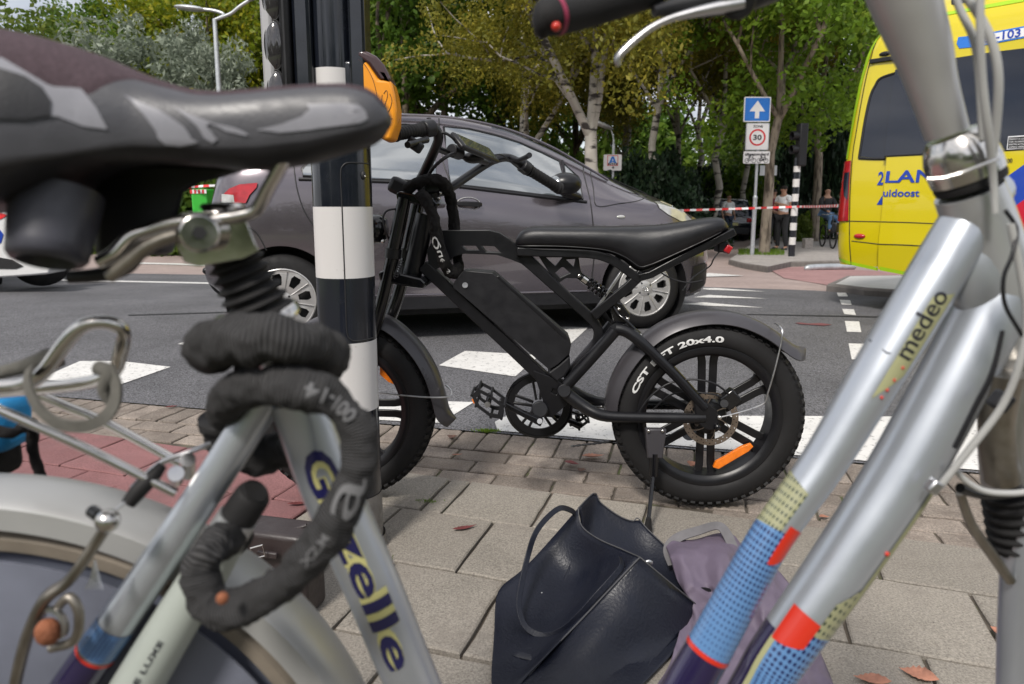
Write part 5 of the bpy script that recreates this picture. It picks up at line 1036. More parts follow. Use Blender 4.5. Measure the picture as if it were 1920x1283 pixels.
tdec(TS, (1470, 985), (1425, 1048), SGN * -.45, SGN * -1.35, 'decal_red', lambda b: -.004, lambda b: -.02 * b * b, off=.0009)
tdec(TS, (1322, 1232), (1000, 1790), SGN * 1.56, SGN * -1.56, 'frame_purple', off=.0005); tdec(TS, (1324, 1228), (1320, 1235), SGN * 1.5, SGN * -1.5, 'decal_red', off=.001, nt_=2)
DG = SGN
blue2 = dotmat('decal_blue_check_lower', (.095, .205, .40), (.012, .022, .09), 330, 15.5, 0, 1, .22, .22)
tdec(DS, (1700, 870), (1530, 1128), DG * -1.05, DG * -1.30, 'decal_olive', par=dt, off=.0005); tdec(DS, (1590, 1040), (1480, 1200), DG * -.55, DG * -1.45, oli, lambda b: .05 * (1 - b) * 1.0, par=dt, off=.0004)
tdec(DS, (1500, 1165), (1250, 1580), DG * .35, DG * -1.4, blue2, lambda b: .012 * (1 - b), par=dt, off=.0006)
tdec(DS, (1512, 1150), (1466, 1210), DG * .5, DG * -.55, 'decal_red', lambda b: .002 * b, lambda b: -.012 * (b) ** 2, par=dt, off=.0009)
tdec(DS, (1470, 1210), (1300, 1500), DG * .55, DG * .35, 'decal_olive', par=dt, off=.0008); tdec(DS, (1475, 1200), (1250, 1580), DG * 1.56, DG * .56, 'frame_purple', par=dt, off=.0004)
for px_, py_ in ((1643, 1024),): t = DS.find(px_ - 20, py_ - 12); build(MB().ball(DS.pt(t, DG * -1.0, 0), .0022, 10, 8), 'decal_dot', M['decal_red'], dt)
def sword(sk, txt, p0, p1, a_lo, a_hi, name, m, par, off=.0008, bold=0.0, spacing=1.0):
    t0, t1 = sk.find(*p0), sk.find(*p1); return lettering(txt, lambda a, b: sk.pt(lerp(t0, t1, a), lerp(a_lo, a_hi, b), off), name, M[m], par, bold, spacing)
tdec(TS, (1775, 540), (1680, 700), SGN * -.28, SGN * -1.0, 'decal_olive', lambda b: .012 * (1 - b), lambda b: .03 * (1 - b), off=.0005)
sword(TS, 'medeo', (1693, 672), (1765, 548), SGN * -.78, SGN * -.08, 'lettering', 'ink', tt, .0010, .01)
build(MB().tube([TS.pt(TS.find(1670, 655), SGN * 1.0, .0006), TS.pt(TS.find(1685, 672), SGN * .1, .0010), TS.pt(TS.find(1695, 668), SGN * -.85, .0008)], .0006, 6), 'decal_line', M['ink'], tt)
for i in range(4): t = TS.find(1686 - i * 11.5, 691 + i * 19.5); build(MB().ball(TS.pt(t, SGN * (-.72 + i * .03), .0), .0016, 10, 8), 'decal_dot', M['decal_red'], tt)
# seat tube with lettering
seat_pts = [(560, 745, 54), (597, 855, 54), (640, 965, 53), (695, 1090, 52), (748, 1220, 50), (790, 1320, 48), (950, 1720, 46)]
stt = ftube(seat_pts, 'seat_tube', 'frame_silver'); SS = Skin(seat_pts)
for m, o, bd in (('decal_yellow', .0004, .075), ('decal_navy', .0009, .02)): sword(SS, 'Gazelle', (592, 842), (758, 1250), .62, -.42, 'lettering', m, stt, o, bd)
stay_pts = [(505, 735, 36), (478, 778, 34), (390, 915, 33), (300, 1050, 34), (225, 1160, 35), (177, 1228, 36), (120, 1310, 36), (20, 1460, 30)]
sst = ftube(stay_pts, 'seat_stay', 'frame_silver'); SY = Skin(stay_pts)
tdec(SY, (205, 1190), (170, 1240), -1.5, 1.5, blue2, par=sst, off=.0005); tdec(SY, (167, 1243), (163, 1249), -1.5, 1.5, 'decal_red', par=sst, off=.0007, nt_=2); tdec(SY, (165, 1246), (20, 1460), -1.56, 1.56, 'frame_purple', par=sst, off=.0005)
# headset, stem, hoses
hax = (at(1850, 430, .6) - at(1775, 235, .6)).normalized(); hc = at(1803, 300, .6); s1 = msz(1, hc)
build(MB().lathe([(0, -52 * s1), (44 * s1, -50 * s1), (54 * s1, -38 * s1), (62 * s1, -12 * s1), (64 * s1, 10 * s1), (63 * s1, 34 * s1), (58 * s1, 38 * s1), (0, 38 * s1)], hc, hax, 48), 'headset_cup', M['chrome'], fbk)
build(MB().lathe([(0, 37 * s1), (60 * s1, 37 * s1), (62 * s1, 43 * s1), (60 * s1, 52 * s1), (0, 54 * s1)], hc, hax, 40), 'headset_seal', M['rubber'], fbk)
stm = ftube([(1655, -140, 66), (1690, -20, 60), (1728, 90, 50), (1748, 160, 42), (1775, 250, 37)], 'stem', 'stem_grey', seg=28)
for pts in ([(1780, -40, 7, .58), (1800, 18, 7, .575), (1824, 70, 7, .57), (1835, 135, 7, .57), (1842, 262, 7, .575)], [(1790, -30, 8, .56), (1830, 20, 8, .555), (1860, 80, 8, .55), (1872, 150, 8, .55), (1866, 250, 8, .56), (1858, 300, 8, .565)],
            [(1838, -40, 7.5, .54), (1838, 60, 7.5, .54), (1842, 150, 7.5, .545), (1852, 240, 7.5, .55), (1862, 330, 7, .56), (1866, 400, 6, .56)], [(1895, 420, 7, .53), (1915, 520, 7, .53), (1925, 600, 7, .53), (1912, 680, 7, .53), (1880, 760, 7, .535), (1820, 840, 7, .54), (1762, 912, 7, .545)],
            [(1790, 880, 5, .56), (1815, 905, 6, .56), (1850, 922, 6, .56), (1900, 925, 6, .56), (1940, 920, 6, .56)]): ftube(pts, 'brake_hose', 'cable_grey', seg=10)
for pts in ([(1885, 395, 4, .53), (1906, 430, 4, .53), (1898, 478, 4, .525), (1882, 520, 4, .525), (1884, 570, 4, .525), (1908, 615, 4, .53), (1930, 650, 4, .53)], [(1880, 620, 4, .53), (1860, 700, 5, .53), (1830, 760, 5, .535), (1790, 840, 5, .54)]): ftube(pts, 'shift_cable', 'black_plastic', seg=8)
ftube([(1738, 336, 3.5, .54), (1770, 334, 3.5, .535), (1810, 322, 3.5, .53), (1845, 308, 3.5, .53), (1872, 297, 3.5, .54)], 'cable_clip', 'chrome', seg=8)
for c_, sz_ in (((1876, 752), .013), ((1750, 912), .010)): build(MB().box(at(*c_, .545), (sz_, sz_, sz_ * 1.2), Matrix.Rotation(R(35), 3, 'Y')), 'cable_clamp', M['black_plastic' if c_[0] > 1800 else 'alu'], fbk, bevel=.002)
# handlebar end, lever
defm('ring_pink', (.25, .02, .06), .5); gp_pts = [(1022, 34, 30, .55), (1032, 32, 34, .55), (1075, 24, 34, .56), (1140, 6, 33, .57), (1230, -22, 32, .585)]; gg = ftube(gp_pts, 'grip', 'rubber', seg=24); GS = Skin(gp_pts)
build(MB().ball(at(1018, 36, .55), (.0085, .0135, .0145), 18, 12), 'grip_end_cap', M['rubber'], gg)
patch(GS, GS.find(1058, 28), GS.find(1066, 26), -3.1, 3.1, 'grip_ring', 'ring_pink', gg, .0004, 2, 40); build(MB().ball(at(1043, 50, .535), .0036, 14, 10), 'grip_screw_cap', M['decal_red'], gg)
ftube([(1230, -22, 12, .585), (1400, -60, 13, .6), (1560, -110, 14, .61), (1690, -100, 20, .62)], 'handlebar', 'chrome')
ftube([(1392, 8, 16, .57), (1330, 18, 13, .57), (1262, 34, 8.5, .57), (1222, 52, 8, .57), (1190, 76, 8, .57), (1165, 100, 8.5, .57), (1158, 112, 8, .57), (1160, 124, 5, .57)], 'brake_lever', 'alu', flat=.8)
ftube([(1225, 22, 10, .575), (1262, 14, 16, .58), (1330, 4, 26, .585), (1400, -6, 26, .59), (1450, -20, 24, .6)], 'lever_bracket', 'black_plastic')
build(MB().cyl(at(1372, -2, .60), at(1385, 4, .565), .0135, 20), 'gear_shifter', M['black_plastic'], fbk, bevel=.003)
# front fork end at the right edge
ftube([(1905, 650, 52), (1895, 700, 44), (1880, 820, 40), (1888, 905, 42)], 'fork_crown', 'alu'); ftube([(1882, 700, 34, .58), (1868, 800, 30, .585), (1880, 900, 30, .59)], 'fork_leg', 'steel_dull')
P, r = T([(1888, 920, 40), (1905, 1030, 36)]); n_ = 30; build(MB().tube([P[0].lerp(P[1], i / n_) for i in range(n_ + 1)], [r[0] * (1.12 if i % 5 in (1, 2) else .9) for i in range(n_ + 1)], 20), 'rubber_boot', M['rubber'], fbk)
ftube([(1800, 915, 10, .57), (1835, 928, 8, .575), (1880, 928, 8, .58), (1930, 920, 8, .58)], 'brake_arm', 'black_gloss'); ftube([(1800, 925, 8, .58), (1822, 985, 9, .585), (1860, 1040, 10, .59), (1895, 1090, 9, .59)], 'brake_arm', 'steel_dull')
ftube([(1962, 880, 50, .60), (1940, 1000, 50, .60), (1930, 1120, 48, .60), (1925, 1300, 48, .60), (1925, 1500, 46, .60)], 'fork_leg', 'frame_silver')
# --- seat post, clamp, saddle
a_, b_ = at(432, 470, .497), at(497, 600, .505); d = b_ - a_; n_ = 60; s_ = msz(1, a_)
build(MB().tube([a_.lerp(b_, i / n_) for i in range(n_ + 1)], [s_ * (lerp(44, 58, i / n_) + (6.5 * sin(i / n_ * 2 * PI * 7) if i > 4 else 0)) for i in range(n_ + 1)], 32), 'rubber_boot', M['rubber'], fbk)
build(MB().lathe([(0, 0), (s_ * 66, 0), (s_ * 70, s_ * 6), (s_ * 70, s_ * 20), (s_ * 62, s_ * 26), (0, s_ * 26)], at(492, 588, .505), d, 36), 'seat_collar', M['chrome'], fbk); build(MB().cyl(at(415, 603, .47), at(435, 600, .50), s_ * 13, 16), 'collar_bolt', M['chrome'], fbk)
ftube([(503, 600, 42), (530, 670, 44), (560, 745, 48)], 'seat_post', 'alu')
build(MB().plate([(330, 405), (345, 398), (395, 396), (445, 398), (460, 408), (478, 455), (486, 470), (455, 486), (372, 500), (345, 492), (322, 440)], lambda a, b, w: at(a, b, .492 + w), -.022, .020), 'seat_clamp', M['chrome'], fbk, bevel=.004, seg=3)
build(MB().cyl(at(374, 437, .455), at(374, 437, .475), s_ * 34, 28), 'clamp_bolt', M['chrome'], fbk, bevel=.002); build(MB().cyl(at(374, 437, .4535), at(374, 437, .458), s_ * 12, 6), 'clamp_bolt_socket', M['seam'], fbk)
build(MB().lathe([(0, 0), (s_ * 34, 0), (s_ * 40, s_ * 8), (s_ * 34, s_ * 14), (0, s_ * 16)], at(418, 396, .495), Z, 28), 'clamp_cap', M['chrome'], fbk)
for dy in (0, .042):
    ftube([(552, 255, 11, .455 + dy), (533, 300, 13, .46 + dy), (505, 350, 13, .465 + dy), (482, 392, 13, .47 + dy), (450, 405, 13, .47 + dy), (400, 412, 13, .47 + dy), (330, 418, 13, .47 + dy), (280, 432, 13, .47 + dy), (245, 445, 14, .468 + dy), (215, 475, 14, .465 + dy), (185, 492, 13, .463 + dy)], 'saddle_rail', 'chrome' if dy == 0 else 'steel_dull')
ftube([(335, 440, 12, .46), (285, 458, 13, .46), (245, 488, 14, .46), (205, 520, 12, .46)], 'saddle_rail_brace', 'steel_dull'); ftube([(262, 470, 14, .48), (235, 500, 16, .48), (190, 515, 14, .48), (130, 520, 12, .48)], 'saddle_bracket', 'black_plastic')
sc_ = at(143, 430, .475); s4 = msz(1, sc_)
defm('elastomer', (.045, .045, .058), .42, 0, var=.12, vs=30)
for dy, dx in ((-.025, 0), (.06, .012)): build(MB().lathe([(0, 70 * s4), (74 * s4, 70 * s4), (72 * s4, 40 * s4), (65 * s4, -30 * s4), (63 * s4, -48 * s4), (57 * s4, -56 * s4), (46 * s4, -60 * s4), (38 * s4, -40 * s4), (0, -35 * s4)], sc_ + Vector((dx, dy, 0)), Vector((0, .42 if dy < 0 else .1, 1)), 40), 'saddle_spring', M['elastomer'], fbk)
YS = .47
build(MB().plate([(180, 300), (480, 312), (420, 332), (372, 345), (345, 362), (334, 402), (326, 425), (262, 440), (215, 470), (190, 492), (178, 470)], lambda a, b, w: at(a, b, .505 + w), -.012, .02), 'saddle_base_shade', M['black_plastic'], fbk, bevel=.004)  # near-black plate stands for the saddle's rear base and the shade beneath it
top = [(-190, 66), (-120, 58), (-60, 56), (0, 60), (50, 66), (100, 76), (150, 90), (200, 108), (250, 130), (300, 151), (345, 167), (385, 175), (430, 176), (480, 172), (540, 166), (600, 162), (650, 161), (688, 168), (708, 180), (722, 197), (731, 215)]
bot = [(-190, 420), (-120, 410), (0, 395), (60, 385), (110, 362), (160, 330), (210, 310), (270, 305), (330, 308), (400, 312), (440, 318), (500, 320), (540, 312), (580, 306), (620, 294), (660, 282), (695, 270), (715, 256), (731, 232)]
hwT = [(-190, .085), (-60, .085), (60, .078), (140, .064), (220, .048), (300, .036), (400, .029), (500, .025), (600, .023), (680, .021), (710, .017), (731, .008)]
side = [(-190, 300), (0, 300), (100, 300), (200, 290), (300, 262), (400, 262), (500, 256), (600, 246), (700, 226), (731, 222)]
def sec(px):
    x = (px - CX) * YS / (F * cos(0)) * 1.0; x = at(px, 200, YS).x; zt = at(px, table(top, px), YS).z; zb = at(px, table(bot, px), YS - .01).z; hw = table(hwT, px); zs_ = at(px, table(side, px), YS - hw * .6).z
    return x, zt, zb, hw, zs_
def sadpt(px, a, off=0.0):      # a: 0 = top centre, 1 = widest side towards camera, 2 = bottom centre; -1 far side
    x, zt, zb, hw, zs_ = sec(px); sg = -1 if a >= 0 else 1; a = abs(a); hw += off
    if a <= 1: th = a * PI / 2; y = hw * sin(th) ** .8; z = zs_ + (zt + off * .6 - zs_) * cos(th) ** .72
    else: th = (a - 1) * PI / 2; y = hw * cos(th) ** .7; z = zs_ + (zb - zs_) * sin(th) ** .9
    return Vector((x, YS + sg * y, z))
xs = [-190, -150, -110] + list(range(-80, 690, 14)) + [692, 700, 708, 716, 722, 727, 731]
V = []; m_ = 40; mb = MB()
for px in xs:
    for j in range(m_): a = -2 + 4 * j / m_; V.append(sadpt(px, a))
cover_edge = [(-190, .62), (0, .50), (100, .56), (190, .78), (240, .74), (290, .36), (345, .30), (400, .36), (500, .34), (600, .30), (700, .36), (731, .5)]
for i in range(len(xs) - 1):
    for j in range(m_):
        a = abs(-2 + 4 * (j + .5) / m_); mb.m = 1 if a > 1.18 else 0; mb.f.append((i * m_ + j, i * m_ + (j + 1) % m_, (i + 1) * m_ + (j + 1) % m_, (i + 1) * m_ + j)); mb.mi.append(mb.m)
mb.v = [tuple(v) for v in V]; mb.f += [tuple(range(m_)), tuple((len(xs) - 1) * m_ + j for j in reversed(range(m_)))]; mb.mi += [0, 0]
defm('saddle_side', (.06, .06, .068), .42, 0, var=.08, vs=20, bump=.15, bs=500); defm('saddle_dark', (.012, .012, .015), .5, 0, var=.1, vs=20, bump=.15, bs=500); defm('saddle_decal', (.24, .24, .265), .3, 0, var=.06, vs=30); defm('suede', (.095, .068, .078), .95, 0, var=.12, vs=40, bump=.9, bs=1200, speck=(420, .22), spec=.2)
sd_ = build(mb, 'saddle', [M['saddle_side'], M['saddle_dark']], fbk, ang=70, weld=False)
# the cloth cover, a layer of its own over the top
V = []; NC = 14; xs2 = list(range(-190, 716, 8)) + [720, 724]
for px in xs2:
    e = table(cover_edge, px)
    for j in range(NC + 1): V.append(sadpt(px, -e + 2 * e * j / NC, .0016 if 0 < j < NC else -.0006))
build(MB().add(V, [(i * (NC + 1) + j, (i + 1) * (NC + 1) + j, (i + 1) * (NC + 1) + j + 1, i * (NC + 1) + j + 1) for i in range(len(xs2) - 1) for j in range(NC)]), 'saddle_cover', M['suede'], sd_, ang=70)
def sadlook(px, py):           # photo place -> (px column, a) on the near side
    best = None
    for c in range(int(px) - 20, int(px) + 230, 3):
        for i in range(41):
            a = .25 + i * .0375 * .6 * 1.2; 
            p = sadpt(c, a); v = p - CAM; z = v.dot(FWD); x = CX + F * v.x / z; y = CY - F * v.dot(Vector((0, sin(PITCH), cos(PITCH)))) / z; e = (x - px) ** 2 + (y - py) ** 2
            if best is None or e < best[0]: best = (e, c, a)
    return best[1], best[2]
def saddec(px, m, name='saddle_panel', off=.0010, n=3):
    P = [sadlook(*p) for p in px]; P = [(c / 300.0, a) for c, a in P]; return build(conform(MB(), P, lambda c, a, o: sadpt(c * 300, a, o), off, n), name, M[m], sd_)
saddec([(-40, 104), (0, 108), (60, 120), (115, 142), (155, 172), (185, 208), (205, 245), (160, 236), (110, 222), (50, 216), (-40, 214)], 'saddle_decal', n=4)
saddec([(-40, 126), (0, 128), (50, 142), (84, 166), (100, 192), (99, 214), (50, 222), (0, 222), (-40, 222)], 'saddle_dark', off=.0018, n=4)
saddec([(232, 180), (262, 192), (300, 205), (345, 240), (374, 268), (340, 275), (310, 272), (295, 245), (270, 215)], 'saddle_decal')
saddec([(322, 198), (360, 215), (400, 232), (440, 243), (468, 250), (462, 254), (425, 248), (395, 234), (388, 240), (410, 262), (400, 268), (370, 240)], 'saddle_decal')
saddec([(482, 243), (530, 236), (565, 218), (580, 205), (575, 196), (620, 194), (670, 197), (686, 208), (690, 222), (675, 232), (600, 240), (530, 248)], 'saddle_decal')
# --- luggage rack, rear wheel, mudguard
for pts in ([(-60, 727, 15, .49), (0, 726, 15, .49), (48, 720, 15, .488), (82, 698, 14, .486), (125, 640, 13.5, .484), (155, 612, 13, .484), (190, 604, 13, .486), (222, 612, 13, .49), (232, 632, 13, .495), (225, 665, 13, .50), (210, 700, 12, .505), (150, 720, 12, .52), (0, 735, 12, .53)],
            [(-40, 752, 9, .47), (60, 795, 9, .475), (180, 850, 9, .482), (330, 925, 9, .49)], [(60, 735, 9, .55), (130, 765, 9, .555), (201, 795, 9, .56), (354, 877, 9, .565)], [(250, 915, 7, .53), (300, 870, 6, .53), (350, 850, 5, .53), (395, 832, 5, .54)]):
    ftube(pts, 'luggage_rack_tube', 'chrome' if pts[0][2] > 8 else 'alu')
for a_, b_ in (((352, 862, .52), (352, 888, .54)), ((330, 888, .50), (330, 900, .53))): build(MB().cyl(at(*a_), at(*b_), .006, 14), 'rack_bolt', M['chrome'], fbk)
sp_ = catmull([at(*p) for p in [(205, 690, .47), (218, 722, .465), (214, 758, .46), (190, 788, .455), (150, 800, .452), (105, 792, .455), (70, 762, .46), (52, 720, .47), (56, 690, .48)]], 6); defm('webbing', (.13, .125, .11), .9, 0, var=.12, vs=90, bump=.8, bs=1400)
build(MB().sweep(sp_, [(.0042, -.0012), (.0042, .0012), (-.0042, .0012), (-.0042, -.0012)], up=Vector((.2, 1, .1))), 'rack_strap', M['webbing'], fbk); ftube([(-30, 705, 12, .50), (30, 692, 13, .50), (75, 678, 17, .50), (95, 672, 19, .50), (110, 690, 13, .50)], 'rack_strap', 'webbing'); ftube([(185, 690, 14, .475), (205, 700, 14, .47), (195, 730, 12, .47), (205, 755, 8, .47)], 'rack_strap', 'webbing')
Wc = at(-62, 1741, .53); _a, _b, _c = at(0, 905, .53), at(300, 985, .53), at(640, 1283, .53)
_m = Matrix(((_b.x - _a.x, _b.z - _a.z), (_c.x - _a.x, _c.z - _a.z))).inverted() @ Vector(((_b.x ** 2 - _a.x ** 2 + _b.z ** 2 - _a.z ** 2) / 2, (_c.x ** 2 - _a.x ** 2 + _c.z ** 2 - _a.z ** 2) / 2))
Wc = Vector((_m.x, .53, _m.y)); Ws = (_a - Wc).length / 838
an = Vector((-.07, 1, 0)).normalized()
def arcs(prof, name, m, a0, a1, n=60, parent=None): return build(MB().lathe([(r * Ws, h) for r, h in prof], Wc, an, n, a0, a1, closed=True, up=Z), name, M[m], parent or fbk)
defm('mudguard_silver', (.39, .39, .385), .45, .45, var=.07, vs=8, rvar=.08); defm('tan_wall', (.20, .17, .135), .75, 0, var=.15, vs=30); defm('rim_blue', (.18, .20, .26), .4, .5, var=.25, vs=14)
aa, bb, _ = basis(an, Z)
def ang_of(px, py): p = at(px, py, .53) - Wc; return math.atan2(p.dot(bb), p.dot(aa))
t0, t1 = ang_of(760, 1460), ang_of(-500, 1010)
if t1 < t0: t0, t1 = t1, t0
mg = arcs([(776, -.033), (818, -.031), (831, -.024), (838, -.008), (838, .008), (831, .024), (818, .031), (776, .033), (776, .031), (816, .029), (828, .022), (834, .007), (834, -.007), (828, -.022), (816, -.029), (776, -.031)], 'rear_mudguard', 'mudguard_silver', t0, t1, 90)
rwh = build(MB().lathe([(700 * Ws, -.012), (718 * Ws, -.022), (745 * Ws, -.024), (765 * Ws, -.014), (772 * Ws, 0), (765 * Ws, .014), (745 * Ws, .024), (718 * Ws, .022), (700 * Ws, .012)], Wc, an, 120), 'rear_wheel', M['tan_wall'], fbk)
build(MB().lathe([(655 * Ws, -.010), (702 * Ws, -.0125), (706 * Ws, -.010), (706 * Ws, .010), (702 * Ws, .0125), (655 * Ws, .010)], Wc, an, 120, closed=True), 'rim', M['rim_blue'], rwh)
for i in range(36):
    t = 2 * PI * i / 36; sgn_ = 1 if i % 2 else -1; r_ = lambda q, rr: Wc + aa * (cos(q) * rr) + bb * (sin(q) * rr); build(MB().tube([r_(t + sgn_ * .5, .02) + an * (.028 * (1 if i % 4 < 2 else -1)), r_(t, 656 * Ws)], .0011, 5, caps=False), 'spoke', M['alu'], rwh)
build(MB().lathe([(0, -.04), (.028, -.035), (.032, -.028), (.02, -.02), (.02, .02), (.032, .028), (.028, .035), (0, .04)], Wc, an, 28), 'hub', M['steel_dull'], rwh)
defm('coat_guard', (.14, .15, .19), .45, 0, var=.25, vs=10)
build(MB().lathe([(260 * Ws, -.036), (706 * Ws, -.030), (706 * Ws, -.028), (260 * Ws, -.034)], Wc, an, 80, R(0), R(360), closed=True), 'dress_guard', M['coat_guard'], fbk)
ftube([(205, 978, 16, .465), (165, 1040, 15, .462), (128, 1090, 15, .46), (88, 1120, 17, .458), (60, 1170, 15, .458), (42, 1225, 15, .458), (25, 1300, 14, .458)], 'brake_arm', 'steel_dull', flat=.7); build(MB().ball(at(202, 977, .45), .0082, 18, 12), 'brake_pivot', M['chrome'], fbk); build(MB().cyl(at(186, 968, .46), at(172, 958, .465), .0045, 14), 'brake_pivot_nut', M['black_gloss'], fbk)
ftube([(95, 1215, 9, .455), (140, 1200, 9, .455), (148, 1150, 9, .455), (130, 1120, 9, .456), (108, 1140, 8, .456)], 'brake_link', 'steel_dull'); build(MB().ball(at(90, 1185, .45), (.0088, .008, .010), 14, 10), 'rusty_bolt', M['rust'], fbk); build(MB().lathe([(.0095, 0), (.0125, .001), (.0125, .004), (.0095, .004)], at(96, 1172, .452), Vector((.3, 1, 0)), 24, closed=True), 'washer', M['alu'], fbk)
ftube([(235, 942, 3, .46), (210, 965, 3, .458), (200, 1000, 3, .456)], 'brake_cable', 'alu', seg=6); ftube([(240, 945, 13, .48), (262, 918, 16, .485), (285, 895, 14, .49), (305, 872, 9, .495)], 'cable_boot', 'rubber')
for i in range(5): ftube([(178, 1050, 1.5, .455), (176 + i * 4 - 6, 1085, 1.5, .452), (168 + i * 8 - 8, 1105, 1.3, .450)], 'frayed_cable_strand', 'alu', seg=5)
# --- pump
pmp = thing('frame_pump', 'pale cylinder lettered DE LUXE with a black rubber end, beside the silver seat stay', 'bicycle pump', tuple(at(395, 1060, .50)))
pu_pts = [(430, 995, 36, .495), (395, 1060, 40, .492), (330, 1165, 43, .488), (255, 1290, 46, .484), (180, 1420, 46, .48)]; defm('pump_pale', (.34, .37, .34), .4, 0, var=.05); PS = Skin(pu_pts)
pmt = ftube(pu_pts, 'barrel', 'pump_pale', parent=pmp); ftube([(480, 922, 24, .50), (474, 930, 33, .50), (440, 980, 34, .497)], 'rubber_end', 'rubber', parent=pmp); ftube([(446, 970, 37, .497), (425, 1003, 38, .496)], 'end_ring', 'frame_grey', parent=pmp, smooth_=False)
sword(PS, 'DE LUXE', (238, 1300), (300, 1200), -.02, .20, 'lettering', 'ink', pmt, .0008, .02)
# --- thick fabric chain lock
defm('lock_cloth', (.044, .043, .044), .9, 0, var=.14, vs=30, spec=.25)
t = M['lock_cloth'].node_tree; N = t.nodes; L = t.links; bs_ = N['Principled BSDF']
uvn = N.new('ShaderNodeUVMap'); sp_n = N.new('ShaderNodeSeparateXYZ'); L.new(uvn.outputs[0], sp_n.inputs[0]); ml = N.new('ShaderNodeMath'); ml.operation = 'MULTIPLY'; ml.inputs[1].default_value = 2 * PI / .0021; L.new(sp_n.outputs[0], ml.inputs[0]); sn = N.new('ShaderNodeMath'); sn.operation = 'SINE'; L.new(ml.outputs[0], sn.inputs[0])
bp = N.new('ShaderNodeBump'); bp.inputs['Strength'].default_value = .8; bp.inputs['Distance'].default_value = .0006; L.new(sn.outputs[0], bp.inputs['Height']); L.new(bp.outputs[0], bs_.inputs['Normal'])
bsrc = bs_.inputs['Base Color'].links[0].from_socket; mrw = N.new('ShaderNodeMapRange'); mrw.inputs[1].default_value = -1; mrw.inputs[3].default_value = .35; mrw.inputs[4].default_value = 1.45; L.new(sn.outputs[0], mrw.inputs[0]); mvw = N.new('ShaderNodeVectorMath'); mvw.operation = 'SCALE'; L.new(bsrc, mvw.inputs[0]); L.new(mrw.outputs[0], mvw.inputs['Scale']); L.new(mvw.outputs[0], bs_.inputs['Base Color'])
lk2 = thing('chain_lock', 'thick grey ribbed-cloth chain lock coiled round the silver bicycle seat post', 'bike lock', tuple(at(520, 700, .48)))
sz = lambda n, Y: n * Y / F
sleeve([at(400, 660, .52), at(395, 650, .47), at(440, 640, .435), at(510, 638, .425), at(580, 648, .44), at(612, 668, .48), at(600, 680, .54), at(520, 672, .57), at(440, 668, .56)], sz(44, .47), 'sleeve', 'lock_cloth', lk2, 20, seed=7, lump=.35)
p_main = [at(450, 800, .56), at(420, 775, .52), at(440, 738, .455), at(500, 722, .43), at(565, 728, .425), at(625, 752, .43), at(668, 800, .43), at(672, 870, .425), at(645, 950, .42), at(600, 1020, .42), at(540, 1085, .425), at(470, 1130, .43), at(415, 1143, .435), at(386, 1118, .44), at(376, 1075, .445), at(388, 1040, .45), at(412, 1016, .47), at(440, 1005, .52)]
sleeve(p_main, sz(37, .43), 'sleeve', 'lock_cloth', lk2, 20, seed=9, lump=.18)
sleeve([at(415, 780, .56), at(430, 830, .57), at(480, 858, .58), at(550, 830, .57)], sz(40, .56), 'sleeve', 'lock_cloth', lk2, 18, seed=12)
build(MB().ball(at(417, 1122, .405), .004, 12, 8), 'rivet', M['rust'], lk2)
MP = catmull(p_main, 12)
def mlk(f0, f1, wd):
    def fn(a, b):
        t = lerp(f0, f1, a) * (len(MP) - 1); i = int(t); p = MP[i].lerp(MP[min(i + 1, len(MP) - 1)], t - i); d = (MP[min(i + 3, len(MP) - 1)] - MP[max(i - 3, 0)]).normalized(); c_ = (CAM - p); c_ = (c_ - d * c_.dot(d)).normalized(); s_ = d.cross(c_); k = (b - .5) * wd; rr = sz(40, .43) * 1.10; return p + s_ * k + c_ * math.sqrt(max(1e-6, rr * rr - k * k))
    return fn
defm('print_grey', (.14, .14, .145), .7)
lettering('001-14', mlk(.335, .245, .010), 'lettering', M['print_grey'], lk2, .02); lettering('a', mlk(.475, .425, .016), 'emblem', M['print_grey'], lk2, .0); lettering('XZM', mlk(.545, .50, .006), 'lettering', M['print_grey'], lk2, .02)
# --- bright blue pannier at the left edge
pn = thing('pannier_bag', 'bright blue bag with black straps, mostly outside the left edge beside the luggage rack', 'bag', tuple(at(-20, 780, .62)))
defm('blue_cloth', (.01, .22, .50), .7, 0, var=.2, vs=30, bump=.4, bs=400)
build(MB().box(at(-45, 785, .64), (.085, .05, .055), Matrix.Rotation(R(6), 3, 'Y')), 'bag_body', M['blue_cloth'], pn, bevel=.012); build(MB().box(at(-30, 850, .66), (.05, .05, .05)), 'bag_base', M['fabric_black'], pn, bevel=.01)
sleeve([at(-30, 800, .60), at(20, 812, .60), at(60, 795, .62), at(62, 840, .63), at(80, 905, .64)], .005, 'strap', 'fabric_black', pn, 8, seed=2)
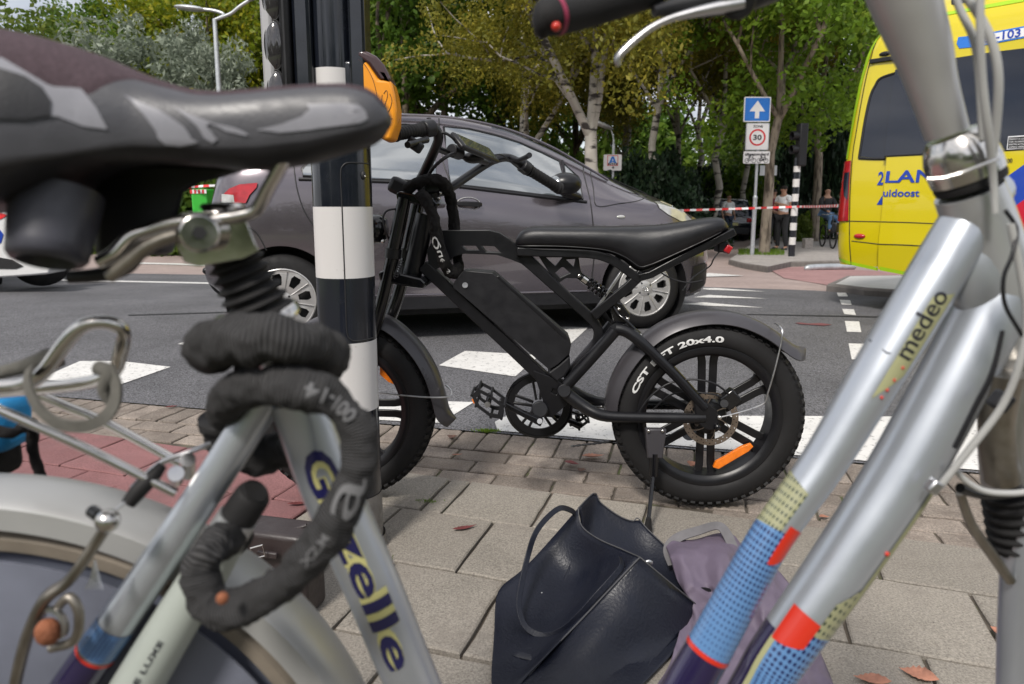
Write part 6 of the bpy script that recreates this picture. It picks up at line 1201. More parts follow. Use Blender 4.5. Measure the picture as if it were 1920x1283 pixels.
# ================================================================== BAGS ON THE PAVING
def clampg(a, b, Y):
    p = at(a, b, Y); return p if p.z > .012 else gp(a, b, .012)
def loftpatch(curves, n, name, m, parent, th=.003, sub=1):
    G = [[Vector(v) for v in resample([clampg(*p) for p in c], n)] for c in curves]; C2 = []
    for j in range(n): C2.append(catmull([g[j] for g in G], 5) if len(G) > 2 else [G[0][j].lerp(G[1][j], i / 6) for i in range(7)])
    m_ = len(C2[0]); V = [C2[j][i] for j in range(n) for i in range(m_)]; o = build(MB().add(V, [(j * m_ + i, (j + 1) * m_ + i, (j + 1) * m_ + i + 1, j * m_ + i + 1) for j in range(n - 1) for i in range(m_ - 1)]), name, M[m], parent, ang=60)
    md = o.modifiers.new('thickness', 'SOLIDIFY'); md.thickness = th; md.offset = 0
    return o
def resample(P, n, k=6):
    P = catmull(P, k) if len(P) > 2 else P; L = [0]
    for a, b in zip(P, P[1:]): L.append(L[-1] + (b - a).length)
    out_ = []; j = 0
    for i in range(n):
        t = L[-1] * i / (n - 1)
        while j < len(P) - 2 and L[j + 1] < t: j += 1
        out_.append(P[j].lerp(P[j + 1], (t - L[j]) / max(1e-9, L[j + 1] - L[j])))
    return out_
defm('tote_leather', (.006, .0075, .015), .45, 0, var=.12, vs=9, bump=.5, bs=160, rvar=.12, spec=.38)
tote = thing('tote_bag', 'large black leather tote lying open on the paving below the fat-tyre rear wheel', 'bag', tuple(gp(1080, 1290)))
loftpatch([[(1084, 954, 1.64), (1090, 985, 1.60), (1119, 1009, 1.54), (1166, 1030, 1.46), (1200, 1045, 1.385)], [(1030, 1015, 1.62), (1045, 1050, 1.585), (1085, 1080, 1.54), (1125, 1090, 1.44), (1145, 1103, 1.35)], [(980, 1068, 1.54), (995, 1110, 1.49), (1030, 1150, 1.44), (1065, 1160, 1.38), (1087, 1165, 1.315)], [(934, 1110, 1.48), (945, 1165, 1.41), (970, 1215, 1.34), (1000, 1240, 1.29), (1028, 1226, 1.25)], [(928, 1180, 1.39), (927, 1240, 1.31), (935, 1275, 1.26), (945, 1290, 1.23), (975, 1285, 1.20)], [(926, 1230, 1.33), (922, 1290, 1.25), (925, 1330, 1.205), (935, 1345, 1.18), (940, 1345, 1.17)]], 16, 'front_wall', 'tote_leather', tote)
loftpatch([[(1200, 1045, 1.385), (1145, 1103, 1.35), (1087, 1165, 1.315), (1028, 1226, 1.27), (975, 1285, 1.22), (930, 1340, 1.19)], [(1232, 1072, 1.38), (1185, 1130, 1.33), (1120, 1195, 1.27), (1060, 1255, 1.22), (1015, 1310, 1.17), (970, 1365, 1.13)], [(1275, 1108, 1.39), (1235, 1165, 1.33), (1175, 1235, 1.265), (1125, 1290, 1.21), (1080, 1345, 1.16), (1040, 1390, 1.11)], [(1312, 1139, 1.42), (1275, 1190, 1.37), (1215, 1250, 1.30), (1165, 1305, 1.23), (1120, 1360, 1.17), (1085, 1405, 1.12)]], 16, 'side_wall', 'tote_leather', tote)
loftpatch([[(1084, 953, 1.64), (1114, 925, 1.74), (1127, 943, 1.74), (1160, 967, 1.73), (1186, 977, 1.73), (1196, 972, 1.735), (1214, 992, 1.72), (1258, 1034, 1.66), (1284, 1062, 1.60), (1301, 1100, 1.52), (1312, 1139, 1.44)], [(1088, 1005, 1.62), (1110, 990, 1.69), (1135, 1000, 1.69), (1165, 1020, 1.68), (1190, 1035, 1.67), (1205, 1045, 1.66), (1225, 1065, 1.64), (1262, 1090, 1.60), (1285, 1115, 1.55), (1300, 1145, 1.50), (1300, 1175, 1.44)], [(1040, 1120, 1.56), (1080, 1110, 1.60), (1120, 1110, 1.60), (1150, 1120, 1.60), (1180, 1130, 1.60), (1200, 1140, 1.58), (1220, 1160, 1.56), (1240, 1180, 1.52), (1255, 1195, 1.48), (1262, 1210, 1.44), (1262, 1225, 1.41)], [(960, 1230, 1.385), (1000, 1240, 1.375), (1040, 1240, 1.375), (1070, 1250, 1.36), (1100, 1255, 1.355), (1120, 1270, 1.33), (1130, 1280, 1.31), (1140, 1290, 1.30), (1150, 1310, 1.27), (1155, 1325, 1.25), (1150, 1340, 1.235)]], 30, 'back_wall', 'tote_leather', tote)
def strap(pts, w, th, name, m, parent, up):
    P = catmull([at(*p) for p in pts], 6); return build(MB().sweep(P, [(w, -th), (w, th), (-w, th), (-w, -th)], up=up), name, M[m], parent, ang=40, bevel=.0008)
strap([(1078, 965, 1.62), (1072, 958, 1.60), (1050, 953, 1.56), (1024, 973, 1.53), (1003, 1002, 1.50), (990, 1042, 1.48), (979, 1090, 1.44), (973, 1134, 1.40), (980, 1166, 1.37), (997, 1185, 1.35), (1025, 1192, 1.335), (1056, 1180, 1.33), (1087, 1152, 1.33), (1119, 1116, 1.34), (1148, 1084, 1.36), (1165, 1062, 1.38), (1163, 1046, 1.41)], .0065, .0018, 'handle', 'tote_leather', tote, Vector((.3, -.6, .4)))
build(MB().ball(at(1216, 1056, 1.40), (.010, .004, .008), 12, 8), 'magnet_clasp', M['alu'], tote)
for p in ((1016, 1112), (1012, 1121), (1001, 1148), (1020, 1158), (1040, 1131)): build(MB().ball(at(p[0], p[1], 1.49), .0022, 8, 6), 'stud', M['alu'], tote)
defm('seam_thread', (.06, .06, .065), .6)
for pts in ([(1200, 1045, 1.38), (1145, 1103, 1.345), (1087, 1165, 1.31), (1028, 1226, 1.255), (975, 1285, 1.20)], [(1084, 954, 1.635), (1090, 985, 1.595), (1119, 1009, 1.535), (1166, 1030, 1.455), (1200, 1045, 1.38)], [(1200, 1045, 1.38), (1232, 1072, 1.372), (1275, 1108, 1.385), (1312, 1139, 1.415)], [(1084, 953, 1.64), (1114, 925, 1.735), (1127, 943, 1.735), (1160, 967, 1.725), (1186, 977, 1.725), (1196, 972, 1.73), (1214, 992, 1.715), (1258, 1034, 1.655), (1284, 1062, 1.595), (1301, 1100, 1.515), (1312, 1139, 1.435)]):
    build(MB().tube(catmull([at(*p) for p in pts], 6), .0016, 6), 'edge_seam', M['seam_thread'], tote)
# purple-grey bag
defm('purple_cloth', (.125, .100, .140), .62, 0, var=.07, vs=12, bump=.12, bs=600, spec=.4); defm('grey_strap', (.12, .115, .12), .8, 0, var=.1, vs=40)
pbg = thing('shoulder_bag', 'crumpled mauve grey cloth bag lying behind the black leather tote', 'bag', tuple(gp(1370, 1240)))
def blob(c, r, seed, amp, name, m, parent, n=64, h=40, fr=7.0, rot=None):
    c = Vector(c); V = []
    for i in range(h + 1):
        for j in range(n):
            t = PI * i / h; q_ = 2 * PI * j / n; d = Vector((sin(t) * cos(q_), sin(t) * sin(q_), cos(t))); d = Vector([math.copysign(abs(x) ** .8, x) for x in d])
            p = Vector((d.x * r[0], d.y * r[1], d.z * r[2])); s_ = Vector((p.x * fr + seed, p.y * fr, p.z * fr)); k = noise.noise(s_) * 1.6; k2 = (1 - abs(noise.noise(s_ * Vector((2.2, 2.2, 1.2)) * 1.0)) * 2) if False else 1 - min(1, abs(noise.noise(Vector((s_.x * 2.1, s_.y * 2.1, s_.z * 1.0)))) * 3.0)
            p *= 1 + amp * (k * .6 + k2 * .28); p = rot @ p if rot else p; V.append(c + p)
    V = [v if v.z > .004 else Vector((c.x + (v.x - c.x) * max(.3, 1 + (v.z - .004) * 9), c.y + (v.y - c.y) * max(.3, 1 + (v.z - .004) * 9), .004 + (v.z - .004) * .03)) for v in V]
    return build(MB().add(V, [(i * n + j, (i + 1) * n + j, (i + 1) * n + (j + 1) % n, i * n + (j + 1) % n) for i in range(h) for j in range(n)]), name, M[m], parent, ang=70)
def crumple(o, amp, fr, seed):
    me = o.data; me.calc_loop_triangles()
    for v in me.vertices:
        p = v.co * fr; d = (CAM - Vector(o.parent['_loc']) - v.co).normalized(); f1 = 1 - min(1, abs(noise.noise(Vector((p.x + seed, p.y * .6, p.z)))) * 3.2); f2 = 1 - min(1, abs(noise.noise(Vector((p.x * 2.1, p.y * 1.2 + seed, p.z * 2.1)))) * 3.0); v.co += d * amp * (f1 + .4 * f2 + noise.noise(p * .5) * .8)
    for v in me.vertices: v.co.z = max(v.co.z, .006 + .002 * noise.noise(v.co * 9))
    me.update(); me.shade_smooth()
def crumpled(rows, n, name, amp, fr, seed, sub=14):
    G = [resample([clampg(*p) for p in c], n) for c in rows]; C2 = [catmull([g[j] for g in G], sub) for j in range(n)]; m_ = len(C2[0]); V = [p for c in C2 for p in c]
    o = build(MB().add(V, [(j * m_ + i, (j + 1) * m_ + i, (j + 1) * m_ + i + 1, j * m_ + i + 1) for j in range(n - 1) for i in range(m_ - 1)]), name, M['purple_cloth'], pbg, ang=180); crumple(o, amp, fr, seed); md = o.modifiers.new('thickness', 'SOLIDIFY'); md.thickness = .003; return o
crumpled([[(1248, 1025, 1.64), (1262, 1012, 1.66), (1300, 1012, 1.66), (1345, 1000, 1.66), (1375, 1003, 1.63), (1402, 1035, 1.58), (1450, 1060, 1.52)], [(1256, 1045, 1.54), (1280, 1040, 1.52), (1310, 1038, 1.54), (1350, 1043, 1.50), (1390, 1040, 1.54), (1435, 1075, 1.48), (1480, 1095, 1.45)],
    [(1268, 1085, 1.49), (1290, 1100, 1.44), (1325, 1092, 1.45), (1355, 1110, 1.40), (1395, 1110, 1.44), (1440, 1140, 1.39), (1505, 1150, 1.38)], [(1285, 1130, 1.44), (1310, 1165, 1.38), (1340, 1145, 1.41), (1370, 1190, 1.34), (1410, 1180, 1.38), (1460, 1205, 1.33), (1530, 1205, 1.34)],
    [(1258, 1238, 1.33), (1285, 1222, 1.32), (1310, 1205, 1.35), (1360, 1240, 1.28), (1410, 1235, 1.31), (1470, 1262, 1.27), (1550, 1250, 1.29)], [(1228, 1292, 1.26), (1270, 1305, 1.24), (1310, 1290, 1.27), (1360, 1320, 1.22), (1420, 1315, 1.23), (1490, 1325, 1.21), (1565, 1290, 1.25)], [(1218, 1345, 1.21), (1268, 1370, 1.18), (1320, 1360, 1.19), (1370, 1375, 1.17), (1440, 1370, 1.17), (1510, 1360, 1.18), (1570, 1320, 1.22)]], 60, 'bag_body', .014, 13, 3.3)
crumpled([[(1248, 1025, 1.64), (1262, 1012, 1.66), (1300, 1012, 1.66), (1345, 1000, 1.66), (1375, 1003, 1.63), (1402, 1035, 1.58), (1450, 1060, 1.52), (1480, 1095, 1.45)], [(1255, 1035, 1.72), (1270, 1022, 1.74), (1310, 1020, 1.76), (1350, 1012, 1.76), (1390, 1020, 1.74), (1425, 1045, 1.68), (1470, 1075, 1.62), (1520, 1110, 1.52)]], 40, 'bag_back', .006, 13, 5.1) if False else None
strap([(1262, 1060, 1.58), (1253, 1030, 1.62), (1272, 1008, 1.64), (1310, 995, 1.64), (1345, 986, 1.62), (1362, 1000, 1.60), (1378, 1035, 1.56)], .013, .0018, 'strap', 'grey_strap', pbg, Vector((0, -.5, 1)))
strap([(1300, 1115, 1.44), (1312, 1107, 1.43), (1330, 1109, 1.43), (1342, 1120, 1.43), (1330, 1140, 1.42)], .006, .002, 'strap', 'black_plastic', pbg, Vector((0, -1, .2)))
# small dark handbag behind the pole
hb_ = thing('handbag', 'small dark brown handbag with a metal buckle on the paving left of the banded pole', 'handbag', tuple(gp(530, 1165)))
defm('brown_leather', (.030, .022, .022), .42, 0, var=.15, vs=20, bump=.3, bs=300)
c = gp(525, 1180); Rz = Matrix.Rotation(R(-14), 3, 'Z'); q_ = at(510, 1085, 1.47)
hbb = build(MB().box(Vector((q_.x + .01, 1.48, .102)), (.20, .09, .20), Rz), 'bag_body', M['brown_leather'], hb_, bevel=.012, seg=3); build(MB().tube(catmull([at(430, 1060, 1.45), at(465, 1035, 1.45), at(520, 1005, 1.46), at(575, 985, 1.47)], 5), .0045, 8), 'handle', M['brown_leather'], hb_)
build(MB().box(at(502, 1040, 1.42), (.05, .01, .015), Rz), 'flap_strap', M['brown_leather'], hb_, bevel=.003)
P = [at(x, y, 1.405) for x, y in ((470, 1028), (492, 1022), (497, 1042), (474, 1048))]; build(MB().tube(P, .0022, 8, closed=True), 'buckle', M['chrome'], hb_); build(MB().ball(at(492, 1059, 1.405), .0055, 12, 8), 'stud', M['chrome'], hb_)
# ================================================================== STREET FURNITURE BEYOND THE ROAD
def facing(c, w_, h_, name, m, parent, th=.004, off=0.0, bevel=0.0, tilt=0.0):
    Rz = Matrix.Rotation(tilt, 3, 'Z'); return build(MB().box(Vector(c) + Rz @ Vector((0, -off, 0)), (w_, th, h_), Rz), name, M[m] if isinstance(m, str) else m, parent, smooth=False, bevel=bevel)
def rrect(x0, z0, x1, z1, r, k=5):
    P = []
    for cx_, cz_, a0 in ((x1 - r, z0 + r, -90), (x1 - r, z1 - r, 0), (x0 + r, z1 - r, 90), (x0 + r, z0 + r, 180)):
        for i in range(k + 1): a = R(a0 + 90 * i / k); P.append((cx_ + cos(a) * r, cz_ + sin(a) * r))
    return P
def flat(poly, y, th, name, m, parent, holes=()): return build(MB().plate(poly, lambda a, b, w: Vector((a, y - w, b)), 0, th, holes), name, M[m], parent, smooth=False)
def word(t, x0, z0, x1, z1, y, m, parent, bold=.02): return lettering(t, lambda a, b: Vector((lerp(x0, x1, a), y, lerp(z0, z1, b))), 'lettering', M[m], parent, bold)
def xz(px, py, Y): p = at(px, py, Y); return p.x, p.z
YSG = 17.2; gx = at(1415, 385, YSG).x; sp = thing('sign_post', 'grey post with blue arrow sign, 30 zone sign and cyclist exemption plate', 'sign post', (gx, YSG, terr(YSG)))
ztop = xz(1415, 184, YSG)[1]; zmid = xz(1415, 372, YSG)[1]
build(MB().cyl((gx, YSG, terr(YSG)), (gx, YSG, zmid), .052, 18), 'lower_pole', M['galv'], sp); build(MB().cyl((gx, YSG, zmid), (gx, YSG, ztop), .035, 16), 'upper_pole', M['galv'], sp); build(MB().lathe([(.054, -.02), (.06, 0), (.054, .04), (.036, .07)], (gx, YSG, zmid), Z, 18), 'pole_collar', M['galv'], sp)
y = YSG - .05
def signbox(a, b, c, d): x0, z1 = xz(a, b, y); x1, z0 = xz(c, d, y); return x0, z0, x1, z1
x0, z0, x1, z1 = signbox(1395.5, 182, 1443, 229); r = (x1 - x0) * .04
s1_ = flat(rrect(x0, z0, x1, z1, r), y, .02, 'arrow_sign', 'sign_white', sp); b_ = (x1 - x0) * .04; flat(rrect(x0 + b_, z0 + b_, x1 - b_, z1 - b_, r), y - .0205, .003, 'blue_field', 'sign_blue', s1_)
cx_ = (x0 + x1) / 2; wv_ = (x1 - x0); hh = z1 - z0; flat([(cx_ - .08 * wv_, z0 + .14 * hh), (cx_ + .08 * wv_, z0 + .14 * hh), (cx_ + .08 * wv_, z0 + .42 * hh), (cx_ + .29 * wv_, z0 + .42 * hh), (cx_, z0 + .85 * hh), (cx_ - .29 * wv_, z0 + .42 * hh), (cx_ - .08 * wv_, z0 + .42 * hh)], y - .024, .003, 'arrow', 'sign_white', s1_)
x0, z0, x1, z1 = signbox(1399, 231, 1440, 282); s2_ = flat(rrect(x0, z0, x1, z1, .03), y, .02, 'zone_sign', 'galv', sp); flat(rrect(x0 + .02, z0 + .02, x1 - .02, z1 - .02, .03), y - .0205, .003, 'white_field', 'sign_white', s2_)
cx_ = (x0 + x1) / 2; cz_ = lerp(z0, z1, .47); ro = (x1 - x0) * .35; circ = lambda r, n=36: [(cx_ + cos(2 * PI * i / n) * r, cz_ + sin(2 * PI * i / n) * r) for i in range(n)]
flat(circ(ro), y - .024, .003, 'red_ring', 'sign_red', s2_, [circ(ro * .80)]); word('30', cx_ - ro * .52, cz_ - ro * .33, cx_ + ro * .52, cz_ + ro * .33, y - .027, 'ink', s2_, .03); word('ZONE', cx_ - ro * .6, lerp(z0, z1, .83), cx_ + ro * .6, lerp(z0, z1, .92), y - .027, 'ink', s2_, .03)
x0, z0, x1, z1 = signbox(1394, 284, 1442, 307); s3_ = flat(rrect(x0, z0, x1, z1, .03), y, .02, 'exemption_plate', 'sign_white', sp); word('uitgezonderd', x0 + .03, lerp(z0, z1, .58), x1 - .03, lerp(z0, z1, .88), y - .024, 'ink', s3_, .035)
for cx_, moped in ((lerp(x0, x1, .27), 0), (lerp(x0, x1, .73), 1)):
    mb = MB(); zc = lerp(z0, z1, .24); rr = .05
    for dx in (-.085, .085): mb.tube([Vector((cx_ + dx + cos(t * PI / 8) * rr, y - .024, zc + sin(t * PI / 8) * rr)) for t in range(16)], .006, 5, closed=True)
    q_ = lambda a, b: Vector((cx_ + a, y - .024, zc + b))
    for p in ([q_(-.085, 0), q_(-.03, .08), q_(.055, .085), q_(0, 0), q_(-.085, 0)], [q_(0, 0), q_(-.04, .10)], [q_(.085, 0), q_(.05, .11), q_(.07, .12)], [q_(-.06, .105), q_(-.02, .105)]): mb.tube(p, .006 if not moped else .009, 5)
    if moped: mb.ball(q_(.01, .02), (.03, .004, .025), 8, 6)
    build(mb, 'bicycle_symbol', M['ink'], s3_)
# striped signal pole across the road
YP = 16.6; px0 = at(1490, 385, YP).x; fp = thing('signal_pole', 'thin black and white banded pole with a black traffic signal on top, across the road', 'pole', (px0, YP, terr(YP)))
ys = [(490, 481, 'pole_white'), (481, 459, 'pole_black'), (459, 445, 'pole_white'), (445, 432, 'pole_black'), (432, 418, 'pole_white'), (418, 405, 'pole_black'), (405, 387, 'pole_white'), (387, 378, 'pole_black'), (378, 364, 'pole_white'), (364, 351, 'pole_black'), (351, 336, 'pole_white'), (336, 323, 'pole_black'), (323, 312, 'pole_white'), (312, 296, 'pole_black')]
for a, b, m in ys: build(MB().lathe([(.078, xz(0, a, YP)[1]), (.078, xz(0, b, YP)[1])], (px0, YP, 0), Z, 20), 'white_band' if m == 'pole_white' else 'black_band', M[m], fp)
ts = thing('traffic_light', 'distant black traffic light on the thin banded pole, its hoods pointing left', 'traffic light', (px0, YP, xz(0, 310, YP)[1])); zt_, zb_ = xz(0, 232, YP)[1], xz(0, 312, YP)[1]
build(MB().box((px0 + .06, YP - .02, (zt_ + zb_) / 2), (.20, .26, zt_ - zb_)), 'housing', M['black_plastic'], ts, bevel=.03)
for yy in (255, 281): z_ = xz(0, yy, YP)[1]; build(MB().lathe([(.10, 0), (.105, .17), (.095, .17), (.09, .0)], (px0 - .03, YP - .04, z_), Vector((-1, -.15, 0)), 18), 'hood', M['black_plastic'], ts)
# shop sign on a lamp-like post, sign backs, lamps
Ya = 19.5; ax_ = at(1148, 385, Ya).x; al = thing('shop_sign', 'white shop board with a blue A in a red frame, behind the hatchback', 'sign', (ax_, Ya, terr(Ya)))
build(MB().cyl((ax_, Ya, terr(Ya)), (ax_, Ya, xz(0, 291, Ya)[1] + .3), .04, 12), 'post', M['galv'], al); X0, Z1 = xz(1132, 290, Ya - .06); X1, Z0 = xz(1165, 320, Ya - .06)
bd = flat(rrect(X0, Z0, X1, Z1, .03), Ya - .05, .03, 'board', 'sign_white', al); fx = lambda a: lerp(X0, X1, a); fz = lambda a: lerp(Z0, Z1, a)
flat([(fx(.2), fz(.3)), (fx(.8), fz(.3)), (fx(.8), fz(.95)), (fx(.2), fz(.95))], Ya - .082, .003, 'red_frame', 'sign_red', bd, [[(fx(.23), fz(.335)), (fx(.77), fz(.335)), (fx(.77), fz(.915)), (fx(.23), fz(.915))]])
flat([(fx(.27), fz(.40)), (fx(.44), fz(.88)), (fx(.56), fz(.88)), (fx(.73), fz(.40)), (fx(.60), fz(.40)), (fx(.57), fz(.52)), (fx(.43), fz(.52)), (fx(.40), fz(.40))], Ya - .082, .003, 'emblem', 'sign_blue', bd, [[(fx(.455), fz(.60)), (fx(.545), fz(.60)), (fx(.50), fz(.76))]])
flat([(fx(.24), fz(.34)), (fx(.76), fz(.34)), (fx(.76), fz(.47)), (fx(.24), fz(.47))], Ya - .086, .003, 'name_band', 'ink', bd); word('ALDI', fx(.30), fz(.36), fx(.70), fz(.45), Ya - .090, 'sign_white', bd)
flat([(fx(.5), fz(.10)), (fx(.56), fz(.10)), (fx(.56), fz(.18)), (fx(.62), fz(.18)), (fx(.53), fz(.27)), (fx(.44), fz(.18)), (fx(.5), fz(.18))], Ya - .082, .003, 'arrow', 'ink', bd)
def lamp(px, Y, ytop, arms, label, r=.07, group=None):
    x = at(px, 385, Y).x; t = thing('street_lamp', label, 'street lamp', (x, Y, terr(Y)), group); zt = xz(px, ytop, Y)[1]
    build(MB().tube([Vector((x, Y, terr(Y))), Vector((x, Y, lerp(terr(Y), zt, .6))), Vector((x, Y, zt))], [r * 1.25, r, r * .75], 14), 'pole', M['galv'], t)
    for a in arms:
        P = [Vector((x, Y, zt - .02))] + [at(p[0], p[1], Y) for p in a]; build(MB().tube(catmull(P, 6), r * .55, 10), 'arm', M['galv'], t); e = P[-1]; d = (P[-1] - P[-2]).normalized()
        build(MB().ball(e + d * .2, (.42, .16, .075), 14, 8, (d, Vector((0, 1, 0)), d.cross(Vector((0, 1, 0))))), 'lamp_head', M['galv'], t)
    return t
lamp(425, 19, 36, [[(420, 28), (400, 20), (370, 17)], [(432, 26), (450, 12), (478, -6)]], 'tall grey street lamp with two arms above the saddle', .075)
lamp(1148, 21, 262, [[(1147, 247), (1143, 240), (1138, 238)]], 'small hooked street lamp right of the thick birch trunk', .035)
Yr = 22; rx_ = at(1305, 385, Yr).x; rs = thing('road_sign', 'grey back of a round road sign on a post left of the black parked car', 'sign', (rx_, Yr, terr(Yr))); build(MB().cyl((rx_, Yr, terr(Yr)), (rx_, Yr, xz(0, 372, Yr)[1]), .035, 10), 'post', M['galv'], rs)
build(MB().lathe([(0, 0), (.15, 0), (.16, .01), (.15, .02), (0, .02)], (rx_, Yr - .04, xz(0, 378, Yr)[1]), Vector((0, -1, 0)), 24), 'disc', M['plate_grey'], rs); facing((rx_, Yr - .04, xz(0, 391, Yr)[1]), .24, .16, 'lower_plate', 'galv', rs, .015)
Yb = 19.3; bx_ = at(1436, 385, Yb).x; bs = thing('road_sign', 'pale grey back of a wide sign half hidden behind the ash trunk', 'sign', (bx_, Yb, terr(Yb))); build(MB().cyl((bx_, Yb, terr(Yb)), (bx_, Yb, xz(0, 312, Yb)[1]), .03, 10), 'post', M['galv'], bs); facing((bx_, Yb - .04, xz(0, 320, Yb)[1]), .47, .27, 'board', 'galv', bs, .015)
# barrier tape
def tape(pts, Yv, label, seg=.15, h=.05):
    P = catmull([at(*p) for p in pts], 8); L = [0]
    for a, b in zip(P, P[1:]): L.append(L[-1] + (b - a).length)
    tot = L[-1]; n = int(tot / seg); mb = MB()
    def pt(s):
        for i in range(len(P) - 1):
            if L[i + 1] >= s: return P[i].lerp(P[i + 1], (s - L[i]) / max(1e-6, L[i + 1] - L[i]))
        return P[-1]
    for i in range(n):
        a, b = pt(i * tot / n), pt((i + 1) * tot / n); mb.m = i % 2; tw = .012 * sin(i * .9); mb.hexa([a + Vector((0, tw, -h / 2)), b + Vector((0, tw, -h / 2)), b + Vector((0, tw + .004, -h / 2)), a + Vector((0, tw + .004, -h / 2)), a + Vector((0, -tw, h / 2)), b + Vector((0, -tw, h / 2)), b + Vector((0, .004 - tw, h / 2)), a + Vector((0, .004 - tw, h / 2))])
    o = build(mb, 'barrier_tape', [M['red_tape'], M['sign_white']], loc=tuple(P[0]), smooth=False, fixn=False); tag(o, label, 'barrier tape'); return o
tape([(1240, 396, 17.5), (1300, 394, 17), (1400, 391, 16.6), (1490, 388, 16.5), (1530, 387.5, 14.5), (1572, 386, 12)], 16.5, 'red and white barrier tape strung across the side street at chest height')
tape([(340, 352, 16), (380, 349, 15.5), (430, 347, 15.5)], 15.5, 'short run of red and white tape beside the hatchback tail lamp', .14)
# green container, planter, steel rail, house
defm('green_plastic', (.03, .36, .03), .45, 0, var=.06); Yg = 16; g0 = at(383, 385, Yg); gc = thing('waste_container', 'bright green container with a red and white striped rim left of the hatchback tail lamp', 'container', (g0.x, Yg, terr(Yg)))
build(MB().box((g0.x, Yg, (terr(Yg) + 1.3) / 2), (.36, .5, 1.3 - terr(Yg))), 'bin_body', M['green_plastic'], gc, bevel=.04); mb = MB()
for i in range(8): mb.m = i % 2; mb.box((g0.x - .158 + i * .045, Yg - .255, 1.24), (.0525, .02, .09))
build(mb, 'striped_rim', [M['red_tape'], M['sign_white']], gc, smooth=False, weld=False)
Yq = 20; q0 = at(1519, 385, Yq); pl = build(MB().box((q0.x, Yq, terr(Yq) + .2), (.24, .24, .4)), 'planter', M['far_pave'], loc=(q0.x, Yq, terr(Yq)), bevel=.02); tag(pl, 'pale concrete block at the foot of the green garden shrub', 'planter')
a_, b_ = gt(1512, 508), gt(1600, 506); rl = build(MB().tube(catmull([a_ + Vector((-.02, 0, .02)), a_ + Vector((.03, 0, .055)), a_.lerp(b_, .3) + Vector((0, .0, .065)), b_ + Vector((0, 0, .065))], 5), [.03, .062, .065, .065], 16), 'steel_rail', M['galv'], loc=tuple(a_), ang=60); tag(rl, 'round-ended grey steel rail lying on the ground behind the ambulance', 'rail')
Yh = 46; h0 = at(1545, 385, Yh); hs = thing('house', 'sliver of a brick house with a red roof far behind the signal pole', 'house', (h0.x, Yh, terr(Yh)))
defm('house_brick', (.22, .12, .09), .9, 0, var=.2, vs=3); defm('roof_tile', (.20, .09, .07), .8, 0, var=.2, vs=4)
build(MB().box((h0.x + 2, Yh + 3, 1.2), (6, 6, 3.2)), 'wall', M['house_brick'], hs); zz = 2.75; build(MB().add([(h0.x - 1.4, Yh - .3, zz), (h0.x + 5.4, Yh - .3, zz), (h0.x + 5.4, Yh + 3, zz + 2), (h0.x - 1.4, Yh + 3, zz + 2), (h0.x + 5.4, Yh + 6.3, zz), (h0.x - 1.4, Yh + 6.3, zz)], [(0, 1, 2, 3), (3, 2, 4, 5), (0, 3, 5), (1, 4, 2), (0, 5, 4, 1)]), 'roof', M['roof_tile'], hs, smooth=False)
wi = build(MB().box((h0.x + .2, Yh - .02, 1.5), (1.0, .05, 1.1)), 'window_frame', M['sign_white'], hs); build(MB().box((h0.x + .2, Yh - .05, 1.5), (.84, .02, .94)), 'pane', M['dark_glass'], wi)
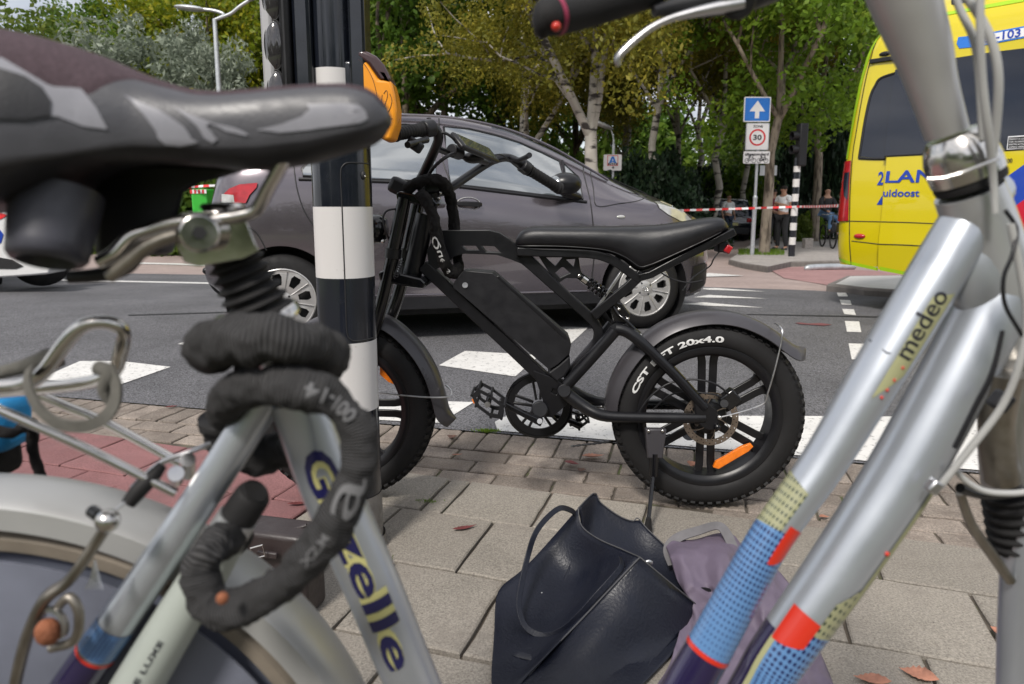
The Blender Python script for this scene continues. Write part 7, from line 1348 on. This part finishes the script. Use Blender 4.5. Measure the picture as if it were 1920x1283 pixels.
# ---- distant cars
def farcar(name, label, loc, head, paint, L=4.2, W=1.78, Hh=1.5, wagon=True, cat='car'):
    t = thing(name, label, cat, (0, 0, 0)); h = L / 2
    low = [(-h, .42), (-h, .86), (-h + .06, .95), (h - 1.2, .98), (h - .25, .80), (h, .62), (h, .35), (h - .1, .22), (-h + .1, .24)]
    secs = []
    for y, k in ((-1, .90), (-.93, .97), (-.75, 1), (.75, 1), (.93, .97), (1, .90)): secs.append([(s * (1 if abs(y) < .9 else .985 if abs(y) < .98 else .94), y * W / 2, lerp(.55, z, k)) for s, z in low])
    n = len(low); mb = MB(); V = [p for s_ in secs for p in s_]; mb.add(V, [(i * n + j, i * n + (j + 1) % n, (i + 1) * n + (j + 1) % n, (i + 1) * n + j) for i in range(5) for j in range(n)] + [tuple(range(n)), tuple(5 * n + j for j in reversed(range(n)))])
    r0 = -h + (.35 if wagon else .9); top = [(-h + .08, .93), (r0, Hh - .06), (r0 + .4, Hh), (h - 1.95, Hh - .02), (h - 1.15, .96)]
    for sg in (1, -1): pass
    m2 = MB(); S_ = []
    for y, k in ((-.96, 0), (-.76, 1), (.76, 1), (.96, 0)): S_.append([(s, y * W / 2 * (1 if k else 1), z if k else min(z, .94)) for s, z in top])
    n2 = len(top); V = [p for s_ in S_ for p in s_]; mb2 = MB(); mb2.add(V, [(i * n2 + j, i * n2 + j + 1, (i + 1) * n2 + j + 1, (i + 1) * n2 + j) for i in range(3) for j in range(n2 - 1)])
    roof = [(r0 - .06, Hh - .085), (r0, Hh - .04), (r0 + .4, Hh + .012), (h - 1.95, Hh - .005), (h - 1.85, Hh - .045)]; nr = len(roof); mb.add([(s, y * W / 2, z - (.05 if abs(y) > .7 else 0)) for y in (-.78, -.6, .6, .78) for s, z in roof], [(i * nr + j, i * nr + j + 1, (i + 1) * nr + j + 1, (i + 1) * nr + j) for i in range(3) for j in range(nr - 1)])
    build(mb, 'body', paint, t, ang=40, weld=False); build(mb2, 'windows', M['dark_glass'], t, ang=30)
    for sg in (-1, 1):
        for s, z0_, z1_ in ((r0 + .9, .94, Hh - .05), (r0 + .05, .94, Hh - .08)): build(MB().sweep([(s - .05, sg * W * .482, z0_), (s + .02, sg * W * .385, z1_)], [(.04, -.015), (.04, .015), (-.04, .015), (-.04, -.015)], up=Vector((1, 0, 0))), 'pillar', paint, t)
        for s in (-h + .75, h - .85): wl = build(MB().lathe([(.20, .0), (.22, .02), (.30, .015), (.32, -.02), (.32, -.17), (.2, -.18)], (s, sg * (W / 2 - .02), .32), Vector((0, sg, 0)), 28), 'wheel', M['rubber'], t); build(MB().lathe([(0, .01), (.1, .015), (.2, .0)], (s, sg * (W / 2 - .02), .32), Vector((0, sg, 0)), 24), 'rim', M['hubcap'], wl)
        build(MB().box((-h + .02, sg * W * .40, .80), (.10, .30, .15)), 'tail_lamp', M['red_lens'], t, bevel=.03); build(MB().box((h - .14, sg * W * .38, .70), (.22, .34, .13)), 'headlamp', M['lamp_glass'], t, bevel=.04)
        build(MB().ball((h - 1.45, sg * (W / 2 + .07), 1.0), (.06, .10, .07), 10, 8), 'wing_mirror', paint, t)
    build(MB().box((-h - .005, 0, .66), (.02, .52, .11)), 'number_plate', M['decal_yellow'], t); build(MB().box((h + .0, 0, .42), (.04, 1.1, .20)), 'grille', M['seam'], t, bevel=.02); build(MB().box((-h - .0, 0, .40), (.05, 1.4, .22)), 'rear_bumper', M['black_plastic'], t, bevel=.02)
    t.location = (loc[0], loc[1], terr(loc[1])); t.rotation_euler.z = head; return t
defm('paint_black', (.008, .009, .012), .2, 0, var=.03, coat=1); defm('paint_dark', (.02, .02, .022), .25, 0, var=.03, coat=1); defm('paint_white', (.68, .68, .68), .3, 0, var=.02, coat=1)
p_ = at(1361, 385, 26); farcar('parked_car', 'black estate car seen from behind, parked where the side street begins', (p_.x, 28, 0), R(94), M['paint_black'], 4.5, 1.85, 1.62)
p_ = at(1412, 385, 33); farcar('parked_car', 'small dark car parked beyond the black estate, left of the ash trunk', (p_.x, 35, 0), R(94), M['paint_dark'], 4.0, 1.7, 1.5)
pcx = at(-65, 385, 7.9).x; pcar = farcar('police_car', 'white police car with blue and red stripes, cut by the left edge', (-8.0, 9.0, 0), R(-50), M['paint_white'], 4.3, 1.85, 1.6, True, 'police car')
bpy.context.view_layer.update(); _inv = pcar.matrix_world.inverted()
def nose(o):
    o.parent = pcar; o.matrix_parent_inverse = _inv; del o['_loc']; return o
NY = 7.35; nf = lambda a, b, w: at(a, b, NY) + Vector((-.1 * w, w, 0))
nose(build(MB().plate([(-240, 395), (-20, 388), (4, 392), (16, 402), (22, 432), (30, 466), (48, 487), (94, 499), (92, 514), (60, 517), (0, 521), (-240, 526)], nf, 0, .35), 'front_bumper', M['paint_white'], bevel=.02))
nose(build(MB().plate([(-60, 482), (0, 483), (24, 487), (44, 499), (30, 504), (-60, 503)], nf, -.012, .0), 'grille', M['seam'], bevel=.004)); nose(build(MB().plate([(-60, 398), (0, 398), (15, 404), (2, 411), (-60, 424)], nf, -.008, .0), 'red_stripe', M['red_tape'])); nose(build(MB().plate([(-60, 425), (0, 431), (7, 440), (2, 456), (-60, 470)], nf, -.008, .0), 'blue_stripe', M['amb_blue']))
nose(build(MB().plate([(14, 424), (24, 428), (32, 442), (24, 446)], nf, -.008, .02), 'headlamp', M['dark_glass']))
nw = nose(build(MB().lathe([(.18, 0), (.26, .01), (.30, 0), (.31, -.03), (.31, -.18), (.2, -.2)], Vector((at(78, 500, 7.9).x, 7.9, .31)), Vector((.55, -.8, 0)), 32), 'wheel', M['rubber'])); nose(build(MB().lathe([(0, .0), (.19, .0)], Vector((at(78, 500, 7.9).x, 7.9, .31)), Vector((.55, -.8, 0)), 24), 'rim', M['steel_dull']))
# ================================================================== PEOPLE
def skin(name, J, B, m, parent, lv=2):
    ks = list(J); me = bpy.data.meshes.new(name); me.from_pydata([J[k][0] for k in ks], [(ks.index(a), ks.index(b)) for a, b in B], []); o = bpy.data.objects.new(name, me); COL.objects.link(o)
    md = o.modifiers.new('s', 'SKIN'); md.use_smooth_shade = True
    for i, k in enumerate(ks): r_ = J[k][1]; me.skin_vertices[0].data[i].radius = r_ if isinstance(r_, tuple) else (r_, r_)
    me.skin_vertices[0].data[0].use_root = True; sb_ = o.modifiers.new('d', 'SUBSURF'); sb_.levels = lv; sb_.render_levels = lv
    nm = evalmesh(o); nm.name = name; o.modifiers.clear(); o.data = nm; nm.materials.clear(); nm.materials.append(m); nm.shade_smooth(); o.parent = parent; return o
defm('skin_tone', (.42, .24, .165), .55, 0, var=.06); defm('skin_tan', (.42, .23, .15), .55, 0, var=.06); defm('hair_dark', (.02, .015, .012), .8, 0); defm('tee_white', (.80, .81, .83), .85, 0, var=.05, vs=12, bump=.5, bs=25); defm('maroon_cloth', (.16, .012, .03), .85, 0, var=.1, vs=12, bump=.5, bs=25)
defm('trouser_black', (.02, .02, .022), .85, 0, var=.1, vs=12, bump=.5, bs=25); defm('jeans', (.10, .19, .34), .85, 0, var=.15, vs=12, bump=.5, bs=25); defm('jeans_dark', (.035, .05, .085), .85, 0, var=.15, vs=12, bump=.5, bs=25); defm('shoe', (.02, .02, .02), .6, 0); defm('shoe_pale', (.45, .45, .46), .6, 0)
def person(label, px, Y, face, h, arms, top, bottom, skin_, hair=True, legs='stand', shoe='shoe', sleeve=True):
    x = at(px, 385, Y).x; t = thing('person', label, 'person', (0, 0, 0)); k = h / 1.75; V_ = lambda a, b, c: Vector((a * k, b * k, c * k))
    J = {'pelvis': (V_(0, 0, .95), (.145 * k, .10 * k)), 'belly': (V_(0, .0, 1.10), (.14 * k, .10 * k)), 'chest': (V_(0, .01, 1.32), (.165 * k, .105 * k)), 'neck0': (V_(0, .01, 1.47), .062 * k), 'neck': (V_(0, -.005, 1.53), .052 * k), 'head': (V_(0, -.02, 1.63), (.074 * k, .09 * k)), 'crown': (V_(0, -.01, 1.70), (.06 * k, .075 * k))}
    B = [('pelvis', 'belly'), ('belly', 'chest'), ('chest', 'neck0'), ('neck0', 'neck'), ('neck', 'head'), ('head', 'crown')]
    if legs == 'sit': LG = {'hip': (.10, 0, .92), 'knee': (.13, -.42, .84), 'ank': (.12, -.40, .42), 'toe': (.12, -.55, .38)}
    else: LG = {'hip': (.09, 0, .90), 'knee': (.12, -.02, .50), 'ank': (.15, .02, .09), 'toe': (.18, -.14, .04)}
    for s, sg in (('l', 1), ('r', -1)):
        for n_, r_ in (('hip', .092), ('knee', .06), ('ank', .042), ('toe', .038)): p = LG[n_]; J[n_ + s] = (V_(p[0] * sg * (1 if legs == 'sit' or n_ == 'hip' else (1.0 if sg > 0 else .75)), p[1] + (0 if sg > 0 or legs == 'sit' else -.03), p[2] + (.0 if legs != 'sit' or sg > 0 else .10)), r_ * k)
        B += [('pelvis', 'hip' + s), ('hip' + s, 'knee' + s), ('knee' + s, 'ank' + s), ('ank' + s, 'toe' + s)]
        A = arms if sg > 0 else arms
        if arms == 'crossed': AR = [(.19, .01, 1.42), (.27, -.02, 1.17), (-.05 if sg > 0 else -.02, -.185 if sg > 0 else -.15, 1.27 if sg > 0 else 1.21), (-.14 if sg > 0 else -.13, -.16, 1.29 if sg > 0 else 1.19)]
        elif arms == 'down': AR = [(.19, .01, 1.42), (.26, .03, 1.14), (.25, -.06, .90), (.24, -.09, .82)]
        elif arms == 'front': AR = [(.19, .01, 1.42), (.25, -.04, 1.14), (.06, -.20, 1.02), (.0, -.22, 1.0)]
        else: AR = [(.19, .01, 1.40), (.25, -.12, 1.16), (.20, -.36, 1.06), (.19, -.44, 1.04)]
        for i, (n_, r_) in enumerate((('sh', .06), ('el', .043), ('wr', .030), ('ha', .036))): p = AR[i]; J[n_ + s] = (V_(p[0] * sg if not (arms == 'crossed' and i > 1) else p[0] * sg, p[1], p[2]), r_ * k)
        B += [('neck0', 'sh' + s), ('sh' + s, 'el' + s), ('el' + s, 'wr' + s), ('wr' + s, 'ha' + s)]
    skin('body', J, B, M[skin_], t)
    def sub(keys, edges, add): return {q: (J[q][0], tuple(v + add for v in J[q][1]) if isinstance(J[q][1], tuple) else J[q][1] + add) for q in keys}, edges
    tk = ['belly', 'chest', 'neck0', 'pelvis']; te = [('belly', 'chest'), ('chest', 'neck0'), ('pelvis', 'belly')]
    Js, Es = sub(tk, te, .018 * k); Js['neck0'] = (J['neck0'][0] - V_(0, 0, .02), .07 * k)
    for s in 'lr':
        a, b = J['sh' + s][0], J['el' + s][0]; Js['sh' + s] = (a, .078 * k); mid = a.lerp(b, .6 if sleeve else 1.0); Js['sl' + s] = (mid, .064 * k); Es = Es + [('neck0', 'sh' + s), ('sh' + s, 'sl' + s)]
        if not sleeve: Js['wr' + s] = (J['wr' + s][0], .045 * k); Es = Es + [('sl' + s, 'wr' + s)]
    skin('shirt', Js, Es, M[top], t)
    Jt, Et = sub(['pelvis', 'hipl', 'hipr', 'kneel', 'kneer', 'ankl', 'ankr'], [('pelvis', 'hipl'), ('pelvis', 'hipr'), ('hipl', 'kneel'), ('hipr', 'kneer'), ('kneel', 'ankl'), ('kneer', 'ankr')], .016 * k); skin('trousers', Jt, Et, M[bottom], t)
    for s in 'lr': a, b = J['ank' + s][0], J['toe' + s][0]; build(MB().ball(a.lerp(b, .55) - V_(0, 0, .02), (.048 * k, .125 * k, .048 * k), 12, 8), 'shoe', M[shoe], t)
    hc_ = J['head'][0]
    if hair: build(MB().ball(hc_ + V_(0, .018, .045), (.082 * k, .094 * k, .075 * k), 14, 10), 'hair', M['hair_dark'], t)
    build(MB().ball(hc_ + V_(0, -.105, -.005), (.012 * k, .018 * k, .022 * k), 8, 6), 'nose', M[skin_], t)
    for sg in (1, -1): build(MB().ball(hc_ + V_(.078 * sg, .005, 0), (.010 * k, .020 * k, .030 * k), 8, 6), 'ear', M[skin_], t); build(MB().ball(hc_ + V_(.030 * sg, -.088, .022), (.011 * k, .006 * k, .007 * k), 8, 6), 'eye', M['seam'], t)
    build(MB().ball(hc_ + V_(0, -.088, -.048), (.024 * k, .006 * k, .006 * k), 8, 6), 'mouth', M['maroon_cloth'], t)
    t.location = (x, Y, terr(Y) + (.10 if Y < 25 else 0)); t.rotation_euler.z = face; return t
person('man in a white T-shirt and black trousers with crossed arms beside the banded signal pole', 1469, 19.3, R(-62), 1.80, 'crossed', 'tee_white', 'trouser_black', 'skin_tan', True)
person('man in a maroon T-shirt half hidden behind the ash trunk', 1450, 22.5, R(15), 1.78, 'front', 'maroon_cloth', 'trouser_black', 'skin_tone', True)
person('bald man in white T-shirt and dark jeans before the black parked car', 1366, 25, R(20), 1.75, 'down', 'tee_white', 'jeans_dark', 'skin_tone', False, shoe='shoe_pale')
cy = person('bald man in black sweater and jeans sitting on a bicycle behind the ambulance', 1550, 20.5, R(10), 1.78, 'bars', 'trouser_black', 'jeans', 'skin_tone', False, 'sit', sleeve=False)
cyx = cy.location.x; yb = 20.35; zb_ = terr(yb) + .10; bk = thing('bicycle', 'black bicycle under the seated man beside the ambulance rear', 'bicycle', (cyx, yb, zb_))
for dy, nm in ((-.62, 'front_wheel'), (.42, 'rear_wheel')): wl = build(MB().lathe([(.30, -.02), (.33, -.018), (.345, 0), (.33, .018), (.30, .02)], (cyx + dy * .16, yb + dy, zb_ + .345), Vector((1, -.16, 0)), 36, closed=True), nm, M['rubber'], bk); build(MB().lathe([(0, -.03), (.03, 0), (0, .03)], (cyx + dy * .16, yb + dy, zb_ + .345), Vector((1, -.16, 0)), 12), 'hub', M['steel_dull'], wl)
q_ = lambda dy, z: Vector((cyx + dy * .16, yb + dy, zb_ + z))
for P in ([q_(-.62, .345), q_(-.45, .95)], [q_(-.45, .85), q_(0, .30)], [q_(-.45, .8), q_(.18, .72)], [q_(0, .3), q_(.22, .85)], [q_(0, .3), q_(.42, .345)]): build(MB().cyl(P[0], P[1], .018, 10), 'frame_tube', M['black_gloss'], bk)
build(MB().tube([q_(-.42, .98) + Vector((-.28, .08, 0)), q_(-.47, 1.0), q_(-.42, .98) + Vector((.28, .08, 0))], .014, 8), 'handlebar', M['black_gloss'], bk); build(MB().ball(q_(.22, .88), (.07, .13, .035), 12, 8), 'saddle', M['black_plastic'], bk)
# ================================================================== FALLEN LEAVES, WEEDS
LC = {'leaf_red': (.16, .035, .035), 'leaf_tan': (.38, .17, .11), 'leaf_brown': (.10, .05, .035)}
for k_, c_ in LC.items(): defm(k_, c_, .7, 0, var=.25, vs=60, bump=.5, bs=200)
def fleaf(px, py, L, W, rz, m, label, curl=.35, seed=0):
    g = gp(px, py); mb = MB(); n = 14; V = []
    for i in range(n + 1):
        t = i / n; w_ = W * max(0, sin(PI * t ** .8)) ** 1.25 * .5 * (1 + .16 * sin(t * 40 + seed)); x = (t - .5) * L; z = curl * L * (t - .5) ** 2 + .003
        V += [(x, -w_, z + w_ * .5), (x, 0, z), (x, w_, z + w_ * .4)]
    V = [(a * cos(rz) - b * sin(rz) + g.x, a * sin(rz) + b * cos(rz) + g.y, c + .001) for a, b, c in V]
    mb.add(V, [(i * 3 + j, (i + 1) * 3 + j, (i + 1) * 3 + j + 1, i * 3 + j + 1) for i in range(n) for j in range(2)]); o = build(mb, 'fallen_leaf', M[m], loc=tuple(g), ang=80); md = o.modifiers.new('thickness', 'SOLIDIFY'); md.thickness = .0008
    return tag(o, label, 'leaf', 'fallen leaves on the paving')
for i, a in enumerate([(1112, 859, .085, .035, .1, 'leaf_tan', 'tan fallen leaf lying flat on the brick strip left of the rear wheel'), (1072, 872, .06, .03, -.5, 'leaf_red', 'curled dark red leaf on the brick strip, nearest the tan one'), (871, 994, .075, .020, .4, 'leaf_red', 'narrow dark red leaf alone on a grey paving slab right of the pole'),
    (849, 822, .045, .04, 1.2, 'leaf_brown', 'small brown leaf near the front tyre on the bricks'), (857, 855, .04, .012, .2, 'leaf_tan', 'tiny tan leaf sliver on the brick strip near the front tyre'), (196, 920, .075, .022, .3, 'leaf_red', 'red leaf on the red tiles between rack and mudguard'),
    (1878, 1192, .05, .04, 2.0, 'leaf_tan', 'tan leaf on the slabs at the right edge beside the fork leg'), (1722, 1272, .07, .04, 2.6, 'leaf_tan', 'tan leaf at the bottom edge right of the down tube'), (1635, 1281, .07, .03, 2.9, 'leaf_tan', 'tan leaf at the bottom edge nearest the down tube'),
    (1545, 972, .03, .02, 0, 'leaf_tan', 'orange-tan scrap of leaf right of the rear tyre contact'), (1091, 884, .035, .03, 1, 'leaf_brown', 'dark brown scrap below the curled red leaf'), (1302, 874, .055, .05, .8, 'leaf_tan', 'tan leaf seen through the rear wheel spokes'), (560, 948, .07, .02, .2, 'leaf_red', 'thin red leaf on the red tiles left of the pole'), (322, 765, .05, .02, .5, 'leaf_red', 'small red leaf at the road edge above the red tiles')]): fleaf(*a, seed=i)
def tuft(px, py, n, sp, h, label):
    g = gp(px, py); q = random.Random(int(px)); mb = MB()
    for i in range(n):
        b = Vector((g.x + q.gauss(0, sp), g.y + q.gauss(0, sp * .35), .0)); a = q.uniform(0, 6.28); d = Vector((cos(a), sin(a), 0)) * h * .7; w_ = Vector((-sin(a), cos(a), 0)) * .0015; mb.add([b - w_, b + w_, b + d * .5 + Vector((0, 0, h * .7)), b + d + Vector((0, 0, h * .8))], [(0, 1, 2), (1, 3, 2)])
    o = build(mb, 'weeds', LM['ash'], loc=tuple(g), smooth=False, fixn=False); tag(o, label, 'weeds', kind='stuff')
tuft(915, 809, 160, .022, .012, 'tiny green weeds in the joint between road and bricks'); tuft(655, 1047, 120, .05, .012, 'green moss tufts round the foot of the banded pole'); tuft(800, 940, 70, .02, .006, 'moss in the slab joint right of the pole')
# rough grass at the foot of the ash tree
q = random.Random(3); mb = MB()
for i in range(1800):
    g = gt(q.uniform(1385, 1470), q.uniform(469, 480), .1); b = Vector((g.x, g.y, terr(g.y) + .10)); a = q.uniform(0, 6.28); w_ = Vector((cos(a), sin(a), 0)) * .012; mb.add([b - w_, b + w_, b + Vector((q.gauss(0, .03), q.gauss(0, .03), q.uniform(.03, .09)))], [(0, 1, 2)])
o = build(mb, 'rough_grass', LM['ash'], smooth=False, fixn=False); tag(o, 'rough grass round the foot of the ash tree and sign post', 'grass', kind='stuff')
